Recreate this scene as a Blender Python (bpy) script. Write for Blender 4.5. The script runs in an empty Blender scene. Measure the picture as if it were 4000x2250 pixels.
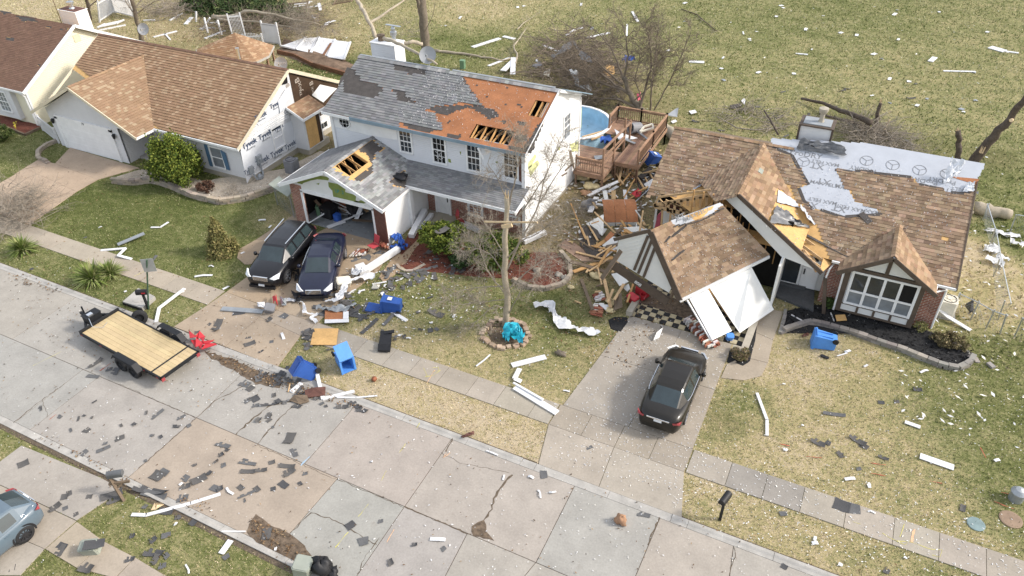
import bpy,math,random
import numpy as np
from mathutils import Vector as V,Matrix
R_ = random.Random(7)
PI = math.pi
sc = bpy.context.scene
COL = sc.collection
# ------------------------------------------------------------------ camera
CAM_F,CAM_P,CAM_R,CAM_Y,CAM_H = 2933.5,0.64577,-0.02294,-0.47350,23.0
def _axes():
    p,r,y = CAM_P,CAM_R,CAM_Y
    f = np.array([math.sin(y)*math.cos(p),math.cos(y)*math.cos(p),-math.sin(p)])
    rt = np.array([math.cos(y),-math.sin(y),0.]); up = np.cross(rt,f)
    return rt*math.cos(r)+up*math.sin(r),up*math.cos(r)-rt*math.sin(r),f
RT,UP,FW = _axes()
cam = bpy.data.objects.new('camera',bpy.data.cameras.new('camera')); COL.objects.link(cam)
cam.matrix_world = Matrix(((RT[0],UP[0],-FW[0],0),(RT[1],UP[1],-FW[1],0),(RT[2],UP[2],-FW[2],CAM_H),(0,0,0,1)))
cam.data.sensor_width = 36; cam.data.lens = CAM_F/4000*36
cam.data.clip_end = 3000; cam.data.clip_start = .5
sc.camera = cam
# ------------------------------------------------------------------ sky,sun,exposure
SUN = V((1,.45,.78)).normalized()
w = bpy.data.worlds.new('World'); sc.world = w; w.use_nodes = True
nt = w.node_tree; nt.nodes.clear()
sk = nt.nodes.new('ShaderNodeTexSky'); sk.sky_type = 'NISHITA'; sk.sun_disc = False
sk.sun_elevation = math.asin(SUN.z); sk.sun_rotation = math.atan2(SUN.x,SUN.y)
sk.air_density = 1.0; sk.dust_density = 3.0; sk.ozone_density = 1.0
bg = nt.nodes.new('ShaderNodeBackground'); bg.inputs[1].default_value = .15
ow = nt.nodes.new('ShaderNodeOutputWorld')
mixs = nt.nodes.new('ShaderNodeMix'); mixs.data_type = 'RGBA'; mixs.inputs[0].default_value = .5; mixs.inputs[7].default_value = (4.1,4.1,4.1,1)      # thin bright cloud veil
nt.links.new(sk.outputs[0],mixs.inputs[6]); nt.links.new(mixs.outputs[2],bg.inputs[0]); nt.links.new(bg.outputs[0],ow.inputs[0])
sl = bpy.data.lights.new('sun', 'SUN'); sl.energy = 1.65; sl.angle = math.radians(7); sl.color = (1,.955,.89)
so = bpy.data.objects.new('sun',sl); COL.objects.link(so); so.rotation_euler = SUN.to_track_quat('Z', 'Y').to_euler()
so.location = SUN*100
sc.view_settings.view_transform = 'Standard'; sc.view_settings.look = 'None'
sc.view_settings.exposure = 1.06; sc.view_settings.gamma = 1
sc.cycles.max_bounces = 6; sc.cycles.diffuse_bounces = 3; sc.cycles.transparent_max_bounces = 8
# ------------------------------------------------------------------ photo point -> place in the world
def ray(px,py):
    return FW*CAM_F + RT*(px-2000) - UP*(py-1125)
def G(px,py,z=0.):
    d = ray(px,py); t = (z-CAM_H)/d[2]; return V((d[0]*t,d[1]*t,z))
def GX(px,py,x):
    d = ray(px,py); t = x/d[0]; return V((x,d[1]*t,CAM_H+d[2]*t))
def GY(px,py,y):
    d = ray(px,py); t = y/d[1]; return V((d[0]*t,y,CAM_H+d[2]*t))
def GP(px,py,o,n):                       # on a plane through o with normal n
    d = V(ray(px,py)); c = V((0,0,CAM_H)); t = (o-c).dot(n)/d.dot(n); return c+d*t
# ------------------------------------------------------------------ mesh builder
class MB:
    def __init__(s): s.v = []; s.f = []; s.m = []; s.c = []
    def poly(s,pts,m=0,c=(1,1,1)):
        b = len(s.v); s.v += [tuple(p) for p in pts]; s.f.append(tuple(range(b,b+len(pts)))); s.m.append(m); s.c.append(c)
    def faces(s,vs,fs,m=0,c=(1,1,1)):
        b = len(s.v); s.v += [tuple(p) for p in vs]
        for f in fs: s.f.append(tuple(b+i for i in f)); s.m.append(m); s.c.append(c)
    def slab(s,pts,n,m=0,c=(1,1,1),side=None):      # polygon pushed along vector n
        pts = [V(p) for p in pts]; n = V(n); k = len(pts); top = [p+n for p in pts]
        a = V((0,0,0))
        for i in range(k): a += pts[i].cross(pts[(i+1) % k])
        if a.dot(n) < 0: pts.reverse(); top.reverse()
        s.faces(pts+top,[tuple(range(k-1,-1,-1)),tuple(range(k,2*k))]+[(i,(i+1) % k,k+(i+1) % k,k+i) for i in range(k)],m,c)
    def box(s,c,size,rz=0,m=0,col=(1,1,1),M=None):
        x,y,z = [q/2 for q in size]
        vs = [V((a,b,d)) for d in (-z,z) for a,b in ((-x,-y),(x,-y),(x,y),(-x,y))]
        M = M or Matrix.Rotation(rz,3, 'Z')
        s.faces([M @ p + V(c) for p in vs],[(3,2,1,0),(4,5,6,7),(0,1,5,4),(1,2,6,5),(2,3,7,6),(3,0,4,7)],m,col)
    def bx(s,x0,x1,y0,y1,z0,z1,m=0,col=(1,1,1)):
        s.box(((x0+x1)/2,(y0+y1)/2,(z0+z1)/2),(abs(x1-x0),abs(y1-y0),abs(z1-z0)),0,m,col)
    def bar(s,p,q,wd,h,m=0,col=(1,1,1),up=(0,0,1)):      # rectangular bar from p to q
        p,q = V(p),V(q); d = q-p; L = d.length
        if L < 1e-6: return
        d /= L; u = V(up)
        if abs(d.dot(u)) > .98: u = V((0,1,0))
        x = d.cross(u).normalized(); u = x.cross(d)
        M = Matrix((x,d,u)).transposed()
        s.box((p+q)/2,(wd,L,h),0,m,col,M)
    def tube(s,pts,rad,n=8,m=0,col=(1,1,1),caps=True):
        pts = [V(p) for p in pts]; k = len(pts)
        if not hasattr(rad, '__len__'): rad = [rad]*k
        vs = []; u = None
        for i,p in enumerate(pts):
            d = (pts[min(i+1,k-1)]-pts[max(i-1,0)])
            d = d.normalized() if d.length > 1e-9 else V((0,0,1))
            if u is None: u = d.orthogonal().normalized()
            else:
                u = u - d*u.dot(d); u = u.normalized() if u.length > 1e-6 else d.orthogonal().normalized()
            w_ = d.cross(u)
            for j in range(n):
                a = 2*PI*j/n; vs.append(p+(u*math.cos(a)+w_*math.sin(a))*rad[i])
        fs = [(i*n+j,i*n+(j+1) % n,(i+1)*n+(j+1) % n,(i+1)*n+j) for i in range(k-1) for j in range(n)]
        if caps: fs += [tuple(range(n-1,-1,-1)),tuple(range((k-1)*n,k*n))]
        s.faces(vs,fs,m,col)
    def cyl(s,p,q,r,n=16,m=0,col=(1,1,1)): s.tube([p,q],r,n,m,col)
    def lathe(s,c,prof,n=20,m=0,col=(1,1,1),M=None):        # prof: (radius,height)
        c = V(c); vs = []
        for r,h in prof:
            for j in range(n):
                p = V((r*math.cos(2*PI*j/n),r*math.sin(2*PI*j/n),h)); vs.append(c+(M @ p if M else p))
        k = len(prof)
        s.faces(vs,[(i*n+j,i*n+(j+1) % n,(i+1)*n+(j+1) % n,(i+1)*n+j) for i in range(k-1) for j in range(n)],m,col)
    def each(s,name,mats,parent=None,smooth=False):     # one object per separate piece
        par = list(range(len(s.v)))
        def fi(a):
            while par[a] != a: par[a] = par[par[a]]; a = par[a]
            return a
        for f in s.f:
            for a in f[1:]: par[fi(a)] = fi(f[0])
        gr = {}
        for k,f in enumerate(s.f): gr.setdefault(fi(f[0]),[]).append(k)
        out = []
        for ks in gr.values():
            q = MB()
            for k in ks: q.poly([s.v[i] for i in s.f[k]],s.m[k],s.c[k])
            out.append(q.build(name,mats,parent,smooth))
        return out
    def build(s,name,mats,parent=None,smooth=False,loc=None):
        me = bpy.data.meshes.new(name)
        off = V((0,0,0)); p = parent
        while p is not None: off += p.location; p = p.parent
        if loc is not None: off = off+V(loc)
        me.from_pydata([(a[0]-off.x,a[1]-off.y,a[2]-off.z) for a in s.v],[],s.f)
        if not isinstance(mats,(list,tuple)): mats = [mats]
        for q in mats: me.materials.append(q)
        if len(mats) > 1: me.polygons.foreach_set('material_index',s.m)
        if smooth: me.polygons.foreach_set('use_smooth',[True]*len(s.f))
        if any(q.get('attr') for q in mats):
            ca = me.color_attributes.new('Col', 'FLOAT_COLOR', 'CORNER')
            buf = []
            for f,c in zip(s.f,s.c): buf += [c[0],c[1],c[2],1.]*len(f)
            ca.data.foreach_set('color',buf)
        me.update()
        o = bpy.data.objects.new(name,me); COL.objects.link(o)
        if parent is not None: o.parent = parent
        if loc is not None: o.location = loc
        return o
def npmesh(name,verts,tris,cols,mat_,k=3):                     # big loose meshes (grass,litter,flecks)
    me = bpy.data.meshes.new(name); nv,nf = len(verts),len(tris)
    me.vertices.add(nv); me.vertices.foreach_set('co',np.asarray(verts,np.float32).ravel())
    me.loops.add(nf*k); me.loops.foreach_set('vertex_index',np.asarray(tris,np.int32).ravel())
    me.polygons.add(nf); me.polygons.foreach_set('loop_start',np.arange(0,nf*k,k,dtype=np.int32))
    me.polygons.foreach_set('loop_total',np.full(nf,k,np.int32))
    me.update(calc_edges=True)
    ca = me.color_attributes.new('Col', 'FLOAT_COLOR', 'POINT')
    c4 = np.ones((nv,4),np.float32); c4[:,:3] = cols; ca.data.foreach_set('color',c4.ravel())
    me.materials.append(mat_)
    o = bpy.data.objects.new(name,me); COL.objects.link(o); return o
# ------------------------------------------------------------------ tagging
def tag(o,label=None,cat=None,group=None,kind=None):
    if label: o['label'] = label
    if cat: o['category'] = cat
    if group: o['group'] = group
    if kind: o['kind'] = kind
    return o
def thing(name,label,cat,loc=(0,0,0),rz=0,group=None):
    o = bpy.data.objects.new(name,None); COL.objects.link(o); o.location = loc; o.rotation_euler = (0,0,rz)
    o.empty_display_size = .2
    return tag(o,label,cat,group)
def struct(name,mb,m,smooth=False): return tag(mb.build(name,m,smooth=smooth),kind='structure')
def kids(o): return [c for c in bpy.data.objects if c.parent == o]
def copy_tree(o,parent=None):
    c = o.copy(); COL.objects.link(c)
    if parent is not None: c.parent = parent
    for ch in kids(o): copy_tree(ch,c)
    return c
# ------------------------------------------------------------------ materials
def _nt(name):
    m = bpy.data.materials.new(name); m.use_nodes = True; n = m.node_tree
    return m,n,n.nodes['Principled BSDF']
def _math(n,op,a,b=None,c=None):
    q = n.nodes.new('ShaderNodeMath'); q.operation = op
    for i,x in enumerate((a,b,c)):
        if x is None: continue
        if isinstance(x,(int,float)): q.inputs[i].default_value = x
        else: n.links.new(x,q.inputs[i])
    return q.outputs[0]
def _noise(n,vec,scale,detail=4,rough=.55):
    q = n.nodes.new('ShaderNodeTexNoise'); q.inputs['Scale'].default_value = scale; q.inputs['Detail'].default_value = detail
    q.inputs['Roughness'].default_value = rough; n.links.new(vec,q.inputs['Vector']); return q.outputs['Fac']
def _mix(n,mode,fac,a,b):
    q = n.nodes.new('ShaderNodeMix'); q.data_type = 'RGBA'; q.blend_type = mode
    for i,x in ((0,fac),(6,a),(7,b)):
        if isinstance(x,(int,float)): q.inputs[i].default_value = x
        elif isinstance(x,tuple): q.inputs[i].default_value = (*x,1)
        else: n.links.new(x,q.inputs[i])
    return q.outputs[2]
def _map(n,x,a,b,c,d):
    q = n.nodes.new('ShaderNodeMapRange')
    n.links.new(x,q.inputs[0])
    for i,y in enumerate((a,b,c,d)): q.inputs[i+1].default_value = y
    return q.outputs[0]
def M(name,c=(.5,.5,.5),rough=.8,var=.12,scl=2.,bump=0.,bscl=30.,metal=0.,spec=.35,attr=False,fine=0.,fscl=25.,siding=0.,coat=0.,stain=None,trans=0):
    m,n,b = _nt(name); m['attr'] = int(attr)
    tc = n.nodes.new('ShaderNodeTexCoord').outputs['Object']
    if attr:
        a = n.nodes.new('ShaderNodeAttribute'); a.attribute_name = 'Col'
        base = _mix(n, 'MULTIPLY',1.,a.outputs['Color'],c)
    else: base = c
    if var: base = _mix(n, 'MULTIPLY',1.,base,_map(n,_noise(n,tc,scl,5,.6),.25,.75,1-var*1.4,1+var))
    if fine: base = _mix(n, 'MULTIPLY',1.,base,_map(n,_noise(n,tc,fscl,3,.7),.25,.75,1-fine*1.3,1+fine))
    if stain: base = _mix(n, 'MIX',_map(n,_noise(n,tc,stain[1],6,.65),stain[2],stain[2]+.12,0,stain[3]),base,stain[0])
    if isinstance(base,tuple): b.inputs['Base Color'].default_value = (*base,1)
    else: n.links.new(base,b.inputs['Base Color'])
    b.inputs['Roughness'].default_value = rough; b.inputs['Metallic'].default_value = metal
    b.inputs['Specular IOR Level'].default_value = spec
    if coat: b.inputs['Coat Weight'].default_value = coat; b.inputs['Coat Roughness'].default_value = .06
    if siding:
        sx = n.nodes.new('ShaderNodeSeparateXYZ'); n.links.new(tc,sx.inputs[0])
        h = _math(n, 'SUBTRACT',1.,_math(n, 'FRACT',_math(n, 'DIVIDE',sx.outputs['Z'],siding)))
        bp = n.nodes.new('ShaderNodeBump'); bp.inputs['Strength'].default_value = .9; bp.inputs['Distance'].default_value = .03
        n.links.new(h,bp.inputs['Height']); n.links.new(bp.outputs[0],b.inputs['Normal'])
    elif bump:
        bp = n.nodes.new('ShaderNodeBump'); bp.inputs['Strength'].default_value = bump; bp.inputs['Distance'].default_value = .02
        n.links.new(_noise(n,tc,bscl,5,.6),bp.inputs['Height']); n.links.new(bp.outputs[0],b.inputs['Normal'])
    return m
def brick_mat(name,c1,c2,mortar):
    m,n,b = _nt(name)
    tc = n.nodes.new('ShaderNodeTexCoord').outputs['Object']
    sx = n.nodes.new('ShaderNodeSeparateXYZ'); n.links.new(tc,sx.inputs[0])
    cb = n.nodes.new('ShaderNodeCombineXYZ')
    n.links.new(_math(n, 'ADD',sx.outputs['X'],sx.outputs['Y']),cb.inputs[0]); n.links.new(sx.outputs['Z'],cb.inputs[1])
    t = n.nodes.new('ShaderNodeTexBrick'); n.links.new(cb.outputs[0],t.inputs['Vector'])
    t.inputs['Scale'].default_value = 1; t.inputs['Brick Width'].default_value = .25; t.inputs['Row Height'].default_value = .088
    t.inputs['Mortar Size'].default_value = .011; t.inputs['Bias'].default_value = -.1
    t.inputs['Color1'].default_value = (*c1,1); t.inputs['Color2'].default_value = (*c2,1); t.inputs['Mortar'].default_value = (*mortar,1)
    n.links.new(_mix(n, 'MULTIPLY',1.,t.outputs['Color'],_map(n,_noise(n,tc,3),.3,.7,.8,1.15)),b.inputs['Base Color'])
    bp = n.nodes.new('ShaderNodeBump'); bp.inputs['Distance'].default_value = .01; bp.invert = True
    n.links.new(t.outputs['Fac'],bp.inputs['Height']); n.links.new(bp.outputs[0],b.inputs['Normal'])
    b.inputs['Roughness'].default_value = .85; return m
def ground_mat():
    m,n,b = _nt('lawn')
    tc = n.nodes.new('ShaderNodeTexCoord').outputs['Object']
    a = n.nodes.new('ShaderNodeAttribute'); a.attribute_name = 'Col'
    sx = n.nodes.new('ShaderNodeSeparateColor'); n.links.new(a.outputs['Color'],sx.inputs[0])
    d = sx.outputs[0]
    d = _math(n, 'ADD',d,_math(n, 'MULTIPLY',_math(n, 'SUBTRACT',_noise(n,tc,.35,5,.6),.5),.7))
    d = _math(n, 'ADD',d,_math(n, 'MULTIPLY',_math(n, 'SUBTRACT',_noise(n,tc,2.2,6,.75),.5),1.2))
    d = _math(n, 'ADD',d,_math(n, 'MULTIPLY',_math(n, 'SUBTRACT',_noise(n,tc,9,4,.8),.5),1.3))
    r = n.nodes.new('ShaderNodeValToRGB'); n.links.new(d,r.inputs[0])
    e = r.color_ramp.elements
    e[0].position = 0; e[0].color = (.075,.09,.026,1); e[1].position = 1; e[1].color = (.47,.385,.26,1)
    for p,c in ((.3,(.15,.16,.058)),(.5,(.25,.235,.11)),(.75,(.38,.315,.165))):
        q = e.new(p); q.color = (*c,1)
    dirt = _mix(n, 'MIX',sx.outputs[1],r.outputs[0],_mix(n, 'MULTIPLY',1.,(.17,.115,.075),_map(n,_noise(n,tc,9,5,.7),.3,.7,.5,1.5)))
    n.links.new(_mix(n, 'MULTIPLY',1.,dirt,_map(n,_noise(n,tc,30,3,.8),.3,.7,.75,1.25)),b.inputs['Base Color'])
    b.inputs['Roughness'].default_value = .95; b.inputs['Specular IOR Level'].default_value = .1
    bp = n.nodes.new('ShaderNodeBump'); bp.inputs['Strength'].default_value = .8; bp.inputs['Distance'].default_value = .05
    n.links.new(_noise(n,tc,22,4,.7),bp.inputs['Height']); n.links.new(bp.outputs[0],b.inputs['Normal'])
    return m
MT = dict(
 lawn=ground_mat(),leafy=M('leaf_faces',(1,1,1),.9,0,attr=True,spec=.1),
 conc=M('concrete',(.82,.797,.758),.9,.12,.8,attr=True,fine=.10,fscl=14,bump=.15,bscl=60,stain=((.20,.17,.14),1.1,.63,.45)),
 crack=M('crack_dirt',(.13,.10,.07),.95,.4,12),soil=M('wet_soil',(.15,.11,.075),.9,.5,6,bump=.8,bscl=25),
 kerb=M('kerb_concrete',(.40,.38,.345),.9,.2,1.5,fine=.1),paint_y=M('spray_yellow',(.62,.56,.16),.9,.2,9),paint_o=M('spray_orange',(.68,.42,.25),.9,.2,9),
 paint_b=M('spray_blue',(.35,.47,.58),.9,.2,9),paint_r=M('spray_red',(.45,.12,.07),.9,.3,9),
 shingle=M('shingle',(1,1,1),.92,.08,1.2,attr=True,fine=.12,fscl=60,bump=.3,bscl=90,spec=.15),
 felt=M('roof_felt',(.085,.075,.068),.9,.2,3,fine=.2,bump=.3),felt_w=M('pale_underlayment',(.47,.49,.525),.6,.06,1.5,bump=.12,bscl=8),
 deck=M('roof_deck',(.40,.168,.075),.85,.22,1.1,fine=.18,fscl=18,bump=.1),ply=M('plywood',(.62,.38,.15),.8,.13,1.4,fine=.12,fscl=9),
 rafter=M('rafter',(.52,.30,.12),.8,.2,3),lumber=M('lumber',(.60,.41,.22),.8,.18,3,fine=.1),oldwood=M('weathered_wood',(.17,.125,.085),.85,.25,3,fine=.15),
 redwood=M('stained_deck',(.30,.185,.12),.75,.22,2,fine=.15,attr=True),sid=M('white_siding',(.66,.67,.69),.6,.07,.6,siding=.115,stain=((.45,.47,.42),.9,.68,.5)),
 sid_sun=M('sunlit_siding',(.84,.84,.82),.55,.05,.7,siding=.115),sid_g=M('pale_grey_siding',(.64,.635,.63),.6,.05,.8,siding=.115),cream=M('cream_siding',(.80,.745,.56),.6,.05,.7,siding=.13),  # first entry: white siding lightened as if sunlit, for right-facing walls
 white=M('white_trim',(.80,.80,.79),.5,.06,2),vinyl=M('white_vinyl',(.70,.70,.70),.45,.06,2),brown=M('brown_trim',(.105,.078,.058),.7,.2,2,fine=.15),
 stucco=M('white_panel',(.72,.72,.69),.7,.06,1.2),wrap=M('house_wrap',(.70,.715,.74),.55,.06,1.5,bump=.25,bscl=5),osb=M('green_sheathing',(.22,.27,.075),.85,.2,2,fine=.1),
 sheath=M('brown_sheathing',(.062,.036,.02),.9,.25,2),blue_trim=M('blue_fascia',(.22,.30,.36),.6,.15,2),shut=M('blue_shutter',(.085,.16,.25),.6,.1,3),
 brick=brick_mat('red_brick',(.25,.085,.05),(.36,.145,.09),(.42,.37,.32)),brick2=brick_mat('mixed_brick',(.33,.12,.07),(.20,.06,.035),(.50,.44,.38)),
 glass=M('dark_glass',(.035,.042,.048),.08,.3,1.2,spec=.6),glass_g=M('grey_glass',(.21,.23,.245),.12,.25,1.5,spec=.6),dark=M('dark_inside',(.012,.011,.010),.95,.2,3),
 found=M('foundation',(.40,.36,.29),.9,.12,2),metal=M('galvanised',(.50,.52,.53),.38,.12,5,metal=.8),steel=M('grey_metal',(.36,.38,.39),.5,.12,4,metal=.5),greymetal=M('grey_painted',(.30,.32,.335),.6,.1,3),
 black=M('black_plastic',(.018,.018,.02),.55,.2,4),blackmetal=M('black_enamel',(.014,.015,.017),.6,.15,4),tyre=M('tyre',(.025,.025,.026),.85,.2,6),
 rim=M('alloy',(.55,.56,.58),.3,.06,4,metal=.8),rim_d=M('dark_alloy',(.05,.05,.055),.35,.06,4,metal=.5),chrome=M('chrome',(.78,.79,.80),.14,.03,4,metal=.9),
 paint_black=M('black_car_paint',(.008,.008,.010),.3,.1,3,coat=.5),paint_navy=M('navy_car_paint',(.012,.015,.035),.3,.1,3,coat=.5),
 paint_brown=M('charcoal_car_paint',(.016,.014,.011),.36,.1,3,coat=.25,spec=.3),dug=M('dug_soil',(.20,.135,.09),.95,.35,2,fine=.3,bump=1.,bscl=20),paint_blue=M('grey_blue_car_paint',(.11,.15,.185),.32,.04,3,coat=.4,spec=.3),
 carglass=M('car_glass',(.03,.045,.05),.05,.2,2,spec=.7),lampw=M('headlamp',(.75,.77,.78),.15,.1,12),lampr=M('tail_lamp',(.34,.06,.065),.3,.15,12),plate=M('number_plate',(.70,.72,.74),.5,.05,9),
 blue=M('blue_plastic',(.028,.09,.33),.5,.12,2.5),lblue=M('light_blue_plastic',(.09,.27,.66),.5,.1,2.5),tarp=M('blue_tarp',(.035,.11,.42),.5,.2,6),turq=M('turquoise_sheet',(.03,.42,.55),.4,.2,7),
 red=M('red_plastic',(.50,.035,.045),.5,.15,4),pinkred=M('faded_red',(.46,.06,.07),.7,.15,5),pool=M('pool_liner',(.36,.56,.70),.4,.16,1.5),beige=M('beige_plastic',(.62,.585,.49),.6,.08,2),
 olive=M('olive_plastic',(.30,.32,.27),.6,.12,2),insul=M('yellow_insulation',(.62,.51,.29),.95,.2,5,bump=.8,bscl=14),pink=M('pink_insulation',(.45,.10,.14),.95,.2,5),grayp=M('grey_plastic',(.22,.22,.23),.6,.12,3),
 bark=M('bark',(.20,.165,.125),.95,.25,4,fine=.25,bump=.8,bscl=18),bark_l=M('pale_bark',(.42,.36,.27),.9,.2,3,fine=.2),bark_d=M('dark_bark',(.115,.09,.07),.95,.3,4,fine=.25,bump=.8),twig=M('twigs',(.29,.25,.20),.95,.2,3),twig_d=M('brush_twigs',(.20,.16,.12),.95,.25,2),splinter=M('split_wood',(.68,.52,.32),.85,.15,6),
 mulch_b=M('black_mulch',(.022,.022,.023),.95,.6,18,bump=1.,bscl=35),mulch_r=M('red_mulch',(.165,.055,.035),.95,.4,15,fine=.3,bump=1.,bscl=35),gravel=M('gravel',(.50,.43,.34),.95,.2,2,fine=.4,fscl=26,bump=1.,bscl=35),
 stone=M('wall_block',(.36,.325,.275),.9,.15,2,attr=True,fine=.15),orange=M('orange_ball',(.33,.12,.06),.7,.1,9),green=M('green_plastic',(.16,.27,.16),.6,.15,3),brownmat=M('doormat',(.30,.16,.06),.9,.25,6),paper=M('brown_paper',(.38,.22,.13),.85,.15,6),
 tile_b=M('black_floor_tile',(.022,.021,.020),.55,.4,2),tile_c=M('cream_floor_tile',(.50,.42,.26),.55,.2,2),ink=M('print_ink',(.05,.075,.13),.8,.15,6),ink_g=M('grey_print',(.24,.245,.255),.8,.15,6),ink_w=M('pale_print',(.42,.36,.30),.8,.2,9),ink_l=M('white_print',(.75,.75,.75),.7,.05,5),teal=M('teal_print',(.03,.22,.20),.8,.1,6),entry=M('grey_painted_step',(.10,.102,.105),.8,.2,3,fine=.2),
 liner=M('torn_sheet',(.70,.70,.70),.6,.12,4),gtarp=M('grey_tarp',(.15,.152,.155),.35,.25,5),twall=M('timber_edge',(.20,.10,.055),.9,.25,3),dishgrey=M('dish',(.34,.35,.36),.5,.08,4),copper=M('rust_brown',(.13,.06,.045),.8,.2,5),
)
def rc(base,j,r=R_):
    k = 1+r.uniform(-j,j); return tuple(max(0,b*k*(1+r.uniform(-j,j)*.25)) for b in base)
def pip(p,poly):
    x,y = p; c = False; j = len(poly)-1
    for i in range(len(poly)):
        xi,yi = poly[i][0],poly[i][1]; xj,yj = poly[j][0],poly[j][1]
        if (yi > y) != (yj > y) and x < (xj-xi)*(y-yi)/(yj-yi)+xi: c = not c
        j = i
    return c
def clip(poly,conv):                       # Sutherland-Hodgman,conv counter-clockwise
    out = poly
    for i in range(len(conv)):
        a,b = conv[i],conv[(i+1) % len(conv)]; inp = out; out = []
        if not inp: return []
        def sd(p): return (b[0]-a[0])*(p[1]-a[1])-(b[1]-a[1])*(p[0]-a[0])
        for k in range(len(inp)):
            p,q = inp[k-1],inp[k]; sp,sq = sd(p),sd(q)
            if (sp >= 0) != (sq >= 0):
                t = sp/(sp-sq); out.append((p[0]+(q[0]-p[0])*t,p[1]+(q[1]-p[1])*t))
            if sq >= 0: out.append(q)
    return out
def text(name,body,size,origin,xdir,ydir,m,parent,lift=.006):
    cu = bpy.data.curves.new(name, 'FONT'); cu.body = body; cu.size = size; cu.extrude = .001; cu.align_x = 'CENTER'; cu.offset = size*.012
    cu.materials.append(m)
    x = V(xdir).normalized(); n_ = x.cross(V(ydir)).normalized(); y = n_.cross(x)
    o = bpy.data.objects.new(name,cu); COL.objects.link(o)
    off = V((0,0,0)); p = parent
    while p is not None: off += p.location; p = p.parent
    loc = V(origin)+n_*lift-off
    o.parent = parent
    o.matrix_local = Matrix(((x.x,y.x,n_.x,loc.x),(x.y,y.y,n_.y,loc.y),(x.z,y.z,n_.z,loc.z),(0,0,0,1)))
    return o
# ------------------------------------------------------------------ ground,street,pavements
def pxs(l,z=0.): return [G(a,b,z) for a,b in l]
PAVED = []                                  # outlines kept clear of grass
Y0,Y1,Y2 = 9.72,13.5,17.38              # far kerb,centre joint,near kerb
YS0,YS1 = 19.46,20.70                     # pavement on the house side
def xat(a,b,y):                           # x of the ground line through two photo points at depth y
    p,q = G(*a),G(*b); return p.x+(q.x-p.x)*(y-p.y)/(q.y-p.y)
near_j = [((314,1152),(47,1326)),((1010,1398),(766,1635)),((1390,1583),(1200,1802)),((1773,1703),(1579,1982)),((2254,1880),(2096,2194)),((2578,2023),(2483,2250)),((2868,2112),(2850,2250))]
far_j = [((253,1500),(4,1695)),((352,1500),(116,1682)),((766,1635),(542,1831)),((1316,1873),(1129,2090)),((1579,1982),(1398,2245)),((1828,2080),(1740,2250)),((2096,2194),(2050,2250))]
grey,pinkc,tan,warm = (.41,.405,.385),(.435,.39,.345),(.445,.38,.315),(.43,.405,.37)
c_near = [warm,(.43,.415,.385),(.42,.405,.38),(.44,.40,.365),(.435,.40,.365),(.405,.395,.375),(.445,.405,.36),warm]
c_far = [grey,grey,(.425,.40,.375),(.445,.38,.315),(.40,.395,.375),(.42,.40,.38),warm,warm]
road = MB()
def lane(js,cs,ya,yb):
    xs = [(-62.,-62.)]+[(xat(a,b,ya),xat(a,b,yb)) for a,b in js]+[(40.,40.)]
    g = .013
    for i in range(len(xs)-1):
        q = [(xs[i][0]+g,ya+g),(xs[i+1][0]-g,ya+g),(xs[i+1][1]-g,yb-g),(xs[i][1]+g,yb-g)]
        road.slab([(a,b,-.04) for a,b in q],(0,0,.06),0,rc(cs[i % len(cs)],.02))
lane(near_j,c_near,Y1,Y2-.32); lane(far_j,c_far,Y0+.3,Y1)
PAVED.append([(-62,Y0-.1),(40,Y0-.1),(40,Y2+.05),(-62,Y2+.05)])
struct('street',road,MT['conc'])
b = MB(); b.poly([(-63,Y0-.2,.006),(41,Y0-.2,.006),(41,Y2+.1,.006),(-63,Y2+.1,.006)]); struct('street_joints',b,MT['crack'])
def kerb(name,ya,yb,hi_far,gaps,x0=-62,x1=40):      # gutter pan rising to the grass; low at driveways
    k = MB(); xs = sorted([x0,x1]+[g for ab in gaps for g in ab]+list(np.arange(x0,x1,3.0)))
    for a,c in zip(xs[:-1],xs[1:]):
        if c-a < .01: continue
        mid = (a+c)/2; low = any(g0 < mid < g1 for g0,g1 in gaps)
        h = .032 if low else .06
        pr = [(ya,.0),(yb,.0),(yb,h),(yb-(yb-ya)*.35,h),(yb-(yb-ya)*.62,.028),(ya,.022)]
        v = [(a+.006,p,z) for p,z in pr]+[(c-.006,p,z) for p,z in pr]; n = len(pr)
        fs = [(i,(i+1) % n,n+(i+1) % n,n+i) for i in range(n)]+[tuple(range(n)),tuple(range(n,2*n))]
        if yb < ya: fs = [tuple(reversed(f)) for f in fs]
        k.faces(v,fs,0,rc((1,.985,.96),.05))
    struct(name,k,MT['kerb'])
gx = lambda a,b: (G(*a).x,G(*b).x)
drive1 = pxs([(280,582),(191,612),(0,738),(-300,905),(-80,1000),(80,893),(190,835),(310,748),(383,703),(460,690),(545,655),(474,634)])
kerb('kerb',Y2-.32,Y2+.02,True,[(G(300,1140).x-24,G(300,1140).x-17),(-26.5,-21.3),(-8.6,-2.6)])
kerb('far_kerb',Y0+.3,Y0,False,[(-40,-23.2)])
def slabs(name,quads,z0=-.05,z1=.035,g=.008):
    b = MB()
    for q,c in quads:
        cx = sum(p[0] for p in q)/len(q); cy = sum(p[1] for p in q)/len(q)
        pts = []
        for p in q:
            d = V((p[0]-cx,p[1]-cy)); L = d.length; k = (L-g*1.6)/L
            pts.append((cx+d.x*k,cy+d.y*k,z0))
        b.slab(pts,(0,0,z1-z0),0,c); PAVED.append([(p[0],p[1]) for p in q])
    return struct(name,b,MT['conc'])
sw = []
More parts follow.
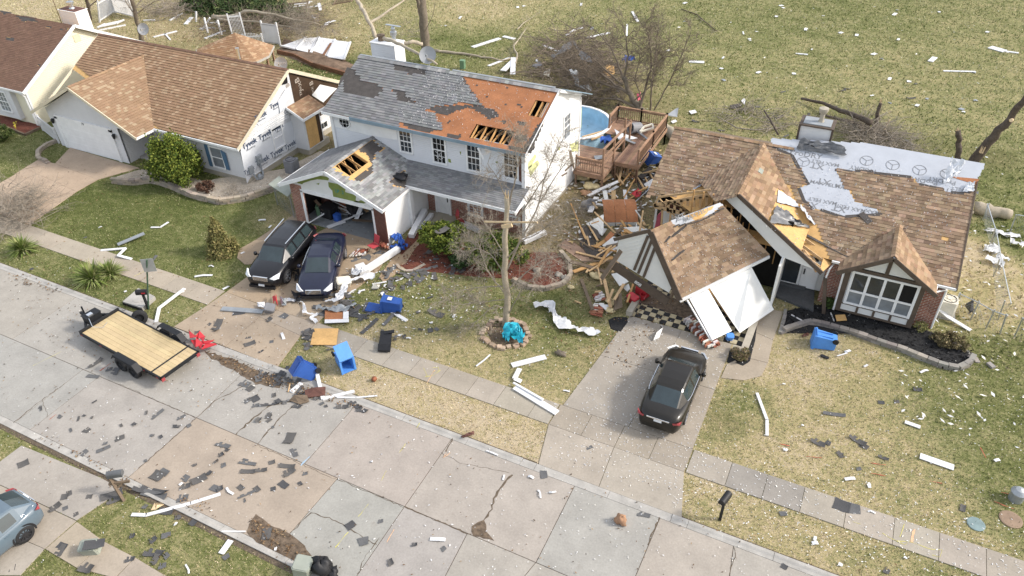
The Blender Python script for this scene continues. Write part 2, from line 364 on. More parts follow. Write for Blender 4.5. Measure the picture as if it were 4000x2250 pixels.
for s0,s1 in ((-70,G(850,1167).x-.02),(G(1208,1290).x+.02,-8.47),(-2.72,24)):
    x = s0
    while x < s1-.3:
        wd = min(R_.choice((1.35,1.45,1.5,1.6)),s1-x)
        c = rc((.46,.405,.335) if x < -20 else (.43,.39,.335),.05)
        if -1.6 < x < .4: c = (.33,.31,.285)
        sw.append(([(x,YS0),(x+wd,YS0),(x+wd,YS1),(x,YS1)],c)); x += wd
slabs('pavement',sw)
# driveway of the collapsed house: two columns of slabs to the checkered garage floor,then the apron
dl = lambda y: -8.3+(y-21.)*.085; dr = lambda y: -2.78-(y-21.)*.01
q = []
ys = [YS0,YS1,24.3,27.55]
c3 = (.40,.355,.30)
for i in range(3):
    a,c = ys[i],ys[i+1]
    if i == 0:
        for k in range(4):
            l0,r0 = dl(a)+(dr(a)-dl(a))*k/4,dl(a)+(dr(a)-dl(a))*(k+1)/4
            q.append(([(l0,a),(r0,a),(r0,c),(l0,c)],rc(c3,.03)))
    else:
        for k in range(2):
            f0,f1 = (0,.52) if k == 0 else (.52,1)
            q.append(([(dl(a)+(dr(a)-dl(a))*f0,a),(dl(a)+(dr(a)-dl(a))*f1,a),(dl(c)+(dr(c)-dl(c))*f1,c),(dl(c)+(dr(c)-dl(c))*f0,c)],rc((.40,.365,.32) if k == 0 else (.415,.37,.31),.02)))
la,lb = G(2105,1812),G(2668,2012); um = dl(YS0)+(dr(YS0)-dl(YS0))*.5
q.append(([(la.x,Y2+.02),(-5.45,Y2+.02),(um,YS0),(dl(YS0),YS0)],(.45,.405,.35)))
q.append(([(-5.45,Y2+.02),(lb.x,Y2+.02),(dr(YS0),YS0),(um,YS0)],(.45,.41,.355)))
slabs('driveway_of_brown_house',q)
# driveway of the two-storey house
ctan = (.46,.375,.29)
q = []
A = pxs([(679,1278),(815,1191),(1014,1227+12),(880,1356)]); q.append(([(p.x,p.y) for p in A],rc(ctan,.02)))
A = pxs([(880,1356),(1014,1239),(1175,1313),(1084,1436)]); q.append(([(p.x,p.y) for p in A],rc(ctan,.02)))
A = pxs([(815,1191),(883,1143),(1080,1215),(1014,1239)]); q.append(([(p.x,p.y) for p in A],rc(ctan,.03)))
A = pxs([(1014,1239),(1080,1213),(1240,1265),(1175,1313)]); q.append(([(p.x,p.y) for p in A],rc((.45,.385,.315),.02)))
A = pxs([(883,1143),(985,1069),(1190,1120),(1080,1213)]); q.append(([(p.x,p.y) for p in A],rc((.45,.355,.255),.02)))
A = pxs([(1080,1213),(1190,1120),(1330,1180),(1240,1265)]); q.append(([(p.x,p.y) for p in A],rc((.45,.37,.28),.02)))
A = pxs([(985,1069),(1000,1033),(1300,880),(1340,900),(1190,1120)]); q.append(([(p.x,p.y) for p in A],rc((.44,.35,.26),.02)))
A = pxs([(1190,1120),(1340,900),(1530,965),(1480,1060),(1330,1180)]); q.append(([(p.x,p.y) for p in A],rc((.46,.36,.26),.02)))
A = pxs([(1000,1033),(957,1035),(926,1009),(934,975),(1000,938),(1090,935)]); q.append(([(p.x,p.y) for p in A],rc((.44,.345,.25),.02)))
A = pxs([(1000,938),(1175,822),(1250,850),(1090,935)]); q.append(([(p.x,p.y) for p in A],rc((.40,.32,.24),.02)))
A = pxs([(1250,850),(1175,822),(1186,868),(1300,880)]); q.append(([(p.x,p.y) for p in A],rc((.42,.34,.25),.02)))
slabs('driveway_of_white_house',q)
# garden path of the two-storey house and the walk by the entry of the brown house
q = []
for l,c in (([(1480,1085),(1530,1010),(1640,905),(1700,925),(1590,1040),(1500,1105)],(.44,.33,.22)),([(2180,960),(2215,930),(2330,1010),(2285,1030)],(.42,.29,.22))):
    q.append(([(p.x,p.y) for p in pxs(l)],c))
slabs('garden_path',q,z1=.03)
q = []
for l in ([(2958,1205),(3060,1218),(3020,1330),(2950,1300)],[(2950,1300),(3020,1330),(3000,1420),(2900,1395)],[(2900,1395),(3000,1420),(2975,1470),(2905,1488),(2815,1478),(2838,1425)]):
    q.append(([(p.x,p.y) for p in pxs(l)],rc((.44,.385,.31),.03)))
slabs('entry_walk',q)
slabs('driveway_of_tan_house',[([(p.x,p.y) for p in pxs(l)],rc((.52,.41,.315),.03)) for l in ([(274,578),(474,637),(383,703),(215,640)],[(474,637),(545,657),(383,703)],[(215,640),(383,703),(300,750),(100,660)],[(100,660),(300,750),(115,880),(-130,790)],[(150,625),(215,640),(100,662),(60,680)])])
# opposite side of the street: pavement and driveway
q = []
for l,c in (([(85,1742),(395,1868),(480,1915),(300,2035),(0,1895),(-60,1850)],(.43,.40,.365)),([(0,1895),(-60,1850),(-200,1990),(0,2090)],(.45,.39,.31)),([(0,1897),(300,2037),(176,2146),(0,2070)],(.45,.40,.34)),([(0,2072),(176,2146),(80,2250),(0,2250)],(.45,.41,.36)),([(302,2040),(410,2118),(300,2220),(178,2147)],(.46,.40,.32)),([(410,2118),(530,2180),(450,2260),(300,2220)],(.46,.40,.33)),([(530,2180),(640,2246),(620,2300),(450,2262)],(.45,.39,.33)),([(640,2246),(900,2390),(900,2450),(620,2300)],(.45,.39,.33))):
    q.append(([(p.x,p.y) for p in pxs(l)],c))
slabs('opposite_driveway',q)
# checkered garage floor
b = MB(); s = .305
for i in range(18):
    for j in range(14):
        b.bx(-7.85+i*s+.004,-7.85+(i+1)*s-.004,27.6+j*s+.004,27.6+(j+1)*s-.004,.0,.045,(i+j) % 2)
PAVED.append([(-7.9,27.4),(-2.3,27.4),(-2.3,32),(-7.9,32)])
struct('checkered_garage_floor',b,[MT['tile_c'],MT['tile_b']])
# planting beds
def bed(name,l,m,z=.03,bump=.05):
    P = pxs(l); PAVED.append([(p.x,p.y) for p in P])
    b = MB(); cx = sum((p for p in P),V((0,0,0)))/len(P)
    rings = [1,.93,.8,.6,.35,.12]; n = len(P); vs = []
    for k,f in enumerate(rings):
        for p in P:
            q = cx+(p-cx)*f; q.z = (0.002 if k == 0 else z+bump*(1-f)+R_.uniform(-.012,.012)); vs.append(q)
    b.faces(vs,[(i*n+j,i*n+(j+1) % n,(i+1)*n+(j+1) % n,(i+1)*n+j) for i in range(len(rings)-1) for j in range(n)]+[tuple((len(rings)-1)*n+j for j in range(n))])
    return struct(name,b,m)
black_bed = [(3065,1215),(3055,1302),(3085,1290),(3160,1262),(3300,1290),(3480,1350),(3640,1410),(3740,1440),(3790,1415),(3800,1380),(3720,1330),(3620,1290),(3300,1200),(3180,1190)]
bed('black_mulch_bed',black_bed,MT['mulch_b'])
bed('black_mulch_strip',[(2945,1240),(2965,1245),(2955,1330),(2930,1420),(2900,1437),(2838,1415),(2850,1370),(2930,1350)],MT['mulch_b'])
bed('black_mulch_ring',[(2375,1250),(2400,1238),(2450,1240),(2455,1260),(2425,1300),(2385,1285)],MT['mulch_b'])
bed('red_mulch_bed',[(1985,1075),(2000,1010),(2080,985),(2170,985),(2215,1030),(2215,1080),(2180,1120),(2110,1120)],MT['mulch_r'])
bed('red_mulch_strip',[(1620,960),(1660,930),(1760,940),(2050,1010),(2000,1090),(1850,1080),(1660,1060),(1560,1040)],MT['mulch_r'])
bed('bare_soil_patch',[(1585,935),(1620,870),(1660,880),(1640,930),(1570,1000),(1545,990)],MT['mulch_r'])
bed('gravel_bed',[(440,695),(545,662),(610,660),(700,690),(965,740),(1000,725),(1150,655),(1170,680),(1060,740),(960,775),(860,790),(770,770),(660,730),(560,712),(460,715)],MT['gravel'],.04,.12)
bed('side_yard_soil',[(965,728),(1250,590),(1310,600),(1175,690),(1100,740),(1010,770)],MT['gravel'],.02,.05)
bed('dirt_mound_bed',[(1085,205),(1200,255),(1410,305),(1420,270),(1300,215),(1110,150)],MT['dug'],.05,.4)
bed('dry_ring_bed',[(1560,1040),(1630,1010),(1660,1030),(1650,1045),(1590,1055)],MT['mulch_r'],.03,.08)
# ground sheet: Col.r = grass tone, green to dry tan,Col.g = bare dirt
BL = []                                     # (x,y,radius,dry,dirt,weight)
def blob(px,py,r,dry,dirt=0.,wt=1.): p = G(px,py); BL.append((p.x,p.y,r,dry,dirt,wt))
for a in ((500,850,4,.12),(700,950,4,.2),(850,1000,2.5,.3),(300,1080,3,.3),(120,950,2,.3),(560,1150,2,.3),(620,1170,1.5,.55),(60,600,4,.3),(120,700,2,.1),(1010,800,1.5,.2),(1070,850,1.2,.75,.3),
          (1700,1150,3,.38),(1560,1180,1.6,.3),(1620,1370,2,.8),(1500,1300,1.2,.9),(1900,1420,2,.75),(2100,1250,2.5,.3),(2250,1300,1.5,.3),(2200,1500,1.6,.65),(2300,1380,.8,.8,.3),(2330,1240,1.2,.6,.2),
          (1180,1420,1.0,.45,.1),(1300,1460,.8,.85),(1480,1500,1.2,.95),(1700,1600,1.5,.95),(1900,1680,1.5,.95),(2080,1730,1.2,.98),
          (3050,1450,2.5,.85),(3300,1450,2.5,.8),(3100,1700,2.2,.75),(3400,1700,3,.65),(3700,1600,2.5,.4),(3900,1700,3,.25),(3850,1900,2,.35),(2900,1560,.8,.2),(2850,1650,.7,.4,.3),(3600,1950,2,.75),(3350,1850,2,.8),(3900,1450,2,.3),  # right lawn grades to a darker green towards its edge
          (2800,1950,1.2,.75),(3000,2050,1.5,.7),(3300,2150,1.6,.75),(3650,2230,1.6,.6),(3700,2280,1,.25),
          (700,2060,3,.42),(850,2180,2,.4),(40,1760,1.5,.4),(150,2230,1.5,.35),
          (3780,1000,1.6,.95),(3740,800,1.2,.9),(3800,1200,1.5,.7),(3950,900,2,.25),(3950,700,3,.3),(3900,1150,1.2,.8),
          (2300,1000,2,.6,.6),(2450,900,2.5,.5,.5),(2450,760,3,.5,.7),(2600,650,2,.45,.5),(2200,900,2,.7,.5),
          (2900,250,10,.45),(3400,200,10,.5),(2600,100,8,.45),(3700,600,4,.3),(3300,400,8,.55),(3000,130,5,.3),(2000,30,6,.55),(1900,25,4,.9,.1),(2750,60,6,.4),(3350,80,5,.3),(3050,450,3,.5),(2100,300,4,.55,.35),(2350,350,5,.5,.5),(2250,240,3,.55,.4),(1750,200,5,.3),(1250,280,3,.2),(1000,90,6,.7,.4),(1250,130,5,.75,.35),(700,110,6,.75,.3),(900,170,4,.55,.3),(1450,100,4,.55),(80,30,6,.9,.1),(3600,580,2.5,.3,.45),(3870,620,1.5,.25,.6),(3400,520,3,.4,.3),(1300,540,1.5,.5,.6),(1130,800,1.2,.6,.5),(2300,560,3,.4,.8)):
    blob(a[0],a[1],a[2],a[3],a[4] if len(a) > 4 else 0.)
BLA = np.array(BL)
def zone(x,y):
    x = np.asarray(x,float); y = np.asarray(y,float)
    W = np.full(x.shape,.04); D = np.full(x.shape,.45*.04); S = np.zeros(x.shape)
    for bx,by,r,d,g,wt in BL:
        k = np.exp(-((x-bx)**2+(y-by)**2)/(r*r))*wt; W += k; D += k*d; S += k*g
    return D/W,S/W
xs = np.concatenate([[-600,-300,-160],np.arange(-100,-60,1.5),np.arange(-60,14,.5),np.arange(14,60,2),[90,200,600]])
ys = np.concatenate([[-300,-60,-10],np.arange(0,60,.5),np.arange(60,130,1.5),[160,250,600,1200]])
XX,YY = np.meshgrid(xs,ys); D,S = zone(XX,YY)
nx,ny = len(xs),len(ys)
vv = np.stack([XX.ravel(),YY.ravel(),np.zeros(XX.size)],1)
ii = np.arange(nx*ny).reshape(ny,nx)
qq = np.stack([ii[:-1,:-1],ii[:-1,1:],ii[1:,1:],ii[1:,:-1]],-1).reshape(-1,4)
gr = npmesh('ground',vv,qq,np.stack([D.ravel(),S.ravel(),np.zeros(D.size)],1),MT['lawn'],4); tag(gr,kind='structure')
# cracks and patches in the street
def crack(pts,wd,z=.0245,name='street_crack',m='crack',jit=.035):
    b = MB(); P = [G(*p) for p in pts]; Q = []
    for a,c in zip(P[:-1],P[1:]):
        n = max(1,int((c-a).length/.14))
        for i in range(n): Q.append(a.lerp(c,i/n))
    Q.append(P[-1]); L = []; Rr = []
    for i,p in enumerate(Q):
        d = (Q[min(i+1,len(Q)-1)]-Q[max(i-1,0)]).normalized(); nn = V((-d.y,d.x,0))
        o = R_.uniform(-jit,jit); wv = wd*R_.uniform(.2,1.3)*.33
        L.append(p+nn*(o+wv)+V((0,0,z))); Rr.append(p+nn*(o-wv)+V((0,0,z)))
    for i in range(len(Q)-1): b.poly([Rr[i],Rr[i+1],L[i+1],L[i]])
    return struct(name,b,MT[m])
for pts,wd in (([(1205,1520),(1150,1565),(1050,1590),(985,1640),(920,1700)],.11),([(1142,1589),(1080,1650),(1006,1734)],.10),([(955,1505),(900,1540),(850,1560),(766,1635)],.06),([(2000,1855),(1960,1900),(1930,1950),(1920,1990),(1895,2030),(1870,2075)],.13),([(1723,1770),(1800,1810),(1900,1830),(1990,1850)],.025),
                ([(1776,1702),(1740,1765)],.09),([(1215,2003),(1300,2030),(1400,2085),(1470,2130)],.05),([(2578,2023),(2550,2080),(2530,2130)],.07),([(2868,2140),(2870,2175),(2850,2250)],.06),([(253,1500),(130,1590),(4,1695)],.05),([(165,1560),(180,1605),(188,1630)],.025),
                ([(1316,1873),(1579,1982)],.035),([(1579,1982),(1680,2025),(1840,2090)],.09),([(1398,2245),(1430,2170),(1480,2100)],.04),([(1129,2090),(1160,2060),(1215,2003)],.05),([(766,1635),(680,1710),(542,1831)],.05),([(1000,1738),(1310,1873)],.03),([(464,1500),(766,1635)],.028),
                ([(2100,1815),(2300,1880),(2480,1955),(2668,2018)],.06),([(80,1712),(250,1790),(420,1870),(500,1915)],.10),([(860,1345),(1000,1400),(1085,1438)],.05)):
    crack(pts,wd)
def blot(l,m,name,z,n=40,jit=.05):
    P = pxs(l,z); b = MB(); Q = []
    for i in range(len(P)):
        a,c = P[i],P[(i+1) % len(P)]; k = max(1,int((c-a).length/.18))
        for j in range(k):
            q = a.lerp(c,j/k); Q.append(q+V((R_.uniform(-jit,jit),R_.uniform(-jit,jit),0)))
    b.poly(Q); return struct(name,b,MT[m])
blot([(1000,2010),(1060,2050),(1110,2070),(1190,2130),(1230,2190),(1220,2230),(1150,2200),(1060,2150),(1000,2120),(960,2080),(975,2040)], 'soil', 'muddy_gutter_patch',.026)
blot([(1840,2055),(1890,2030),(1900,2075),(1930,2110),(1850,2095)], 'soil', 'pothole_dirt',.0265,jit=.05)
blot([(800,1370),(900,1400),(1010,1450),(1100,1480),(1090,1515),(1000,1500),(900,1440),(820,1395)], 'soil', 'muddy_gutter_strip',.03)
blot([(2440,1165),(2520,1190),(2700,1250),(2760,1230),(2600,1150),(2480,1130)], 'soil', 'dirty_floor_patch',.0495,jit=.05)
# spray-painted utility marks
def mark(pts,wd,m,z=.043): crack(pts,wd,z, 'utility_mark',m,.012)
mark([(1722,1448),(1690,1470),(1660,1475)],.05, 'paint_y'); mark([(1690,1440),(1712,1437),(1715,1450),(1690,1455)],.03, 'paint_y'); mark([(1655,1440),(1670,1475)],.03, 'paint_y'); mark([(1698,1448),(1680,1480),(1668,1500)],.07, 'paint_o')
mark([(525,1082),(575,1057)],.05, 'paint_y'); mark([(3445,2085),(3470,2100),(3500,2115),(3545,2118),(3535,2130),(3490,2112)],.035, 'paint_y'); mark([(3530,2048),(3515,2100)],.03, 'paint_y'); mark([(3550,2118),(3640,2150),(3680,2150),(3670,2180),(3640,2170)],.035, 'paint_y'); mark([(3330,2040),(3360,2050)],.03, 'paint_y'); mark([(3570,2070),(3560,2120)],.12, 'paint_o')
mark([(1585,1735),(1560,1770)],.03, 'paint_y',.027); mark([(1510,1840),(1490,1880)],.03, 'paint_y',.027); mark([(1440,1970),(1400,2020)],.03, 'paint_y',.027); mark([(1360,2080),(1310,2140)],.05, 'paint_y',.027); mark([(1210,1785),(1175,1820)],.12, 'paint_b',.027); mark([(1760,1770),(1730,1790),(1745,1770)],.04, 'paint_o',.027); mark([(220,1620),(195,1640)],.05, 'paint_r',.027); mark([(240,1375),(130,1430)],.025, 'paint_y',.027); mark([(435,1420),(390,1450)],.09, 'paint_r',.027); mark([(1540,2070),(1510,2120)],.05, 'paint_o',.027); mark([(1640,1655),(1628,1675)],.06, 'paint_y',.045)
for a in ((3045,1735,3085,1745),(3150,1785,3210,1790),(3400,1810,3460,1818),(3830,1750,3850,1790),(3400,1850,3460,1860),(3910,1925,3960,1935),(3630,1880,3680,1890),(3880,1960,3960,1990)):
    mark([(a[0],a[1]),(a[2],a[3])],.05, 'paint_r',.03)
# ------------------------------------------------------------------ house building blocks
class Slope:
    """a roof plane: o = lower-left corner, u along the eave, v up the slope"""
    def __init__(s,o,u,v): s.o = V(o); s.u = V(u).normalized(); s.v = V(v).normalized(); s.n = s.u.cross(s.v).normalized()
    def uv(s,px,py): q = GP(px,py,s.o,s.n)-s.o; return (q.dot(s.u),q.dot(s.v))
    def uvw(s,p): q = V(p)-s.o; return (q.dot(s.u),q.dot(s.v))
    def at(s,a,b,h=0.): return s.o+s.u*a+s.v*b+s.n*h
    def pl(s,l): return [s.uv(*p) for p in l]
def shingles(s,mb,outline,missing,pal,row=.145,tab=.31,lift=.013,base=.012,jit=.10,mixp=None,skip=0.):
    us = [p[0] for p in outline]; vs = [p[1] for p in outline]
    u0,u1,v0,v1 = min(us),max(us),min(vs),max(vs); r = 0; y = v0
    while y < v1-.01:
        x = u0-tab*((r*.37) % 1); tone = R_.uniform(-.03,.03)
        while x < u1:
            c = (x+tab/2,y+row/2)
            if not any(pip(c,m) for m in missing) and R_.random() >= skip:
                q = clip([(x,y),(x+tab,y),(x+tab,y+row),(x,y+row)],outline)
                if len(q) >= 3:
                    col = rc(R_.choice(pal),jit+tone)
                    tk = lift*R_.choice((1,1,1.35,.8))
                    pts = [s.at(a,b,base+tk*(1-(b-y)/row)) for a,b in q]
                    mb.poly(pts,0,col)
                    for k in range(len(q)):
                        a,b = q[k],q[(k+1) % len(q)]
                        if abs(a[1]-y) < 1e-6 and abs(b[1]-y) < 1e-6:
                            mb.poly([s.at(a[0],y,-.004),s.at(b[0],y,-.004),pts[(k+1) % len(q)],pts[k]],0,tuple(t*.8 for t in col))
            x += tab
        y += row; r += 1
def deck_plane(s,mb,outline,holes,t=.03):   # boards under the shingles,rectangular holes left open
    us = sorted({p[0] for p in outline}|{h for q in holes for h in (q[0],q[1])}); vs = sorted({p[1] for p in outline}|{h for q in holes for h in (q[2],q[3])})
    for a,b in zip(us[:-1],us[1:]):
        for c,d in zip(vs[:-1],vs[1:]):
            m = ((a+b)/2,(c+d)/2)
            if any(q[0] < m[0] < q[1] and q[2] < m[1] < q[3] for q in holes): continue
            q = clip([(a,c),(b,c),(b,d),(a,d)],outline)
            if len(q) >= 3: mb.slab([s.at(x,y,0) for x,y in q],s.n*-t)
def patch(s,mb,polys,h,step=.12,m=0,c=(1,1,1),holes=()):   # sheet with a stepped torn edge
    for P in polys:
        us = [p[0] for p in P]; vs = [p[1] for p in P]; y = min(vs)
        while y < max(vs):
            x = min(us); run = None
            o = R_.uniform(-.5,.5)*step
            while x < max(us)+step:
                mid = (x+o+step/2,y+step/2)
                ok = pip(mid,P) and not any(q[0] < mid[0] < q[1] and q[2] < mid[1] < q[3] for q in holes)
                if ok and run is None: run = x+o
                if not ok and run is not None:
                    mb.poly([s.at(run,y,h),s.at(x+o,y,h),s.at(x+o,y+step,h),s.at(run,y+step,h)],m,c); run = None
                x += step
            y += step
def grow(P,k=.16):
    cx = sum(p[0] for p in P)/len(P); cy = sum(p[1] for p in P)/len(P); return [(x+(x-cx)/max(.3,math.hypot(x-cx,y-cy))*k,y+(y-cy)/max(.3,math.hypot(x-cx,y-cy))*k) for x,y in P]
def patches(s,name,m,polys,h,parent,**kw):
    for P in polys: b = MB(); patch(s,b,[P],h,**kw); b.f and b.build(name,MT[m],parent)
def ridge_caps(mb,p,q,pal,n_side,w_=.28,L=.25):
    p,q = V(p),V(q); d = (q-p); k = int(d.length/L); d /= k
    dn = d.normalized(); nn = V(n_side)
    for i in range(k):
        a = p+d*i; b_ = p+d*(i+1.12); c = rc(R_.choice(pal),.12); l = .03+.012
        sd = dn.cross(V((0,0,1))).normalized()
        for sg in (-1,1):
            e = sd*sg*w_*.5+V((0,0,-w_*.5*nn.x))
            pts = [a+V((0,0,l+.012)),b_+V((0,0,l)),b_+e+V((0,0,l)),a+e+V((0,0,l+.012))]
            mb.poly(pts if sg < 0 else pts[::-1],0,c)
def window(parent,ax,a0,a1,z0,z1,p,sgn,cols=2,rows=2,sash=True,fm='white',gm='glass',fw=.09,label=None,muntin=.022,deep=.06):
    """window in a wall facing sgn along axis ax at position p; a = the other horizontal axis"""
    f = MB(); g = MB()
    def bx(mb,s0,s1,t0,t1,d0,d1):
        lo,hi = sorted((p+sgn*d0,p+sgn*d1))
        if ax == 'y': mb.bx(s0,s1,lo,hi,t0,t1)
        else: mb.bx(lo,hi,s0,s1,t0,t1)
    bx(f,a0-fw,a1+fw,z1,z1+fw,-.04,deep); bx(f,a0-fw,a1+fw,z0-fw,z0,-.04,deep+.02)
    bx(f,a0-fw,a0,z0,z1,-.04,deep); bx(f,a1,a1+fw,z0,z1,-.04,deep)
    zm = (z0+z1)/2
    if sash: bx(f,a0,a1,zm-.03,zm+.03,-.03,deep-.012)
    for i in range(1,cols):
        x = a0+(a1-a0)*i/cols; bx(f,x-muntin/2,x+muntin/2,z0,z1,-.02,deep-.022)
    for j in range(1,rows*(2 if sash else 1)):
        z = z0+(z1-z0)*j/(rows*(2 if sash else 1))
        if sash and abs(z-zm) < .02: continue
        bx(f,a0,a1,z-muntin/2,z+muntin/2,-.02,deep-.026)
    bx(g,a0,a1,z0,z1,-.03,.012)
    o = f.build('window',MT[fm],parent); g.build('pane',MT[gm],o)
    if label: o['label'] = label
    return o
def wall_y(mb,pts,y,t,m=0):             # wall outline in (x,z),outer face at y,thickness t going to +y
    mb.slab([(a,y,b) for a,b in pts],(0,t,0),m)
def wall_x(mb,pts,x,t,m=0): mb.slab([(x,a,b) for a,b in pts],(t,0,0),m)
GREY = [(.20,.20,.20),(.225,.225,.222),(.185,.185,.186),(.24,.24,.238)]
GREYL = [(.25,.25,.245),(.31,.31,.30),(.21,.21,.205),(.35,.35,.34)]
TAN1 = [(.315,.20,.122),(.335,.214,.132),(.30,.19,.115),(.325,.206,.126),(.315,.20,.122),(.41,.285,.18)]
RUST = [(.19,.112,.078),(.205,.122,.085),(.175,.104,.073)]
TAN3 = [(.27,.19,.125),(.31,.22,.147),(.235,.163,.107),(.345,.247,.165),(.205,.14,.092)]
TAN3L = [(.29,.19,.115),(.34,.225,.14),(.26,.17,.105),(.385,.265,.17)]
def rafters(s,mb,us,v0,v1,h=.14,wd=.04): 
    for a in us: mb.bar(s.at(a,v0,-.03-h/2),s.at(a,v1,-.03-h/2),wd,h,up=s.n)
# ------------------------------------------------------------------ the two-storey white house
H2 = thing('two_storey_house', 'white two-storey house with grey shingle roof torn down to orange decking', 'house',(-21.5,31.9,0))
s2 = Slope((-28.15,31.45,5.3),(1,0,0),(0,4.15,1.85)); L2 = 13.05; W2 = math.hypot(4.15,1.85)
out2 = [(0,0),(L2,0),(L2,W2),(0,W2)]
hA = s2.pl([(1850,492),(2000,560)]); hB = s2.pl([(2095,392),(2116,461)])
cA = s2.pl([(1858,484),(2012,514),(1989,560),(1837,531)]); cB = s2.pl([(2091,390),(2147,399),(2116,461),(2062,449)])
def rect(c): return [sum(sorted(p[0] for p in c)[:2])/2,sum(sorted(p[0] for p in c)[2:])/2,sum(sorted(p[1] for p in c)[:2])/2,sum(sorted(p[1] for p in c)[2:])/2]
rA,rB = rect(cA),rect(cB); rA[2] = .28
missP = s2.pl([(1795,285),(1826,340),(1858,378),(1876,408),(1800,402),(1740,412),(1680,418),(1668,432),(1703,444),(1712,470),(1738,505),(1690,502),(1640,488),(1560,478),(1585,520),(2080,640),(2260,340)])
missF = [s2.pl([(1362,269),(1331,321),(1352,362),(1455,386),(1497,352),(1476,326),(1419,321),(1398,290),(1383,269)]),s2.pl([(1523,248),(1543,269),(1606,290),(1657,292),(1673,280),(1621,259),(1564,248)]),s2.pl([(1538,352),(1575,357),(1616,399),(1611,409),(1564,399),(1549,383)])]
fbands = [s2.pl(l) for l in ([(1672,419),(1704,442),(1745,450),(1792,430),(1830,419),(1876,410),(1766,412)],[(1828,419),(1880,412),(1932,430),(1952,452),(1911,466),(1880,442)],[(2130,467),(2080,590),(2040,585),(2101,486)],[(2014,530),(2050,525),(2063,548),(2020,560)],[(1989,566),(2070,585),(2080,600),(1985,582)],[(1569,481),(1621,479),(1725,502),(1673,518),(1595,500)],
          [(1795,288),(1800,285),(1830,335),(1862,378),(1880,412),(1868,410),(1850,380),(1820,340)],[(1957,470),(1975,468),(1982,482),(1965,484)],[(2018,402),(2035,405),(2040,422),(2024,412)],[(1895,375),(1908,372),(1905,382)],[(2020,475),(2050,480),(2052,492),(2030,488)],[(1970,405),(1982,404),(1982,413)],[(1742,474),(1757,472),(1756,482),(1745,482)],[(1860,330),(1872,330),(1866,337)],[(1970,338),(1985,340),(1980,346)],[(1745,520),(1800,527),(1795,545),(1745,534)])]
b = MB(); deck_plane(s2,b,out2,[rA,rB]); RF = b.build('roof',MT['deck'],H2)
b = MB(); shingles(s2,b,out2,[missP]+missF,GREY,row=.18,lift=.02); b.build('shingles',MT['shingle'],RF)
patches(s2, 'roofing_felt', 'felt',[grow(q) for q in missF],.006,RF); patches(s2, 'roofing_felt', 'felt',fbands,.007,RF,holes=[rA,rB])
s2b = Slope((-15.1,39.75,5.3),(-1,0,0),(0,-4.15,1.85))
b = MB(); deck_plane(s2b,b,out2,[]); shingles(s2b,b,out2,[],GREY,row=.3,tab=.9); b.build('rear_roof_slope',MT['shingle'],H2)
b = MB(); ridge_caps(b,(-28.2,35.6,7.16),(-15.05,35.6,7.16),GREYL,(.45,0,0),.42); b.build('ridge_cap',MT['shingle'],RF)
# ridge vent flashing,torn
b = MB(); b.bar((-28.2,35.72,7.20),(-22.0,35.72,7.20),.14,.03); b.bar((-21.8,35.74,7.21),(-15.4,35.72,7.22),.16,.03); b.bar((-15.5,35.7,7.14),(-15.0,37.9,6.2),.5,.04); b.each('ridge_flashing',MT['steel'],RF)
b = MB(); rafters(s2,b,[rA[0]+(rA[1]-rA[0])*t for t in (.04,.27,.52,.77)],-.1,rA[3]+.4); rafters(s2,b,[rB[0]+(rB[1]-rB[0])*t for t in (.06,.5,.85)],rB[2]-.3,rB[3]+.3)
for t in (.1,.33,.58,.83):
    p = s2.at(rA[0]+(rA[1]-rA[0])*t,.35,-.12); b.bar(p,p+V((.0,1.7,.12)),.05,.1); b.bar(p+V((0,.5,.1)),p+V((.5,2.0,.5)),.04,.09)
b.bar(s2.at(rB[0],rB[2],-.5),s2.at(rB[1],rB[3],-.4),.05,.1); b.bar(s2.at(rB[0]+.4,rB[2]-.2,-.9),s2.at(rB[0]+.45,rB[3],-.1),.05,.1); b.each('rafters',MT['rafter'],RF)
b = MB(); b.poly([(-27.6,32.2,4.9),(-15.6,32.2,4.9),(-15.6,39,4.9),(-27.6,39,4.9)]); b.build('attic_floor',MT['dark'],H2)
b = MB()
u0,u1 = rA[0],rA[1]
b.slab([s2.at(u0-.1,.02,-.10),s2.at(u1+.05,.02,-.10),s2.at(u1+.05,.30,-.10),s2.at(u0-.1,.30,-.10)],s2.n*-.05); b.build('exposed_soffit',MT['white'],H2)
# walls
b = MB(); wall_y(b,[(-27.9,0),(-15.37,0),(-15.37,5.28),(-27.9,5.28)],31.9,.14); b.build('front_wall',MT['sid'],H2)
b = MB(); wall_x(b,[(31.75,.15),(39.4,.15),(39.4,5.4),(35.6,7.05),(31.75,5.36)],-15.35,-.13); GW = b.build('gable_wall',MT['sid_sun'],H2)
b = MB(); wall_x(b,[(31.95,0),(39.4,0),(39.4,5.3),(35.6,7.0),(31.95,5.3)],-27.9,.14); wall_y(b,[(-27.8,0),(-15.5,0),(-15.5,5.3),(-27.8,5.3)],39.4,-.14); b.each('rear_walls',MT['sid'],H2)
b = MB(); b.bx(-15.5,-15.33,31.72,39.42,0,.15); b.each('foundation',MT['found'],H2)
b = MB(); b.bx(-27.98,-27.80,31.82,31.9,2.6,5.28); b.bx(-15.52,-15.32,31.70,31.78,0,5.2); b.bx(-15.37,-15.30,39.3,39.44,.1,5.3); b.each('corner_trim',MT['white'],H2)
b = MB(); b.bar((-26.2,31.40,5.22),(-15.15,31.40,5.22),.03,.2); b.build('fascia',MT['blue_trim'],H2)
b = MB(); b.bar((-28.2,31.42,5.22),(-26.2,31.42,5.20),.05,.16); b.bar((-17.9,31.34,5.12),(-17.55,31.3,4.55),.03,.1); b.each('gutter',MT['white'],H2)
b = MB()
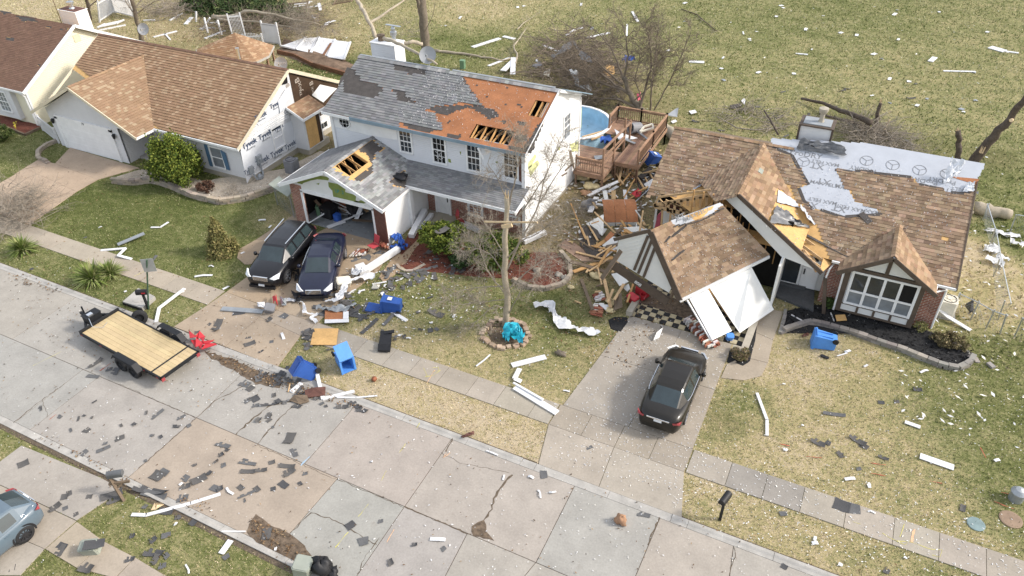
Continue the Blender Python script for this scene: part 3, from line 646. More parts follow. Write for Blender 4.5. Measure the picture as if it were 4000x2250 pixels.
b.bar((-15.1,31.3,5.22),(-15.1,35.6,7.13),.03,.16); b.bar((-15.1,35.6,7.13),(-15.1,38.9,5.68),.03,.16); b.each('rake_board',MT['white'],H2)
b = MB(); b.bar((-15.2,36.4,6.88),(-14.95,39.9,5.35),.3,.05); b.build('bent_rake_flashing',MT['blue_trim'],H2)
# torn siding: sheathing showing through
def wall_patch(name,parent,px,fn,n,m,t=.004,label=None):
    b = MB()
    for l in px: b.slab([fn(*p) for p in l],V(n)*t)
    o = b.build(name,MT[m],parent)
    if label: o['label'] = label
    return o
fx = lambda a,b_: GX(a,b_,-15.348)
MT['sheath_y'] = M('pale_yellow_sheathing',(.60,.62,.30),.8,.2,3)
wall_patch('sheathing_patch',GW,[[(2225,563),(2258,552),(2263,600),(2250,588),(2235,595)],[(2062,640),(2090,600),(2096,612),(2075,650),(2064,660)],[(2062,655),(2100,625),(2108,640),(2072,690)],[(2175,577),(2190,572),(2186,590)],[(2266,425),(2272,420),(2270,500),(2263,490)]],fx,(1,0,0), 'sheath_y')
wall_patch('torn_siding_strip',GW,[[(2222,590),(2230,585),(2238,620),(2246,668),(2236,650),(2226,620)],[(2205,665),(2235,635),(2238,642),(2208,670)],[(2192,985-300),(2215,672),(2214,678),(2195,690)]],fx,(1,0,0), 'oldwood',.012)
text('lettering', 'LP',.3,GX(2252,560,-15.34),(0,1,0),(0,0,1),MT['teal'],GW)
fy = lambda a,b_: GY(a,b_,31.9)
wall_patch('sheathing_patch',H2,[[(1750,620),(1760,622),(1763,636),(1752,633)],[(1795,592),(1802,592),(1799,606)],[(1934,632),(1946,630),(1942,640)],[(1830,640),(1842,655),(1836,662)],[(1424,518),(1455,523),(1453,528),(1424,523)],[(1297,480),(1301,482),(1303,495),(1299,493)]],fy,(0,-1,0), 'osb')
wall_patch('smooth_panel',H2,[[(1345,468),(1548,510),(1552,546),(1440,528),(1300,492),(1298,470)]],fy,(0,-1,0), 'white',.012)
b = MB(); b.slab([GY(2024,600,31.88),GY(2042,604,31.88),GY(2038,715,31.88),GY(2022,700,31.88)],(0,.02,0)); b.build('shutter',MT['copper'],H2)
for i,(x0,y0,x1,y1) in enumerate(((1560,510,1610,590),(1690,536,1742,632),(1825,563,1876,663),(1970,594,2022,692))):
    p,q = GY(x0,y0,31.9),GY(x1,y1,31.9)
    window(H2, 'y',p.x,q.x,q.z-.1,p.z+.05,31.9,-1,3,2,True,gm='dark' if i in (1,3) else 'glass',label=('broken window with hanging blinds' if i == 1 else None))
b = MB()
for k in range(9):
    p = GY(1700+R_.uniform(0,30),590+R_.uniform(0,22),31.84); b.bar(p,p+V((R_.uniform(-.35,.35),0,R_.uniform(-.35,.2))),.012,.02)
b.each('hanging_blinds',MT['white'],H2)
p,q = GY(1828,785,31.85),GY(1888,857,31.85); window(H2, 'y',p.x+.1,q.x-.1,q.z+.2,p.z-.05,31.86,-1,3,4,False,gm='glass_g',fw=.13)
p,q = GY(1990,842,31.85),GY(2026,878,31.85); window(H2, 'y',p.x,q.x,q.z+.1,p.z-.05,31.86,-1,3,3,False,fw=.13)
p,q = GX(2242,404,-15.35),GX(2262,520,-15.35); window(H2, 'x',36.9,37.75,3.55,5.0,-15.35,1,2,2,True,gm='glass_g')
oc = GY(1346,475,31.9); f = MB(); g = MB()
rr = [(math.cos(PI/8+k*PI/4),math.sin(PI/8+k*PI/4)) for k in range(8)]
for k in range(8):
    a,c = rr[k],rr[(k+1) % 8]; f.bar(oc+V((a[0]*.4,-.03,a[1]*.4)),oc+V((c[0]*.4,-.03,c[1]*.4)),.07,.09,up=(0,1,0))
for k in (-.12,.12): f.bar(oc+V((k,-.03,-.36)),oc+V((k,-.03,.36)),.02,.02); f.bar(oc+V((-.36,-.03,k)),oc+V((.36,-.03,k)),.02,.02)
g.slab([oc+V((a*.38,0,c*.38)) for a,c in rr],(0,-.012,0)); o = f.build('window',MT['white'],H2); o['label'] = 'small octagonal window'; g.build('pane',MT['glass'],o)
# brick front,door,porch roof
b = MB(); b.bx(-21.7,-15.42,31.84,31.9,0,2.75); b.build('brick_front',MT['brick'],H2)
p,q = GY(1703,752,31.84),GY(1760,834,31.84); dx0,dx1 = p.x+.05,q.x-.02
b = MB(); b.bx(dx0,dx1,31.79,31.84,.17,2.2); DR = b.build('front_door',MT['white'],H2)
b = MB(); b.bx(dx0+.15,dx1-.15,31.785,31.789,1.75,2.05); b.build('door_glass',MT['dark'],DR)
b = MB()
for k in range(5): x = dx0+.15+(dx1-dx0-.3)*k/4; b.bx(x-.012,x+.012,31.77,31.785,1.74,2.06)
b.bx(dx0+.15,dx1-.15,31.772,31.784,1.89,1.91); b.bar((dx0+.15,31.78,.3),(dx1-.15,31.78,1.1),.015,.06); b.bar((dx1-.15,31.775,.3),(dx0+.15,31.775,1.1),.015,.06); b.each('door_bars',MT['white'],DR)
b = MB(); b.bx(dx1-.1,dx1-.06,31.74,31.79,1.0,1.3); b.build('handle',MT['black'],DR)
b = MB(); b.bx(dx0-.12,dx0,31.76,31.84,.12,2.3); b.bx(dx1,dx1+.12,31.76,31.84,.12,2.3); b.bx(dx0-.12,dx1+.12,31.76,31.84,2.2,2.32); b.each('door_frame',MT['white'],H2)
b = MB(); b.bx(-22.2,-19.7,30.7,31.84,0,.14); b.each('porch_slab',MT['found'],H2)
sp = Slope((-22.9,30.0,2.62),(1,0,0),(0,1.9,.5)); Wp = math.hypot(1.9,.5); Lp = 7.85
b = MB(); deck_plane(sp,b,[(0,0),(Lp,0),(Lp,Wp),(0,Wp)],[]); PR = b.build('porch_roof',MT['deck'],H2)
b = MB(); shingles(sp,b,[(0,0),(Lp,0),(Lp,Wp),(0,Wp)],[],GREY,jit=.07); b.build('shingles',MT['shingle'],PR)
b = MB(); b.bar((-21.9,29.98,2.58),(-15.0,29.98,2.58),.04,.17); b.bar((-15.05,29.9,2.55),(-15.05,31.9,3.08),.05,.2); b.slab([(-15.08,30.05,2.5),(-15.08,31.75,2.5),(-15.08,31.75,3.0)],(-.1,0,0)); b.bx(-21.7,-15.1,30.05,31.8,2.5,2.53); b.each('porch_trim',MT['white'],H2)
# garage wing
sg = Slope((-21.62,27.35,2.55),(0,1,0),(-3.48,0,1.55)); Lg = 4.65; Wg = math.hypot(3.48,1.55)
sgl = Slope((-28.55,32.0,2.55),(0,-1,0),(3.45,0,1.55))
cH = sg.pl([(1305,648),(1385,600),(1440,630),(1370,687)]); rH = rect(cH)
og = [(0,0),(Lg,0),(Lg,Wg),(0,Wg)]
missg = [sg.pl([(1300,655),(1290,650),(1385,585),(1450,545),(1500,580),(1470,600),(1455,640),(1465,660),(1440,690),(1405,712),(1380,705)]),sg.pl([(1520,705),(1560,680),(1575,665),(1610,705),(1580,735),(1530,722)])]
b = MB(); deck_plane(sg,b,og,[rH]); GR = b.build('garage_roof',MT['ply'],H2)
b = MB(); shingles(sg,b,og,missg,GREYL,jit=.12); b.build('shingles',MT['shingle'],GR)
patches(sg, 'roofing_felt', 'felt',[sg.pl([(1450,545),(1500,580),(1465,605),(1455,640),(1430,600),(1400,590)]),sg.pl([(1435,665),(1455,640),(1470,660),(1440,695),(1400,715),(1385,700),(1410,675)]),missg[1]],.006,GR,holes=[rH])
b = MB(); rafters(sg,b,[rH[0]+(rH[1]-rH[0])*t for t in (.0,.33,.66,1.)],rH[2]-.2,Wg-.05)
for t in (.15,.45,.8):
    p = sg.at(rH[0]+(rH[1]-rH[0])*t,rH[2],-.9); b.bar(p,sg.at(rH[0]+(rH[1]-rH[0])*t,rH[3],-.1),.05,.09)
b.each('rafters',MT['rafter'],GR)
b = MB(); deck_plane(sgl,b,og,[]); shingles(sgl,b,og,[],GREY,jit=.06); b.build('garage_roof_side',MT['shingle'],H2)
b = MB(); ridge_caps(b,(-25.1,27.35,4.11),(-25.1,31.9,4.11),GREYL,(.45,0,0),.3); b.build('ridge_cap',MT['shingle'],GR)
b = MB(); b.bar((-25.1,27.33,4.02),(-21.55,27.33,2.46),.05,.2); b.bar((-25.1,27.33,4.02),(-28.6,27.33,2.46),.05,.2); b.bar((-21.6,27.3,2.47),(-21.6,30.0,2.47),.05,.14); b.bar((-28.6,27.3,2.48),(-28.6,32,2.48),.1,.12); b.each('garage_trim',MT['white'],H2)
b = MB(); wall_y(b,[(-28.15,2.18),(-21.75,2.18),(-21.75,2.6),(-25.1,4.05),(-28.15,2.66)],27.75,.12); GG = b.build('garage_gable',MT['stucco'],H2)
fg = lambda a,c: GY(a,c,27.748)
wall_patch('sheathing_patch',GG,[[(1160,702),(1200,695),(1235,684),(1285,692),(1283,705),(1240,700),(1215,705),(1185,715),(1180,720),(1162,715)],[(1282,711),(1352,725),(1348,750),(1392,763),(1388,790),(1410,782),(1440,792),(1420,795),(1380,786),(1302,768),(1298,745),(1284,730)],[(1335,705),(1360,720),(1392,745),(1385,752),(1350,735)],[(1425,765),(1450,790),(1425,785)],[(1234,718),(1248,714),(1246,722)]],fg,(0,-1,0), 'osb')
b = MB(); p = GY(1310,705,27.74); P = [(p.x+.42*math.cos(a),p.z-.15+.55*math.sin(a)) for a in [k*PI/12 for k in range(13)]]; b.slab([(x,27.745,z) for x,z in P],(0,-.05,0)); b.build('arched_vent',MT['sid'],GG)
for tx,ty,bd_,sz in ((1318,752, 'LP',.28),(1340,758, '2',.3),(1375,732, 'LP',.22)): text('lettering',bd_,sz,GY(tx,ty,27.742),(1,0,0),(0,0,1),MT['teal'],GG)
b = MB(); b.bx(-28.15,-27.35,27.72,27.87,0,2.5); b.bx(-22.52,-21.77,27.735,27.87,0,2.5); b.each('brick_pier',MT['brick'],H2)
b = MB(); b.bx(-22.50,-21.80,27.715,27.735,.1,2.45); o = b.build('bare_pier_panel',MT['copper'],H2)
b = MB(); wall_x(b,[(27.76,0),(31.9,0),(31.9,2.55),(27.76,2.55)],-21.75,-.12); b.build('garage_side_wall',MT['sid_sun'],H2)
b = MB(); wall_x(b,[(27.88,0),(31.9,0),(31.9,2.5),(27.88,2.5)],-28.13,.12); b.build('garage_left_wall',MT['sid'],H2)
b = MB(); b.bx(-21.9,-21.55,29.9,30.2,0,2.5); b.each('downpipe',MT['white'],H2)
b = MB(); b.bx(-27.45,-27.3,27.70,27.75,0,2.2); b.bx(-22.6,-22.48,27.70,27.75,0,2.2); b.bx(-27.45,-22.48,27.70,27.75,2.12,2.3); b.each('garage_door_frame',MT['white'],H2)
b = MB(); b.bx(-28.0,-21.9,27.8,31.85,.0,.04); b.build('garage_floor',MT['steel'],H2)
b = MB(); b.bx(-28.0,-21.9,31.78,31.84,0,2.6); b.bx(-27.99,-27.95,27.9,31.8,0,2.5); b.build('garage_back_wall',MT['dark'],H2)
# chimney chase behind the ridge
CH = [(-29.5,-28.1)]
b = MB(); cx0,cx1,cy0,cy1 = -29.05,-27.35,38.6,39.6
cx0,cx1,cy0,cy1,cz = -29.3,-27.5,38.3,39.35,6.95
b.bx(cx0,cx1,cy0,cy1,0,cz); CHM = b.build('chimney',MT['sid'],H2)
b = MB(); b.bx(cx1,cx1+.02,cy0-.02,cy1+.02,5,cz); b.bx(cx0-.05,cx1+.07,cy0-.05,cy1+.05,cz,cz+.06); b.build('chimney_cap',MT['white'],CHM)
b = MB(); b.lathe((cx0+.5,cy0+.5,cz+.06),[(.2,0),(.2,.28),(.27,.28),(.27,.36),(.0,.4)],16); b.build('flue',MT['oldwood'],CHM)
b = MB(); b.lathe((cx1-.45,cy1-.35,cz+.06),[(.14,0),(.14,.35),(.22,.4),(.22,.6),(.14,.66),(.14,.8),(.05,.95)],16); b.bar((cx1-.95,cy1-.35,cz+1.05),(cx1+.1,cy1-.3,cz+1.02),.2,.03); b.build('flue',MT['metal'],CHM)
# ------------------------------------------------------------------ the tan house with house wrap on its side
H1 = thing('tan_roof_house', 'pale single-storey house with brown shingle roof and house wrap on its side', 'house',(-42.5,32,0))
RZ,RY = 5.6,35.25
s1 = Slope((-51.0,29.7,2.6),(1,0,0),(0,RY-29.7,RZ-2.6)); L1 = 17.3; W1 = math.hypot(RY-29.7,RZ-2.6)
b = MB(); o1 = [(0,0),(L1,0),(L1,W1),(0,W1)]; deck_plane(s1,b,[(10.1,0),(L1,0),(L1,W1),(0,W1),(0,3)],[]); RF = b.build('roof',MT['ply'],H1)
b = MB(); shingles(s1,b,[(6.5,1.2),(10.1,0),(L1,0),(L1,W1),(0,W1),(0,3)],[],TAN1,jit=.05,lift=.03,row=.2,tab=.26); b.build('shingles',MT['shingle'],RF)
sr = Slope((-40.75,28.2,2.58),(0,1,0),(-4.95,0,2.52)); Wr = math.hypot(4.95,2.52)
orr = [(0,0),(1.5,0),(6.1,Wr),(0,Wr)]
b = MB(); deck_plane(sr,b,orr,[]); GR = b.build('garage_roof',MT['ply'],H1)
b = MB(); shingles(sr,b,orr,[],[(.285,.185,.115),(.30,.197,.123),(.27,.176,.108),(.29,.19,.118),(.285,.185,.115),(.37,.275,.18)],jit=.05,lift=.018,row=.2,tab=.26); b.build('shingles',MT['shingle'],GR)
srl = Slope((-50.65,34.3,2.58),(0,-1,0),(4.95,0,2.52))
b = MB(); deck_plane(srl,b,[(0,0),(6.1,0),(6.1,Wr),(0,Wr)],[]); shingles(srl,b,[(4.6,0),(6.1,0),(6.1,Wr),(0,Wr)],[],TAN1,jit=.06); b.build('garage_roof_side',MT['shingle'],H1)
b = MB(); deck_plane(Slope((-33.7,40.8,2.6),(-1,0,0),(0,RY-40.8,RZ-2.6)),b,[(0,0),(L1,0),(L1,6.3),(0,6.3)],[]); b.build('rear_roof_slope',MT['ply'],H1)
b = MB(); ridge_caps(b,(-51,RY,RZ+.01),(-33.7,RY,RZ+.01),RUST,(.5,0,0),.3); ridge_caps(b,(-45.7,28.2,5.1),(-45.7,34.3,5.1),TAN1,(.5,0,0),.3); b.build('ridge_cap',MT['shingle'],RF)
p0 = sr.at(1.5,0,.03); p1 = sr.at(6.1,Wr,.03)
b = MB(); b.bar((-40.95,29.62,2.52),(-33.65,29.62,2.52),.08,.13); b.bar((-40.72,28.15,2.5),(-40.72,29.62,2.5),.06,.14); b.each('gutter',MT['white'],H1)
MT['cream_trim'] = M('cream_trim',(.66,.58,.43),.6,.08,3)
b = MB(); b.bar((-45.7,28.17,5.0),(-40.7,28.17,2.48),.06,.18); b.bar((-45.7,28.17,5.0),(-50.7,28.17,2.48),.06,.18); b.bar((-33.68,29.6,2.52),(-33.68,RY,RZ-.06),.05,.2); b.bar((-33.68,RY,RZ-.06),(-33.68,40.6,2.72),.06,.22); b.bar((-51.02,29.7,2.55),(-51.02,RY,RZ-.05),.05,.16); b.each('rake_board',MT['cream_trim'],H1)
b = MB(); wall_y(b,[(-49.7,0),(-43.1,0),(-43.1,2.55),(-41.2,2.62),(-45.7,4.95),(-49.9,2.75)],28.75,.12); b.bx(-43.22,-43.1,28.8,31.2,0,2.6); b.bx(-49.7,-49.58,28.8,35,0,2.6); b.build('garage_wall',MT['sid_g'],H1)
b = MB(); b.bx(-48.9,-43.95,28.70,28.76,.03,2.15)
for k in range(1,4): b.bx(-48.85,-44.0,28.69,28.70,.03+k*.53-.012,.03+k*.53+.012)
GD = b.build('garage_door',MT['white'],H1)
b = MB(); b.bx(-49.2,-48.9,28.66,28.75,0,2.3); b.bx(-43.95,-43.7,28.66,28.75,0,2.3); b.bx(-49.2,-43.7,28.66,28.75,2.15,2.4); b.each('garage_door_frame',MT['white'],H1)
text('house_number', '19',.26,(-46.35,28.655,2.18),(1,0,0),(0,0,1),MT['black'],H1)
for x in (-49.4,-43.5,-40.5):
    b = MB(); y = 28.6 if x < -42 else 30.9; z = 1.95
    b.lathe((x,y,z-.2),[(.02,0),(.08,.06),(.11,.25),(.13,.27),(.02,.38)],8); b.bar((x,y+.15,z+.1),(x,y,z+.15),.03,.03); b.build('lantern',MT['black'],H1)
b = MB(); wall_y(b,[(-43.1,0.1),(-39.6,.1),(-39.6,2.55),(-43.1,2.55)],31.2,.12); wall_x(b,[(29.95,.35),(31.2,.35),(31.2,2.5),(29.95,2.5)],-39.75,.12); wall_y(b,[(-39.75,.35),(-33.82,.35),(-33.82,2.55),(-39.75,2.55)],29.95,.12); b.build('front_wall',MT['sid_g'],H1)
b = MB(); b.bx(-42.2,-41.3,31.12,31.2,.2,2.2); DR = b.build('front_door',MT['white'],H1)
b = MB(); b.bx(-42.0,-41.5,31.10,31.12,1.05,1.95); b.build('door_glass',MT['glass'],DR)
b = MB(); b.bx(-43.05,-39.75,29.6,31.1,0,.14); b.bx(-42.6,-40.9,30.9,31.15,.14,.24); b.each('porch_slab',MT['kerb'],H1)
b = MB(); b.bx(-42.1,-41.2,30.3,30.8,.142,.16); tag(b.build('doormat',MT['brownmat']), 'brown doormat on the concrete porch of the tan-roofed house', 'doormat')
b = MB(); p = GX(964,728,-33.8)
wall_x(b,[(29.95,.35),(41,.35),(41,2.5),(RY,5.45),(29.95,2.6)],-33.8,-.12); SW = b.build('side_wall',MT['sid_g'],H1)
b = MB(); b.bx(-39.7,-33.83,29.98,41,0,.35); b.bx(-33.95,-33.78,29.9,41,0,.35); b.each('foundation',MT['found'],H1)
b = MB(); wall_x(b,[(35.3,1.5),(39.9,1.5),(39.9,2.9),(35.35,5.35),(35.3,5.35)],-33.79,.008); SH = b.build('bare_sheathing',MT['sheath'],H1)
wx = lambda a,c: GX(a,c,-33.785)
wall_patch('white_siding_piece',SH,[[(1250,330),(1316,345),(1262,400),(1218,372)]],lambda a,c: GX(a,c,-33.77),(1,0,0), 'white',.02)
wall_patch('small_opening',SH,[[(1100,310),(1122,300),(1124,325),(1102,332)]],lambda a,c: GX(a,c,-33.77),(1,0,0), 'dark',.004)
for tx,ty,bd_,sz in ((1168,310, 'B',.6),(1178,335, 'J=X',.42),(1178,360, 'TM',.3),(1222,322, 'B',.5),(1225,350, 'J=X',.3),(1130,330, 'B',.45)): text('lettering',bd_,sz,GX(tx,ty,-33.765),(0,0,1),(0,-1,0),MT['ink_w'],SH)
wall_patch('house_wrap',SW,[[(939,590),(1110,485),(1172,455),(1195,545),(1160,575),(1010,640),(965,716)],[(1000,480),(1085,410),(1125,395),(1130,420),(1085,445),(1010,490)]],wx,(1,0,0), 'wrap',.01)
b = MB(); nx_ = 9                                                  # loose billowing corner of the wrap
P = [(1085,395),(1112,345),(1125,342),(1131,375),(1130,410),(1090,440)]
for k in range(len(P)):
    b.poly([wx(1105,405)+V((.14,0,0)),wx(*P[k])+V((.02+.08*(k % 2),0,0)),wx(*P[(k+1) % len(P)])+V((.02+.08*((k+1) % 2),0,0))])
b.build('loose_wrap_corner',MT['wrap'],H1)
for tx,ty,sz in ((977,570,.52),(1038,535,.5),(1090,505,.36),(1083,603,.5),(1027,635,.5),(1135,573,.45),(975,672,.38),(1020,460,.45),(1078,415,.42)):
    p = GX(tx,ty,-33.765); text('lettering', 'Tyvek',sz,p,(0,1,0),(0,0,1),MT['ink'],SW); text('lettering', 'HomeWrap',sz*.32,p-V((0,0,sz*.38)),(0,1,0),(0,0,1),MT['ink_g'],SW)
b = MB(); 
for k in range(3): b.bx(-33.80,-33.77,31.0+k*.3,34.5+k*.1,2.62+k*.14,2.70+k*.14)
b.bx(-33.8,-33.76,30.4,33.0,.36,.42); b.each('hanging_siding',MT['white'],SW)
window(H1, 'x',32.75,33.6,1.15,2.5,-33.79,1,1,1,True)
p,q = GY(806,572,29.95),GY(868,700,29.95)
W_ = window(H1, 'y',p.x+.28,p.x+1.2,.72,2.05,29.95,-1,1,1,True,gm='glass_g')
b = MB(); b.bx(p.x-.12,p.x+.16,29.88,29.93,.65,2.15); b.build('shutter',MT['shut'],H1)
b = MB(); b.slab([(p.x+1.22,29.88,2.05),(p.x+1.62,29.86,1.9),(p.x+1.62,29.86,.7),(p.x+1.3,29.88,.7)],(0,.03,0)); o = b.build('shutter',MT['shut'],H1); o['label'] = 'tilted loose blue shutter'
b = MB(); b.bx(-39.55,-39.25,29.88,29.93,.65,2.15); b.build('shutter',MT['shut'],H1)
b = MB(); b.tube([(-39.8,29.9,2.45),(-39.8,29.75,2.2),(-39.8,29.75,.1),(-39.8,29.3,.05)],.055,6); b.each('downpipe',MT['white'],H1)
# bump-out with its little roof,one side boarded up
b = MB(); b.bx(-33.79,-32.75,34.65,36.3,.4,2.75); BO = b.build('bay_extension',MT['sid_g'],H1)
b = MB(); b.bx(-32.75,-32.72,34.8,35.85,.5,2.6); b.build('plywood_board',MT['ply'],BO)
b = MB(); b.bx(-32.745,-32.715,35.87,36.2,.5,2.62); b.build('dark_opening',MT['sheath'],BO)
b = MB(); b.bx(-33.8,-32.8,34.7,36.9,0,.42); b.each('foundation',MT['found'],BO)
sb = Slope((-32.5,34.4,2.72),(0,1,0),(-1.25,0,.62)); b = MB(); deck_plane(sb,b,[(0,0),(2.3,0),(2.3,1.4),(0,1.4)],[]); b.build('small_roof',MT['white'],BO)
b = MB(); shingles(sb,b,[(0,0),(2.3,0),(2.3,1.4),(0,1.4)],[],TAN1); b.build('shingles',MT['shingle'],BO)
b = MB(); b.bar((-32.45,34.36,2.7),(-32.45,36.75,2.7),.06,.16); b.bar((-32.45,34.36,2.7),(-33.75,34.36,3.35),.05,.16); b.each('trim',MT['white'],BO)
for y0 in (37.3,): window(H1, 'x',y0,y0+.7,.55,.95,-33.79,1,2,1,False)
# meter,tap,pipes on the side wall
b = MB(); p = GX(1020,665,-33.75); b.bx(-33.8,-33.6,p.y-.2,p.y+.2,.95,1.5); b.lathe((-33.6,p.y,1.25),[(.0,.12),(.1,.1),(.1,0)],12,M=Matrix.Rotation(PI/2,3, 'Y')); b.tube([(-33.7,p.y,.95),(-33.7,p.y,0)],.05,6); b.bx(-33.8,-33.65,p.y-1.0,p.y-.65,.6,1.1); b.tube([(-33.6,p.y-.8,.6),(-33.5,p.y-.75,.2),(-33.4,p.y-.3,.15),(-33.5,p.y-.1,.5)],.06,6); b.lathe((-33.5,p.y-.45,.1),[(.15,0),(.17,.2),(.1,.32),(0,.34)],10); b.build('utility_meter',MT['greymetal'],H1)
# dish aerials
def dish(name,label,pos,face,r,m='dishgrey',letters=None):
    t = thing(name,label, 'satellite dish',pos)
    f = V(face).normalized(); Mx = f.to_track_quat('Z', 'Y').to_matrix(); c = V(pos)+V((0,0,.75))
    b = MB(); b.lathe(c,[(r*k/6,(k/6)**2*r*.28) for k in range(7)],24,M=Mx); b.lathe(c-f*.02,[(r*k/6,(k/6)**2*r*.28) for k in range(6,-1,-1)],24,M=Mx); b.build('reflector',MT[m],t,True)
    b = MB(); b.tube([V(pos),c-f*.05],.03,8); b.build('mast',MT['steel'],t)
    b = MB(); e = c+f*r*1.0+V((0,0,-.1)); b.tube([c-V((0,0,r*.8)),e],.018,6); b.box(e,(.09,.09,.14)); b.build('arm',MT['steel'],t)
    if letters: text('lettering',letters,r*.42,c+f*(r*.12),V((0,0,1)).cross(f),V((0,0,1)),MT['ink_l'],t,.02)
    return t
dish('satellite_dish', 'grey dish aerial with white lettering behind the torn gable peak',GY(1108,292,37.6),(.35,-.85,.45),.46,letters='DIRECTV')
dish('satellite_dish', 'small grey dish aerial standing behind the tan roof near the bare trunk',GY(575,155,36.6),(.35,-.85,.45),.42,letters='dish')
dish('satellite_dish', 'pale dish aerial on the ridge of the two-storey house under a branch',(-23.6,36.1,6.92),(.25,-.8,.5),.5)
# ------------------------------------------------------------------ the house with the cream gable
H0 = thing('cream_gable_house', 'house with rust brown roof, cream siding gable and white chimney', 'house',(-60,33,0))
s0 = Slope((-75,29.9,2.78),(1,0,0),(0,5.5,3.05)); L0 = 21.3; W0 = math.hypot(5.5,3.05)
b = MB(); o0 = [(0,0),(L0,0),(L0,W0),(0,W0)]; deck_plane(s0,b,o0,[]); RF = b.build('roof',MT['ply'],H0)
torn = [s0.pl(l) for l in ([(20,145),(62,150),(58,160),(25,158)],[(60,60),(130,70),(150,85),(90,82)],[(0,42),(40,50),(20,60)],[(160,95),(215,105),(200,112)],[(230,110),(270,112),(240,120)],[(148,252),(160,254),(155,260)])]
b = MB(); shingles(s0,b,[(8,0),(L0,0),(L0,W0),(8,W0)],torn,RUST,jit=.05,lift=.012); b.build('shingles',MT['shingle'],RF)
patches(s0, 'roofing_felt', 'felt',[grow(q) for q in torn],.008,RF)
b = MB(); wall_x(b,[(30.3,0),(41,0),(41,2.8),(35.4,5.75),(30.3,2.85)],-54.05,-.12); b.build('gable_wall',MT['cream'],H0)
b = MB(); wall_y(b,[(-75,0),(-54.17,0),(-54.17,2.75),(-75,2.75)],30.3,.12); b.build('front_wall',MT['cream'],H0)
b = MB(); b.bar((-53.68,29.85,2.68),(-53.68,35.4,5.8),.06,.22); b.bar((-53.68,35.4,5.8),(-53.68,41,2.7),.06,.22); b.bar((-75,29.86,2.7),(-53.7,29.86,2.7),.08,.14); b.bx(-54.2,-54.0,30.2,30.32,0,2.7); b.each('trim',MT['white'],H0)
b = MB(); b.bx(-54.05,-54.02,35.2,35.75,4.55,5.1); b.build('gable_vent',MT['cream_trim'],H0)
b = MB(); deck_plane(Slope((-53.7,40.9,2.78),(-1,0,0),(0,-5.5,3.05)),b,o0,[]); b.build('rear_roof_slope',MT['ply'],H0)
p = GY(40,405,30.3); b = MB(); b.bx(p.x-1.3,p.x+1.15,29.95,30.3,.35,2.6); BW = b.build('window_bay',MT['sid_g'],H0)
window(H0, 'y',p.x-.55,p.x+.5,.85,2.3,29.95,-1,3,2,True,gm='glass_g')
b = MB(); b.tube([(-54.3,29.9,2.6),(-54.1,30.1,2.3),(-54.1,30.15,.1)],.06,6); b.each('downpipe',MT['white'],H0)
ca,cb = GY(226,38,38.2),GY(292,50,38.2); CX0,CX1,CZ = ca.x,cb.x,(ca.z+cb.z)/2; b = MB(); b.bx(CX0,CX1,38.2,39.3,0,CZ); CHM = b.build('chimney',MT['sid'],H0)
b = MB(); b.bx(CX1,CX1+.02,38.2,39.3,3,CZ); b.bx(CX0-.05,CX1+.05,38.15,39.35,CZ,CZ+.03); b.each('chimney_trim',MT['white'],CHM)
b = MB(); b.bx(CX0+.05,CX1-.05,38.25,39.25,CZ+.03,CZ+.07); b.build('chimney_top',MT['copper'],CHM)
b = MB(); b.lathe(((CX0+CX1)/2,38.75,CZ+.07),[(.22,0),(.16,.1),(.16,.35),(.28,.4),(.28,.52),(.05,.6)],14); b.build('flue',MT['metal'],CHM)
b = MB(); b.tube([(CX0,38.1,4.2),(CX0,38.1,CZ+1)],.03,5); b.build('vent_pipe',MT['oldwood'],CHM)
# ------------------------------------------------------------------ the half-collapsed brown-roofed house
H3 = thing('brown_roof_house', 'brown shingle house with collapsed garage wing and pale torn underlayment', 'house',(-1.5,33,0))
s3 = Slope((-9.15,32.15,2.75),(1,0,0),(0,5.6,2.48)); L3 = 14.65; W3 = math.hypot(5.6,2.48)
o3 = [(0,0),(L3,0),(L3,W3),(0,W3)]
miss_w = s3.pl([(3010,540),(3018,575),(3060,590),(3094,605),(3110,640),(3130,674),(3159,721),(3120,735),(3140,782),(3174,818),(3205,818),(3303,851),(3390,838),(3446,836),(3418,814),(3341,788),(3318,750),(3296,712),(3262,662),(3300,660),(3340,668),(3411,668),(3415,680),(3559,690),(3575,700),(3590,722),(3687,740),(3700,755),(3790,752),(3850,640),(3400,560)])
miss_c = s3.pl([(2470,768),(2640,763),(2700,745),(2860,650),(2984,590),(3130,800),(3188,884),(3240,990),(3240,1140),(2470,1140)])
b = MB(); deck_plane(s3,b,[(4.2,0),(L3,0),(L3,W3),(0,W3),(0,2.2)],[]); RF = b.build('roof',MT['ply'],H3)
b = MB(); shingles(s3,b,o3,[miss_w,miss_c],TAN3,row=.2,tab=.3,jit=.16,lift=.013,skip=.004); b.build('shingles',MT['shingle'],RF)
b = MB(); patch(s3,b,[miss_w],.006,.08); b.build('underlayment',MT['felt_w'],RF)
b = MB()
for l in ([(3018,576),(3094,607)],[(3094,607),(3130,676),(3159,722)],[(3120,734),(3140,784),(3174,818)],[(3205,820),(3303,852)],[(3303,846),(3446,838)],[(3262,664),(3330,672)],[(3340,668),(3411,670)],[(3415,676),(3559,692)],[(3590,720),(3687,742)],[(3715,752),(3790,758)]):
    for p,q in zip(l[:-1],l[1:]): b.bar(GP(*p,s3.o,s3.n)+s3.n*.012,GP(*q,s3.o,s3.n)+s3.n*.012,.16,.014,up=s3.n)
b.each('shingle_backing',MT['felt'],RF)
b = MB(); ridge_caps(b,(-9.2,37.75,5.24),(-2.9,37.75,5.24),TAN3L,(.44,0,0),.3); b.build('ridge_cap',MT['shingle'],RF)
b = MB(); s3b = Slope((5.5,43.4,2.75),(-1,0,0),(0,-5.6,2.48)); deck_plane(s3b,b,o3,[]); b.build('rear_roof_slope',MT['oldwood'],H3)
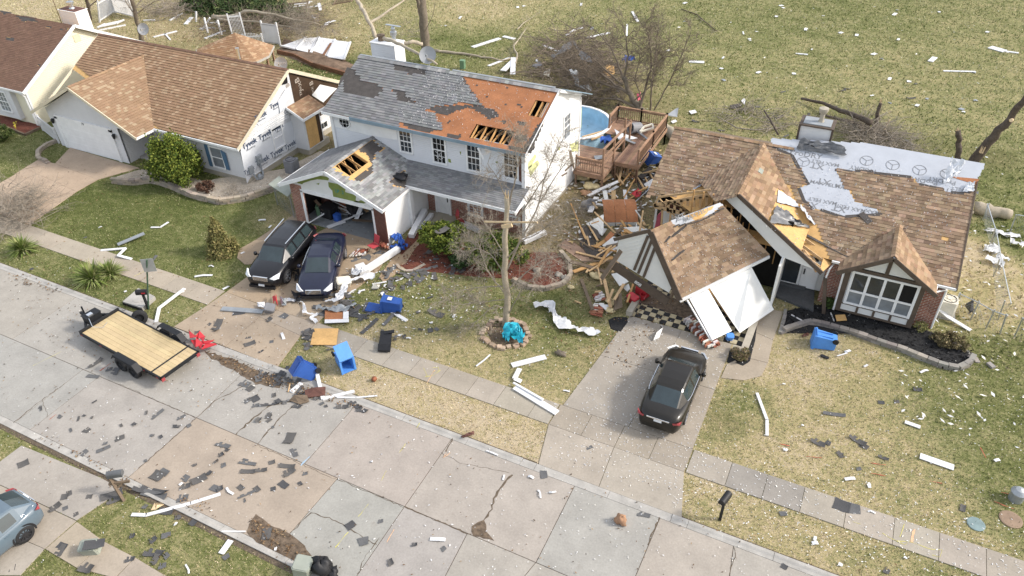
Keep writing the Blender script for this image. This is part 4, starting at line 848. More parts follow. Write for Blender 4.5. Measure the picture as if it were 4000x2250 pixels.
b = MB(); q = [(3715,690),(3825,700),(3815,722),(3740,700)]; b.slab([GP(*p,s3.o,s3.n) for p in q],s3.n*.02); b.build('bare_decking',MT['deck'],RF)
def rtext(body,px,py,sz,flip=False,m='ink_g',s=s3,par=None):
    p = GP(px,py,s.o,s.n); k = -1 if flip else 1
    return text('lettering',body,sz,p,s.u*k,s.v*k,MT[m],par or RF,.012)
for bd_,x,y,sz,fl in (('DRY',3065,597,.42,0),('ProDRY',3146,612,.46,0),('MAX FELT',3225,632,.3,1),('XT',3195,640,.5,1),('ProDRY',3372,655,.36,1),('ProDRY',3610,700,.36,1),('ProDRY',3680,700,.36,1),('MAX FELT',3218,725,.3,0),('XT',3220,700,.5,1),('MAX',3290,738,.34,0),('MAX FELT',3215,780,.3,1),('XT',3170,790,.5,1),('MAX FELT',3325,808,.3,1),('XT',3280,805,.5,1),('MAX',3410,822,.3,1),('MAX FELT',3770,738,.26,1),('XT',3715,740,.4,1)):
    rtext(bd_,x,y,sz,bool(fl))
for x,y in ((3138,632),(3385,628),(3487,645),(3592,665),(3700,680)):
    c = GP(x,y,s3.o,s3.n); b = MB(); r = .3; ring = [c+s3.u*r*math.cos(a)+s3.v*r*math.sin(a)+s3.n*.014 for a in [k*PI/14 for k in range(29)]]
    for p,q in zip(ring[:-1],ring[1:]): b.bar(p,q,.03,.003,up=s3.n)
    for a in (.5,.5+2*PI/3,.5+4*PI/3): b.bar(c+s3.n*.014,c+s3.u*r*math.cos(a)+s3.v*r*math.sin(a)+s3.n*.014,.03,.003,up=s3.n)
    b.build('printed_emblem',MT['ink_g'],RF)
def crumple(name,pts,m,parent=None,amp=.12,n=10,lab=None,cat=None,grp=None):     # a loose sheet stretched over a quad of points,wrinkled
    a,b_,c,d = [V(p) for p in pts]; mb = MB(); rr = random.Random(len(name)*7+int(abs(a.x*91)))
    g = [[a.lerp(b_,i/n).lerp(d.lerp(c,i/n),j/n)+V((rr.uniform(-1,1)*amp*.6,rr.uniform(-1,1)*amp*.6,abs(rr.gauss(0,1))*amp)) for i in range(n+1)] for j in range(n+1)]
    mb.faces([p for r in g for p in r],[(j*(n+1)+i,j*(n+1)+i+1,(j+1)*(n+1)+i+1,(j+1)*(n+1)+i) for i in range(n) for j in range(n)])
    o = mb.build(name,MT[m],parent,True,loc=(tuple((a+c)/2) if parent is None else None))
    if lab: tag(o,lab,cat,grp)
    return o
p3_ = lambda x,y,h=0.: GP(x,y,s3.o+s3.n*h,s3.n)
crumple('loose_black_underlayment',[p3_(3110,585,.05),p3_(3305,615,.05),p3_(3300,575,.25),p3_(3125,545,.2)], 'gtarp',RF,.09)
crumple('torn_white_underlayment',[p3_(3680,720,.05),p3_(3745,690,.1),p3_(3765,640,.5),p3_(3715,625,.55)], 'wrap',RF,.1)
crumple('torn_white_underlayment',[p3_(3760,750,.05),p3_(3805,750,.05),p3_(3805,715,.12),p3_(3780,715,.1)], 'wrap',RF,.05)
b = MB(); p = p3_(3385,850,.05); b.bar(p3_(3362,832,.06),p3_(3400,870,.03),.3,.015,up=s3.n); b.build('flipped_shingle_strip',MT['felt'],RF)
b = MB(); b.bar(p3_(3125,905,.03),p3_(3320,1000,.03)-V((0,0,.05)),.2,.02); b.build('torn_edge_strip',MT['felt'],RF)
# chimney
b = MB(); b.bx(-2.9,-1.35,38.7,39.8,3,6.15); CHM = b.build('chimney',MT['vinyl'],H3)
b = MB(); b.bx(-2.98,-1.27,38.62,39.88,6.15,6.22)
for x in (-2.93,-1.32): b.bx(x-.05,x+.05,38.64,38.72,3,6.15)
b.build('chimney_frame',MT['brown'],CHM)
b = MB(); b.bx(-2.8,-1.45,38.8,39.7,6.22,6.26); b.build('chimney_cap',MT['greymetal'],CHM)
b = MB(); b.lathe((-2.0,39.3,6.26),[(.16,0),(.12,.1),(.12,.4),(.2,.5),(.24,.62),(.24,.72),(.0,.76)],16); b.build('flue',MT['found'],CHM)
# cross gable that still stands
A = V((-4.45,32.1,5.1)); Bk = V((-4.4,37.75,5.24)); Lf = V((.0,31.0,2.65))
vv_ = (A-Lf); uu = (Bk-A).normalized(); vv_ = vv_-uu*vv_.dot(uu); sx = Slope(Lf,uu,vv_)
ub,wb = sx.uvw(Bk); ua,wa = sx.uvw(A); vl = sx.uvw(GP(3268,1010,sx.o,sx.n))
oc_ = [(0,0),(max(vl[0],.4),vl[1]),(ub,wb),(ua,wa)]
bare = sx.pl([(3037,735),(3130,797),(3200,884),(3300,1040),(3225,1080),(3190,1040),(3100,955),(3000,868),(3020,805)])
b = MB(); hR = sx.pl([(3150,945),(3190,895),(3245,960),(3215,1058),(3180,1015)])
hole = [min(p[0] for p in hR)+.1,max(p[0] for p in hR)-.1,.12,1.25]; hole[0] = max(hole[0],.35)
deck_plane(sx,b,oc_,[hole]); XR = b.build('cross_gable_roof',MT['ply'],H3)
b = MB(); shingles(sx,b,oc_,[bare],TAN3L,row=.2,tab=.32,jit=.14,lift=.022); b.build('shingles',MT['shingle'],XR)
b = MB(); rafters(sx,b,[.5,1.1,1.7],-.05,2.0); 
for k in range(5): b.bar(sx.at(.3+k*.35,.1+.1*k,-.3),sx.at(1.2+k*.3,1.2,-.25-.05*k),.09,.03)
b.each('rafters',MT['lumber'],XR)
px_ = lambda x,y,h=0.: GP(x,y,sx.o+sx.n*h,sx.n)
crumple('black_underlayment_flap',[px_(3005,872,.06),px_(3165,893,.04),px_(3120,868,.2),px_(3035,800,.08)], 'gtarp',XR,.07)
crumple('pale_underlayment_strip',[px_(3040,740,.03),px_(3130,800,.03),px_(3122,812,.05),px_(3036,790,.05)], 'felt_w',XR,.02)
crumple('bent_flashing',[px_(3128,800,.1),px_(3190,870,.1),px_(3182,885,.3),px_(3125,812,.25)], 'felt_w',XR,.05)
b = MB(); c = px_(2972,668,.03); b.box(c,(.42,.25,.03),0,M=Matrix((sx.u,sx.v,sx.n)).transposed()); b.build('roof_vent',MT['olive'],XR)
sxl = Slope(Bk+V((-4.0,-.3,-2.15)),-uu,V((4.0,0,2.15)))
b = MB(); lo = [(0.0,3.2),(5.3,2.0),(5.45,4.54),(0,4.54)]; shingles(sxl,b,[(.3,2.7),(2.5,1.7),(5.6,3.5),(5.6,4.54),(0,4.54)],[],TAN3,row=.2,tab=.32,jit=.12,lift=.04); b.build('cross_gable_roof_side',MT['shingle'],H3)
b = MB(); ridge_caps(b,A,Bk,TAN3L,(.5,0,0),.3); b.build('ridge_cap',MT['shingle'],XR)
ng = V(((A-Lf).y,-(A-Lf).x,0)).normalized(); ng = ng if ng.y < 0 else -ng
gq = lambda x,y,o=0.: GP(x,y,A+ng*o,ng)
b = MB(); b.slab([gq(*p) for p in ((2884,768),(3205,1064),(3170,1048),(3051,1002),(2912,852),(2824,768))],ng*-.06); b.build('gable_panel',MT['stucco'],H3)
b = MB(); b.bar(gq(2884,762,.05),gq(3211,1068,.05),.06,.22); b.build('rake_board',MT['brown'],H3)
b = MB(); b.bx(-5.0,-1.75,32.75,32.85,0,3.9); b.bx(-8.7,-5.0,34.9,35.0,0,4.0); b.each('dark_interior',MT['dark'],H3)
b = MB()
for k in range(10): b.bar((-6.6+k*.48,32.6,1.5),(-6.6+k*.48,32.62,4.6-.22*max(0,k-4)),.05,.1)
for k in range(9):
    p = GY(2815+k*22,775+k*24,32.3); b.bar(p,p+V((0,.1,-.75)),.05,.1)
b.each('studs',MT['rafter'],H3)
# left part: open trusses,drywall,insulation
t_ = lambda x,y,d=33.3: GY(x,y,d)
b = MB()
for p,q,wd in (((2553,803),(2801,755),.2),((2572,770),(2776,741),.1),((2556,806),(2745,852),.2),((2583,908),(2806,790),.26),((2573,772),(2556,803),.1),((2582,905),(2588,815),.1),((2612,900),(2622,818),.1),((2575,775),(2640,850),.06),((2640,800),(2720,835),.08),((2600,780),(2700,830),.06)):
    b.bar(t_(*p),t_(*q),wd,.05,up=(0,1,0))
for k in range(8):
    x = 2612+k*25; b.bar(t_(x,789-k*4.2),t_(x-3,830+(k*5 if k < 5 else 22-k*4)),.13,.05,up=(0,1,0))
b.each('broken_truss',MT['lumber'],H3)
b = MB(); b.slab([t_(*p,34.1) for p in ((2556,800),(2600,785),(2730,770),(2720,835),(2640,830),(2570,815))],(0,.03,0)); b.build('truss_sheathing',MT['copper'],H3)
b = MB()
for l in ([(2588,816),(2620,818),(2612,898),(2579,905)],[(2626,815),(2668,826),(2660,868),(2618,893)],[(2670,826),(2720,838),(2700,850),(2664,866)]): b.slab([t_(*p,33.9) for p in l],(0,.03,0))
b.each('drywall',MT['stucco'],H3)
b = MB(); b.slab([t_(*p,33.85) for p in ((2568,842),(2581,830),(2577,898),(2553,905))],(0,.15,0)); b.build('pink_insulation',MT['pink'],H3)
crumple('valley_underlayment',[p3_(2702,745,.03),p3_(2780,712,.02),p3_(2858,650,.03),p3_(2775,690,.03)], 'felt_w',RF,.03)
b = MB(); b.slab([p3_(*p,-.1) for p in ((2712,748),(2775,735),(2830,690),(2800,690),(2740,725))],s3.n*.02); b.build('bare_decking',MT['ply'],RF)
crumple('black_underlayment_scrap',[p3_(2800,760,.1),p3_(2835,745,.2),p3_(2840,725,.3),p3_(2805,740,.2)], 'gtarp',RF,.1)
# the fallen garage roof: a sagging shingled sheet
QA,QB,QC,QD = GY(2543,899,28.0),GY(2663,1163,27.8),GY(3006,994,31.5),GY(2815,793,31.5)
class Sag:
    L = (QC-QB).length; W = (QA-QB).length
    def at(s,a,b_,h=0.):
        f,g = a/s.L,b_/s.W; p = QB.lerp(QC,f).lerp(QA.lerp(QD,f),g)
        k = math.sin(PI*min(max(f,0),1))*math.sin(PI*min(max(g,0),1)); n_ = (QC-QB).cross(QA-QB).normalized()
        return p+n_*(h-.32*k-.18*math.sin(PI*min(1,f*1.6))*g)
    def uv(s,px,py):
        n_ = (QC-QB).cross(QA-QB).normalized(); q = GP(px,py,QB,n_)-QB; e = (QC-QB).normalized(); q2 = q.dot(e); r = (q-e*q2).length
        return (q2*1.,r)
sg3 = Sag(); fl = [(.30*sg3.L,sg3.W*1.1),(.30*sg3.L,.93*sg3.W),(.5*sg3.L,.87*sg3.W),(.75*sg3.L,.88*sg3.W),(1.05*sg3.L,.94*sg3.W),(1.05*sg3.L,1.1*sg3.W)]
b = MB()
for i in range(12):
    for j in range(8):
        f = lambda a,c: sg3.at(a*sg3.L/12,c*sg3.W/8,-.02)
        b.poly([f(i,j),f(i+1,j),f(i+1,j+1),f(i,j+1)])
FR = b.build('fallen_garage_roof',MT['ply'],H3)
b = MB(); shingles(sg3,b,[(0,0),(sg3.L,0),(sg3.L,sg3.W),(0,sg3.W)],[fl],TAN3,row=.2,tab=.32,jit=.1,lift=.018); b.build('shingles',MT['shingle'],FR)
b = MB(); patch(sg3,b,[fl[:4]+[(1.0*sg3.L,.95*sg3.W),(1.0*sg3.L,sg3.W),(.3*sg3.L,sg3.W)]],.006,.1); b.build('underlayment',MT['felt_w'],FR)
b = MB()
for a0,a1,c0,c1 in ((.22,.45,.80,.87),(.08,.28,.52,.56),(.1,.2,.78,.82)):
    b.bar(sg3.at(a0*sg3.L,c0*sg3.W,.05),sg3.at(a1*sg3.L,c1*sg3.W,.05),.14,.012)
for k in range(9): 
    a0 = (.3+.075*k)*sg3.L; b.bar(sg3.at(a0,(.92-.05*math.sin(k/8*PI))*sg3.W,.02),sg3.at(a0+.4,(.92-.05*math.sin(k/8*PI))*sg3.W,.02),.14,.012)
b.each('shingle_backing',MT['felt'],FR)
fo = (QC-QB).cross(QA-QB).normalized()
text('lettering', 'MAX FELT',.3,sg3.at(.62*sg3.L,.95*sg3.W,.06),QC-QB,QA-QB,MT['ink_g'],FR,.01); text('lettering', 'XT',.4,sg3.at(.42*sg3.L,.97*sg3.W,.06),QC-QB,QA-QB,MT['ink_g'],FR,.01)
b = MB(); b.bar(QB+V((-.05,-.1,-.12)),QC+V((0,0,-.12)),.1,.16); b.build('eave_trim',MT['white'],FR)
b = MB(); b.bar(QA+V((0,-.05,-.08)),QB+V((-.05,-.1,-.1)),.06,.3); b.build('rake_board',MT['brown'],FR)
bL,bR = GY(2399,1023,28.0),GY(2604,1166,28.0); ngab = (bR-bL).cross(QA-bL).normalized(); ngab = ngab if ngab.y < 0 else -ngab
gg = lambda x,y,o=0.: GP(x,y,QA+ngab*o,ngab)
b = MB(); b.slab([gg(*p) for p in ((2417,935),(2541,905),(2632,1110),(2612,1143),(2404,1016),(2412,965))],ngab*-.08)
for k in range(6):
    b.bar(gg(2416-2*k,952+12*k,.005),gg(2525-9*k,921+16*k,.005),.012,.02,up=ngab)
GB = b.build('fallen_gable',MT['stucco'],H3)
b = MB()
for p,q in (((2531,922),(2477,1055)),((2546,938),(2493,1068)),((2560,962),(2514,1082))): b.bar(gg(*p,.03),gg(*q,.03),.13,.04,up=ngab)
b.each('gable_battens',MT['brown'],GB)
b = MB(); b.bar(gg(2398,936,.05),gg(2543,900,.05),.16,.06,up=ngab); b.build('rake_board',MT['brown'],GB)
b = MB(); b.bar(bL+V((-.1,-.08,-.1)),bR+V((.1,-.08,-.1)),.14,.42); BM = b.build('header_beam',MT['brown'],GB)
mid = bL.lerp(bR,.47); text('house_number', '808',.24,mid+V((0,-.17,-.2)),bR-bL,V((0,0,1)),MT['ink_l'],GB,.02)
b = MB(); b.bar(bR+V((.1,0,-.2)),bR+V((.35,.3,.8)),.12,.12); b.bar(gg(2435,965,.3)+V((0,-.3,0)),GY(2350,1090,26.6),.24,.05); b.each('broken_board',MT['oldwood'],GB)
# leaning wall panels under the eave
ev = lambda t,dz=-.22: QB.lerp(QC,t)+V((0,-.05,dz))
b = MB(); b.slab([ev(.09),ev(.30),G(2856,1289,.32),G(2779,1325,.36)],(.05,-.05,0)); o = b.build('leaning_wall_panel',MT['vinyl'],H3); o['label'] = 'narrow grey-white garage wall panel leaning out'
b = MB(); b.slab([ev(.32),ev(.80),G(3020,1206,.3),G(2887,1297,.3),G(2862,1262,.5)],(.05,-.05,0)); b.build('leaning_wall_panel',MT['stucco'],H3)
b = MB(); b.bar(ev(.075)+V((0,-.1,0)),G(2777,1330,.3),.06,.06); b.build('downpipe',MT['white'],H3)
b = MB(); b.bar(ev(.31),G(2872,1270,.25),.1,.05); b.build('bare_stud',MT['rafter'],H3)
b = MB(); b.bx(-1.85,-1.75,30.6,33.2,.1,2.75); b.build('entry_side_wall',MT['stucco'],H3)
b = MB(); b.bx(-2.4,-2.1,27.3,30.8,0,.25); b.bx(-7.95,-7.65,27.5,28.6,0,.3); b.bx(-2.75,-2.1,27.0,27.3,0,.25); b.each('foundation',MT['found'],H3)
# entry,brick front,bay window
b = MB(); wall_y(b,[(-1.8,.15),(.15,.15),(.15,2.8),(-1.8,2.8)],33.2,.1); b.build('entry_wall',MT['stucco'],H3)
ed = lambda x,y: GY(x,y,33.18)
p,q = ed(3046,1015),ed(3116,1098); b = MB(); b.bx(p.x-.1,p.x,33.1,33.2,.2,2.3); b.bx(q.x-.05,q.x+.05,33.1,33.2,.2,2.3); b.bx(p.x,q.x,33.1,33.2,2.2,2.3); b.bx(p.x,q.x,33.1,33.2,.2,.3); SD = b.build('storm_door',MT['white'],H3)
b = MB(); b.bx(p.x,q.x-.05,33.14,33.17,.3,2.2); b.build('door_glass',MT['glass'],SD)
b = MB(); b.bx(q.x+.08,q.x+.85,33.12,33.19,.2,2.25); DR = b.build('front_door',MT['white'],H3)
b = MB(); b.bx(q.x+.35,q.x+.7,33.10,33.12,1.85,2.05); b.bx(q.x+.16,q.x+.22,33.06,33.12,1.0,1.3); b.build('handle',MT['black'],DR)
b = MB(); b.slab([(*G(x,y)[:2],0) for x,y in ((3010,1150),(3045,1095),(3180,1130),(3175,1222),(3035,1165))],(0,0,.15)); b.slab([(*G(x,y)[:2],.15) for x,y in ((3040,1100),(3148,1125),(3140,1145),(3035,1118))],(0,0,.12)); b.build('entry_step',MT['entry'],H3)
b = MB(); b.bx(.15,5.22,32.55,32.67,0,2.35); b.build('brick_front',MT['brick2'],H3)
b = MB(); b.bx(.1,5.25,32.5,32.66,2.35,2.85); b.bx(.12,5.24,32.53,32.55,2.3,2.37); b.build('frieze',MT['brown'],H3)
b = MB(); wall_x(b,[(32.67,0),(43.2,0),(43.2,2.7),(37.75,5.1),(32.67,2.7)],5.22,-.12); wall_x(b,[(34.5,0),(43.2,0),(43.2,2.7),(37.75,5.1),(34.5,3.6)],-8.9,.12); b.each('gable_wall',MT['stucco'],H3)
b = MB(); b.bar((5.52,32.1,2.68),(5.52,37.75,5.2),.05,.18); b.build('rake_board',MT['brown'],H3)
b = MB(); b.bar((4.6,32.1,2.70),(5.5,32.1,2.70),.1,.1); b.tube([(4.75,32.05,2.68),(4.72,31.7,2.6),(5.2,32.4,2.4),(5.22,32.48,.1)],.045,6); b.bar((.3,32.1,2.7),(.75,32.1,2.7),.1,.1); b.tube([(.7,32.0,2.6),(.92,31.98,2.4),(.95,31.98,.15)],.05,6); b.each('gutter',MT['white'],H3)
BX0,BX1,BY = 1.02,4.32,32.0
b = MB(); b.bx(BX0,BX1,BY,32.6,.18,2.75); wall_y(b,[(BX0,2.6),(BX1,2.6),(2.68,3.95)],BY,.1); BW = b.build('bay_window',MT['stucco'],H3)
b = MB()
for x in (BX0+.08,BX1-.08): b.bx(x-.12,x+.12,BY-.04,BY,.18,2.75)
b.bx(BX0,BX1,BY-.045,BY-.002,2.56,2.72); b.bx(BX0,BX1,BY-.045,BY-.002,.18,.28); b.bx(BX0+.2,BX1-.2,BY-.042,BY-.002,.62,.68); b.bar((2.66,BY-.03,2.7),(2.68,BY-.03,3.95),.16,.05,up=(0,1,0))
for k in (1,2,3): x = BX0+.2+(BX1-BX0-.4)*k/4; b.bx(x-.05,x+.05,BY-.041,BY-.002,.27,.64)
b.build('bay_frame',MT['brown'],BW)
b = MB(); wx0,wx1,wz0,wz1 = 1.33,4.09,.74,2.50
for k in range(5): x = wx0+(wx1-wx0)*k/4; b.bx(x-.06,x+.06,BY-.07,BY-.01,wz0-.06,wz1+.06)
for z in (wz0,wz0+.72,wz1): b.bx(wx0-.06,wx1+.06,BY-.066,BY-.01,z-.05,z+.05)
WF = b.build('window',MT['white'],BW)
for k in range(4):
    for j,(za,zb) in enumerate(((wz0+.05,wz0+.67),(wz0+.77,wz1-.05))):
        b = MB(); x = wx0+(wx1-wx0)*k/4; b.bx(x+.06,x+(wx1-wx0)/4-.06,BY-.03,BY-.012,za,zb)
        o = b.build('pane',MT['dark'] if (k == 3 and j == 1) else MT['glass_g'] if j == 0 else MT['glass'],WF)
        if k == 3 and j == 1: o['label'] = 'smashed upper pane'
sb1 = Slope((4.72,31.35,2.72),(0,1,0),(-2.04,0,1.36)); Wb = math.hypot(2.04,1.36)
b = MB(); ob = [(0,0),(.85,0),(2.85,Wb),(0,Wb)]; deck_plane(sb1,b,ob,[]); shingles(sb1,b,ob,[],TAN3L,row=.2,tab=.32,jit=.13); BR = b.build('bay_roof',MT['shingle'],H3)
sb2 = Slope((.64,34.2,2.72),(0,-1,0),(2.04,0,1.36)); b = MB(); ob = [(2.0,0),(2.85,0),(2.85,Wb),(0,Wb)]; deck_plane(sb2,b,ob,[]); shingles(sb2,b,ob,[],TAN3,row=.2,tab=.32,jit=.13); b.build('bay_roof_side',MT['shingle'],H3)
b = MB(); ridge_caps(b,(2.68,31.35,4.1),(2.68,34.2,4.1),TAN3L,(.6,0,0),.3); b.build('ridge_cap',MT['shingle'],BR)
b = MB(); b.bar((2.68,31.33,4.0),(4.76,31.33,2.62),.05,.2); b.bar((2.68,31.33,4.0),(.6,31.33,2.62),.05,.2); b.build('bay_rake_board',MT['brown'],BR)
p = G(3217,1226); b = MB(); b.bar(p,GY(3224,1085,p.y+.05),.16,.16,up=(0,1,0)); b.build('porch_post',MT['brown'],H3)
b = MB(); q = GY(3224,1090,p.y+.05); b.tube([q,q+V((.05,.1,.5)),q+V((.25,.9,.55)),q+V((.8,.9,.5))],.04,6); b.build('bent_gutter',MT['white'],H3)
# ------------------------------------------------------------------ timber deck behind the white house,pool
DK = thing('timber_deck', 'two-level reddish timber deck with railings beside the white house', 'deck',(-13.4,41,0))
zl,zu = .95,1.2
c_ = (.9,.9,.9)
def boards(mb,x0,x1,y0,y1,z,along):
    k = int(((x1-x0) if along == 'y' else (y1-y0))/.14)
    for i in range(k):
        col = rc((1,1,1),.16)
        if along == 'y': mb.bx(x0+i*.14,x0+i*.14+.132,y0,y1,z-.03,z,0,col)
        else: mb.bx(x0,x1,y0+i*.14,y0+i*.14+.132,z-.03,z,0,col)
b = MB(); boards(b,-17.0,-13.35,39.6,41.9,zl, 'x'); boards(b,-15.2,-13.35,38.4,39.6,zl, 'x'); b.build('lower_floor',MT['redwood'],DK)
b = MB(); boards(b,-13.2,-11.7,40.1,46.0,zu, 'y'); boards(b,-15.2,-13.2,43.6,46.0,zu, 'y'); b.build('upper_floor',MT['redwood'],DK)
b = MB()
for p,q in (((-15.25,38.38,zl-.13),(-13.33,38.38,zl-.13)),((-13.33,38.38,zl-.13),(-13.33,42.0,zl-.13)),((-11.68,40.08,zu-.13),(-11.68,46,zu-.13)),((-13.2,40.08,zu-.13),(-11.68,40.08,zu-.13)),((-15.2,46.02,zu-.13),(-11.68,46.02,zu-.13))): b.bar(p,q,.05,.24,0,(1.1,1.1,1.1))
b.each('rim_boards',MT['redwood'],DK)
def railing(p,q,h=.95,n=None):
    b = MB(); p,q = V(p),V(q); L = (q-p).length; k = n or int(L/.14)
    b.bar(p+V((0,0,h)),q+V((0,0,h)),.12,.05,0,(1.25,1.2,1.15)); b.bar(p+V((0,0,.12)),q+V((0,0,.12)),.05,.08); b.bar(p+V((0,0,h-.12)),q+V((0,0,h-.12)),.05,.08)
    for i in range(1,k): a = p.lerp(q,i/k); b.bar(a+V((0,0,.1)),a+V((0,0,h-.1)),.035,.035,0,(.85,.85,.85))
    b.build('railing',MT['redwood'],DK)
    for a in (p,q):
        b = MB(); b.bar((a.x,a.y,0),a+V((0,0,h+.12)),.1,.1); b.build('post',MT['redwood'],DK)
railing((-15.1,38.45,zl),(-13.4,38.45,zl)); railing((-11.75,40.15,zu),(-11.75,43.0,zu)); railing((-11.75,43.0,zu),(-11.75,45.95,zu)); railing((-11.75,45.95,zu),(-13.5,45.95,zu)); railing((-13.5,45.95,zu),(-15.15,45.95,zu)); railing((-15.15,45.95,zu),(-15.15,44.3,zu)); railing((-13.15,40.15,zu-1.0),(-11.8,40.15,zu-1.0),.85)
b = MB(); b.bar((-13.4,38.45,zl+1.75),(-13.35,43.3,zl+1.5),.14,.06); b.bar((-13.4,38.45,zl+.7),(-13.35,42.2,zl+.8),.05,.12); b.bar((-13.4,38.45,zl+1.2),(-13.35,42.2,zl+1.0),.05,.12); b.each('tilted_handrail',MT['redwood'],DK)
for y,h in ((38.45,1.8),(40.3,1.7),(42.2,2.2),(43.3,1.6)):
    b = MB(); b.bar((-13.38,y,0),(-13.38,y,zl+h),.11,.11); b.build('post',MT['redwood'],DK)
PL = thing('above_ground_pool', 'round above-ground pool with blue liner and pale rim beside the deck', 'pool',(-17.9,44.3,0))
b = MB(); b.lathe((-17.9,44.3,0),[(2.62,1.2),(2.55,.9),(2.6,.45),(2.5,.08),(0,.06)],48); b.build('liner',MT['pool'],PL,True)
b = MB(); b.lathe((-17.9,44.3,0),[(2.62,1.2),(2.62,1.26),(2.82,1.25),(2.82,1.18)],22); b.build('rim',MT['white'],PL)
b = MB(); b.lathe((-17.9,44.3,0),[(2.75,1.2),(2.75,0)],22); b.build('wall',MT['pool'],PL)
# ------------------------------------------------------------------ vehicles
def car(name,label,P,pos,head,paint,s,group=None):
    t = thing(name,label, 'car',(0,0,0),0,group)
    hw = s['W']/2; L = s['L']; X = L/2
    def sec(x,k,zb,zt,zs):
        h = hw*k
        return [(x,y,z) for y,z in ((0,zt),(.5*h,zt-.006),(.80*h,zt-.03),(.94*h,zs),(1.0*h,zs-.11),(1.01*h,zs*.62+.06),(.985*h,zb+.13),(.90*h,zb),(0,zb))]
    def ring(a): return a+[(x,-y,z) for x,y,z in a[-2:0:-1]]
    b = MB(); st = s['st']; n = 16; vs = []
    for q in st: vs += ring(sec(*q))
    k = len(st)
    b.faces(vs,[(i*n+j,i*n+(j+1) % n,(i+1)*n+(j+1) % n,(i+1)*n+j) for i in range(k-1) for j in range(n)]+[tuple(range(n-1,-1,-1)),tuple(range((k-1)*n,k*n))])
    o = b.build('body',MT[paint],t,True); o.data.flip_normals() if False else None
    # greenhouse: grid of stations,then split into roof,glass and pillars
    gs = s['gh']                                                     # x,z top,half width top,half width bottom,z bottom
    lat = [-1,-.9,-.45,0,.45,.9,1]
    def row(q):
        x,z,wt,wb,zb = q; up = [(x,wt*a,z-(abs(a) > .95)*.035-(.02*a*a)) for a in lat]
        def side(sg): return [(x,sg*(wt+(wb-wt)*f),(z-.055)+(zb-(z-.055))*f) for f in (1,.9,.12)]
        return side(-1)+up+side(1)[::-1]
    rows = [row(q) for q in gs]; m = len(rows[0])
    parts = {'roof': MB(), 'windscreen': MB(), 'rear_window': MB(), 'side_window_l': MB(), 'side_window_r': MB()}
    for i in range(len(gs)-1):
        for j in range(m-1):
            q = [rows[i][j],rows[i+1][j],rows[i+1][j+1],rows[i][j+1]]
            w_ = 'roof'
            if 4 <= j <= 7 and i in s['rear']: w_ = 'rear_window'
            if 4 <= j <= 7 and i in s['front']: w_ = 'windscreen'
            if j == 1 and i in s['side']: w_ = 'side_window_r'
            if j == m-3 and i in s['side']: w_ = 'side_window_l'
            if j == 2 and i in s['side']: w_ = 'roof'
            parts[w_].poly(q)
    for nm,q in parts.items():
        if q.f:
            o = q.build(nm.replace('_l', '').replace('_r', '') if nm.startswith('side') else nm,MT[paint if nm == 'roof' else 'carglass'],t,nm == 'roof')
    # wheels
    r = s['wr']
    for x in (s['fa'],s['ra']):
        for sg in (-1,1):
            yo = sg*(hw+.005); yi = sg*(hw-.2)
            b = MB(); Mx = Matrix.Rotation(-PI/2*sg,3, 'X')
            b.lathe((x,yo-sg*.2,r),[(r*.62,.0),(r*.97,.0),(r,.03),(r,.17),(r*.95,.205),(r*.68,.21)],26,M=Mx); wh = b.build('wheel',MT['tyre'],t,True)
            b = MB(); b.lathe((x,yo-sg*.2,r),[(r*.68,.21),(r*.66,.19),(r*.60,.175),(0,.17)],26,M=Mx); b.build('wheel_hub',MT['black'],wh)
            b = MB()
            for k in range(s.get('spokes',10)):
                a = 2*PI*k/s.get('spokes',10); c_ = V((x,yo-sg*.012,r)); e = V((math.cos(a),0,math.sin(a)))
                b.bar(c_+e*.04,c_+e*r*.66,.045,.02,up=(0,1,0))
            b.lathe((x,yo-sg*.2,r),[(r*.70,.205),(r*.70,.215),(r*.63,.215),(r*.63,.195)],26,M=Mx); b.lathe((x,yo-sg*.2,r),[(.06,.19),(.06,.205),(0,.207)],12,M=Mx)
            b.build('rim',MT[s.get('rim', 'rim')],wh)
            b = MB(); arc = [(math.cos(a),math.sin(a)) for a in [-.25+k*(PI+.5)/16 for k in range(17)]]
            for (c0,s0_),(c1,s1_) in zip(arc[:-1],arc[1:]):
                b.faces([(x+c0*(r+.015),yo-sg*.004,r+s0_*(r+.015)),(x+c1*(r+.015),yo-sg*.004,r+s1_*(r+.015)),(x+c1*(r+.085),yo-sg*.004,r+s1_*(r+.085)),(x+c0*(r+.085),yo-sg*.004,r+s0_*(r+.085))],[(0,1,2,3)])
            b.build('wheel_arch',MT['black'],t)
    for sg in (-1,1):                                               # lights,mirrors,handles,sill,chrome line
        b = MB(); zf = s['zl']; b.slab([(X-.50,sg*hw*.93,zf+.10),(X-.12,sg*hw*.66,zf+.05),(X-.03,sg*hw*.52,zf-.04),(X-.08,sg*hw*.72,zf-.13),(X-.25,sg*hw*.93,zf-.12)],(.03,sg*.05,.035)); b.build('headlight',MT['lampw'],t)
        b = MB(); zr = s['zr']; b.slab([(-X+.26,sg*hw*.96,zr+.03),(-X+.06,sg*hw*.80,zr+.03),(-X+.03,sg*hw*.62,zr+.0),(-X+.03,sg*hw*.66,zr-.09),(-X+.12,sg*hw*.9,zr-.10)],(-.03,sg*.03,.03)); b.build('tail_light',MT['lampr'],t)
        b = MB(); mx = s['gh'][s['front'][-1]+1][0]+.05 if False else s['mir']; b.lathe((mx,sg*(hw+.10),s['belt']+.05),[(0,-.1),(.085,-.08),(.1,0),(.08,.08),(0,.09)],10); b.bar((mx,sg*(hw-.12),s['belt']),(mx,sg*(hw+.08),s['belt']+.02),.06,.04); b.build('mirror',MT[paint],t,True)
        b = MB()
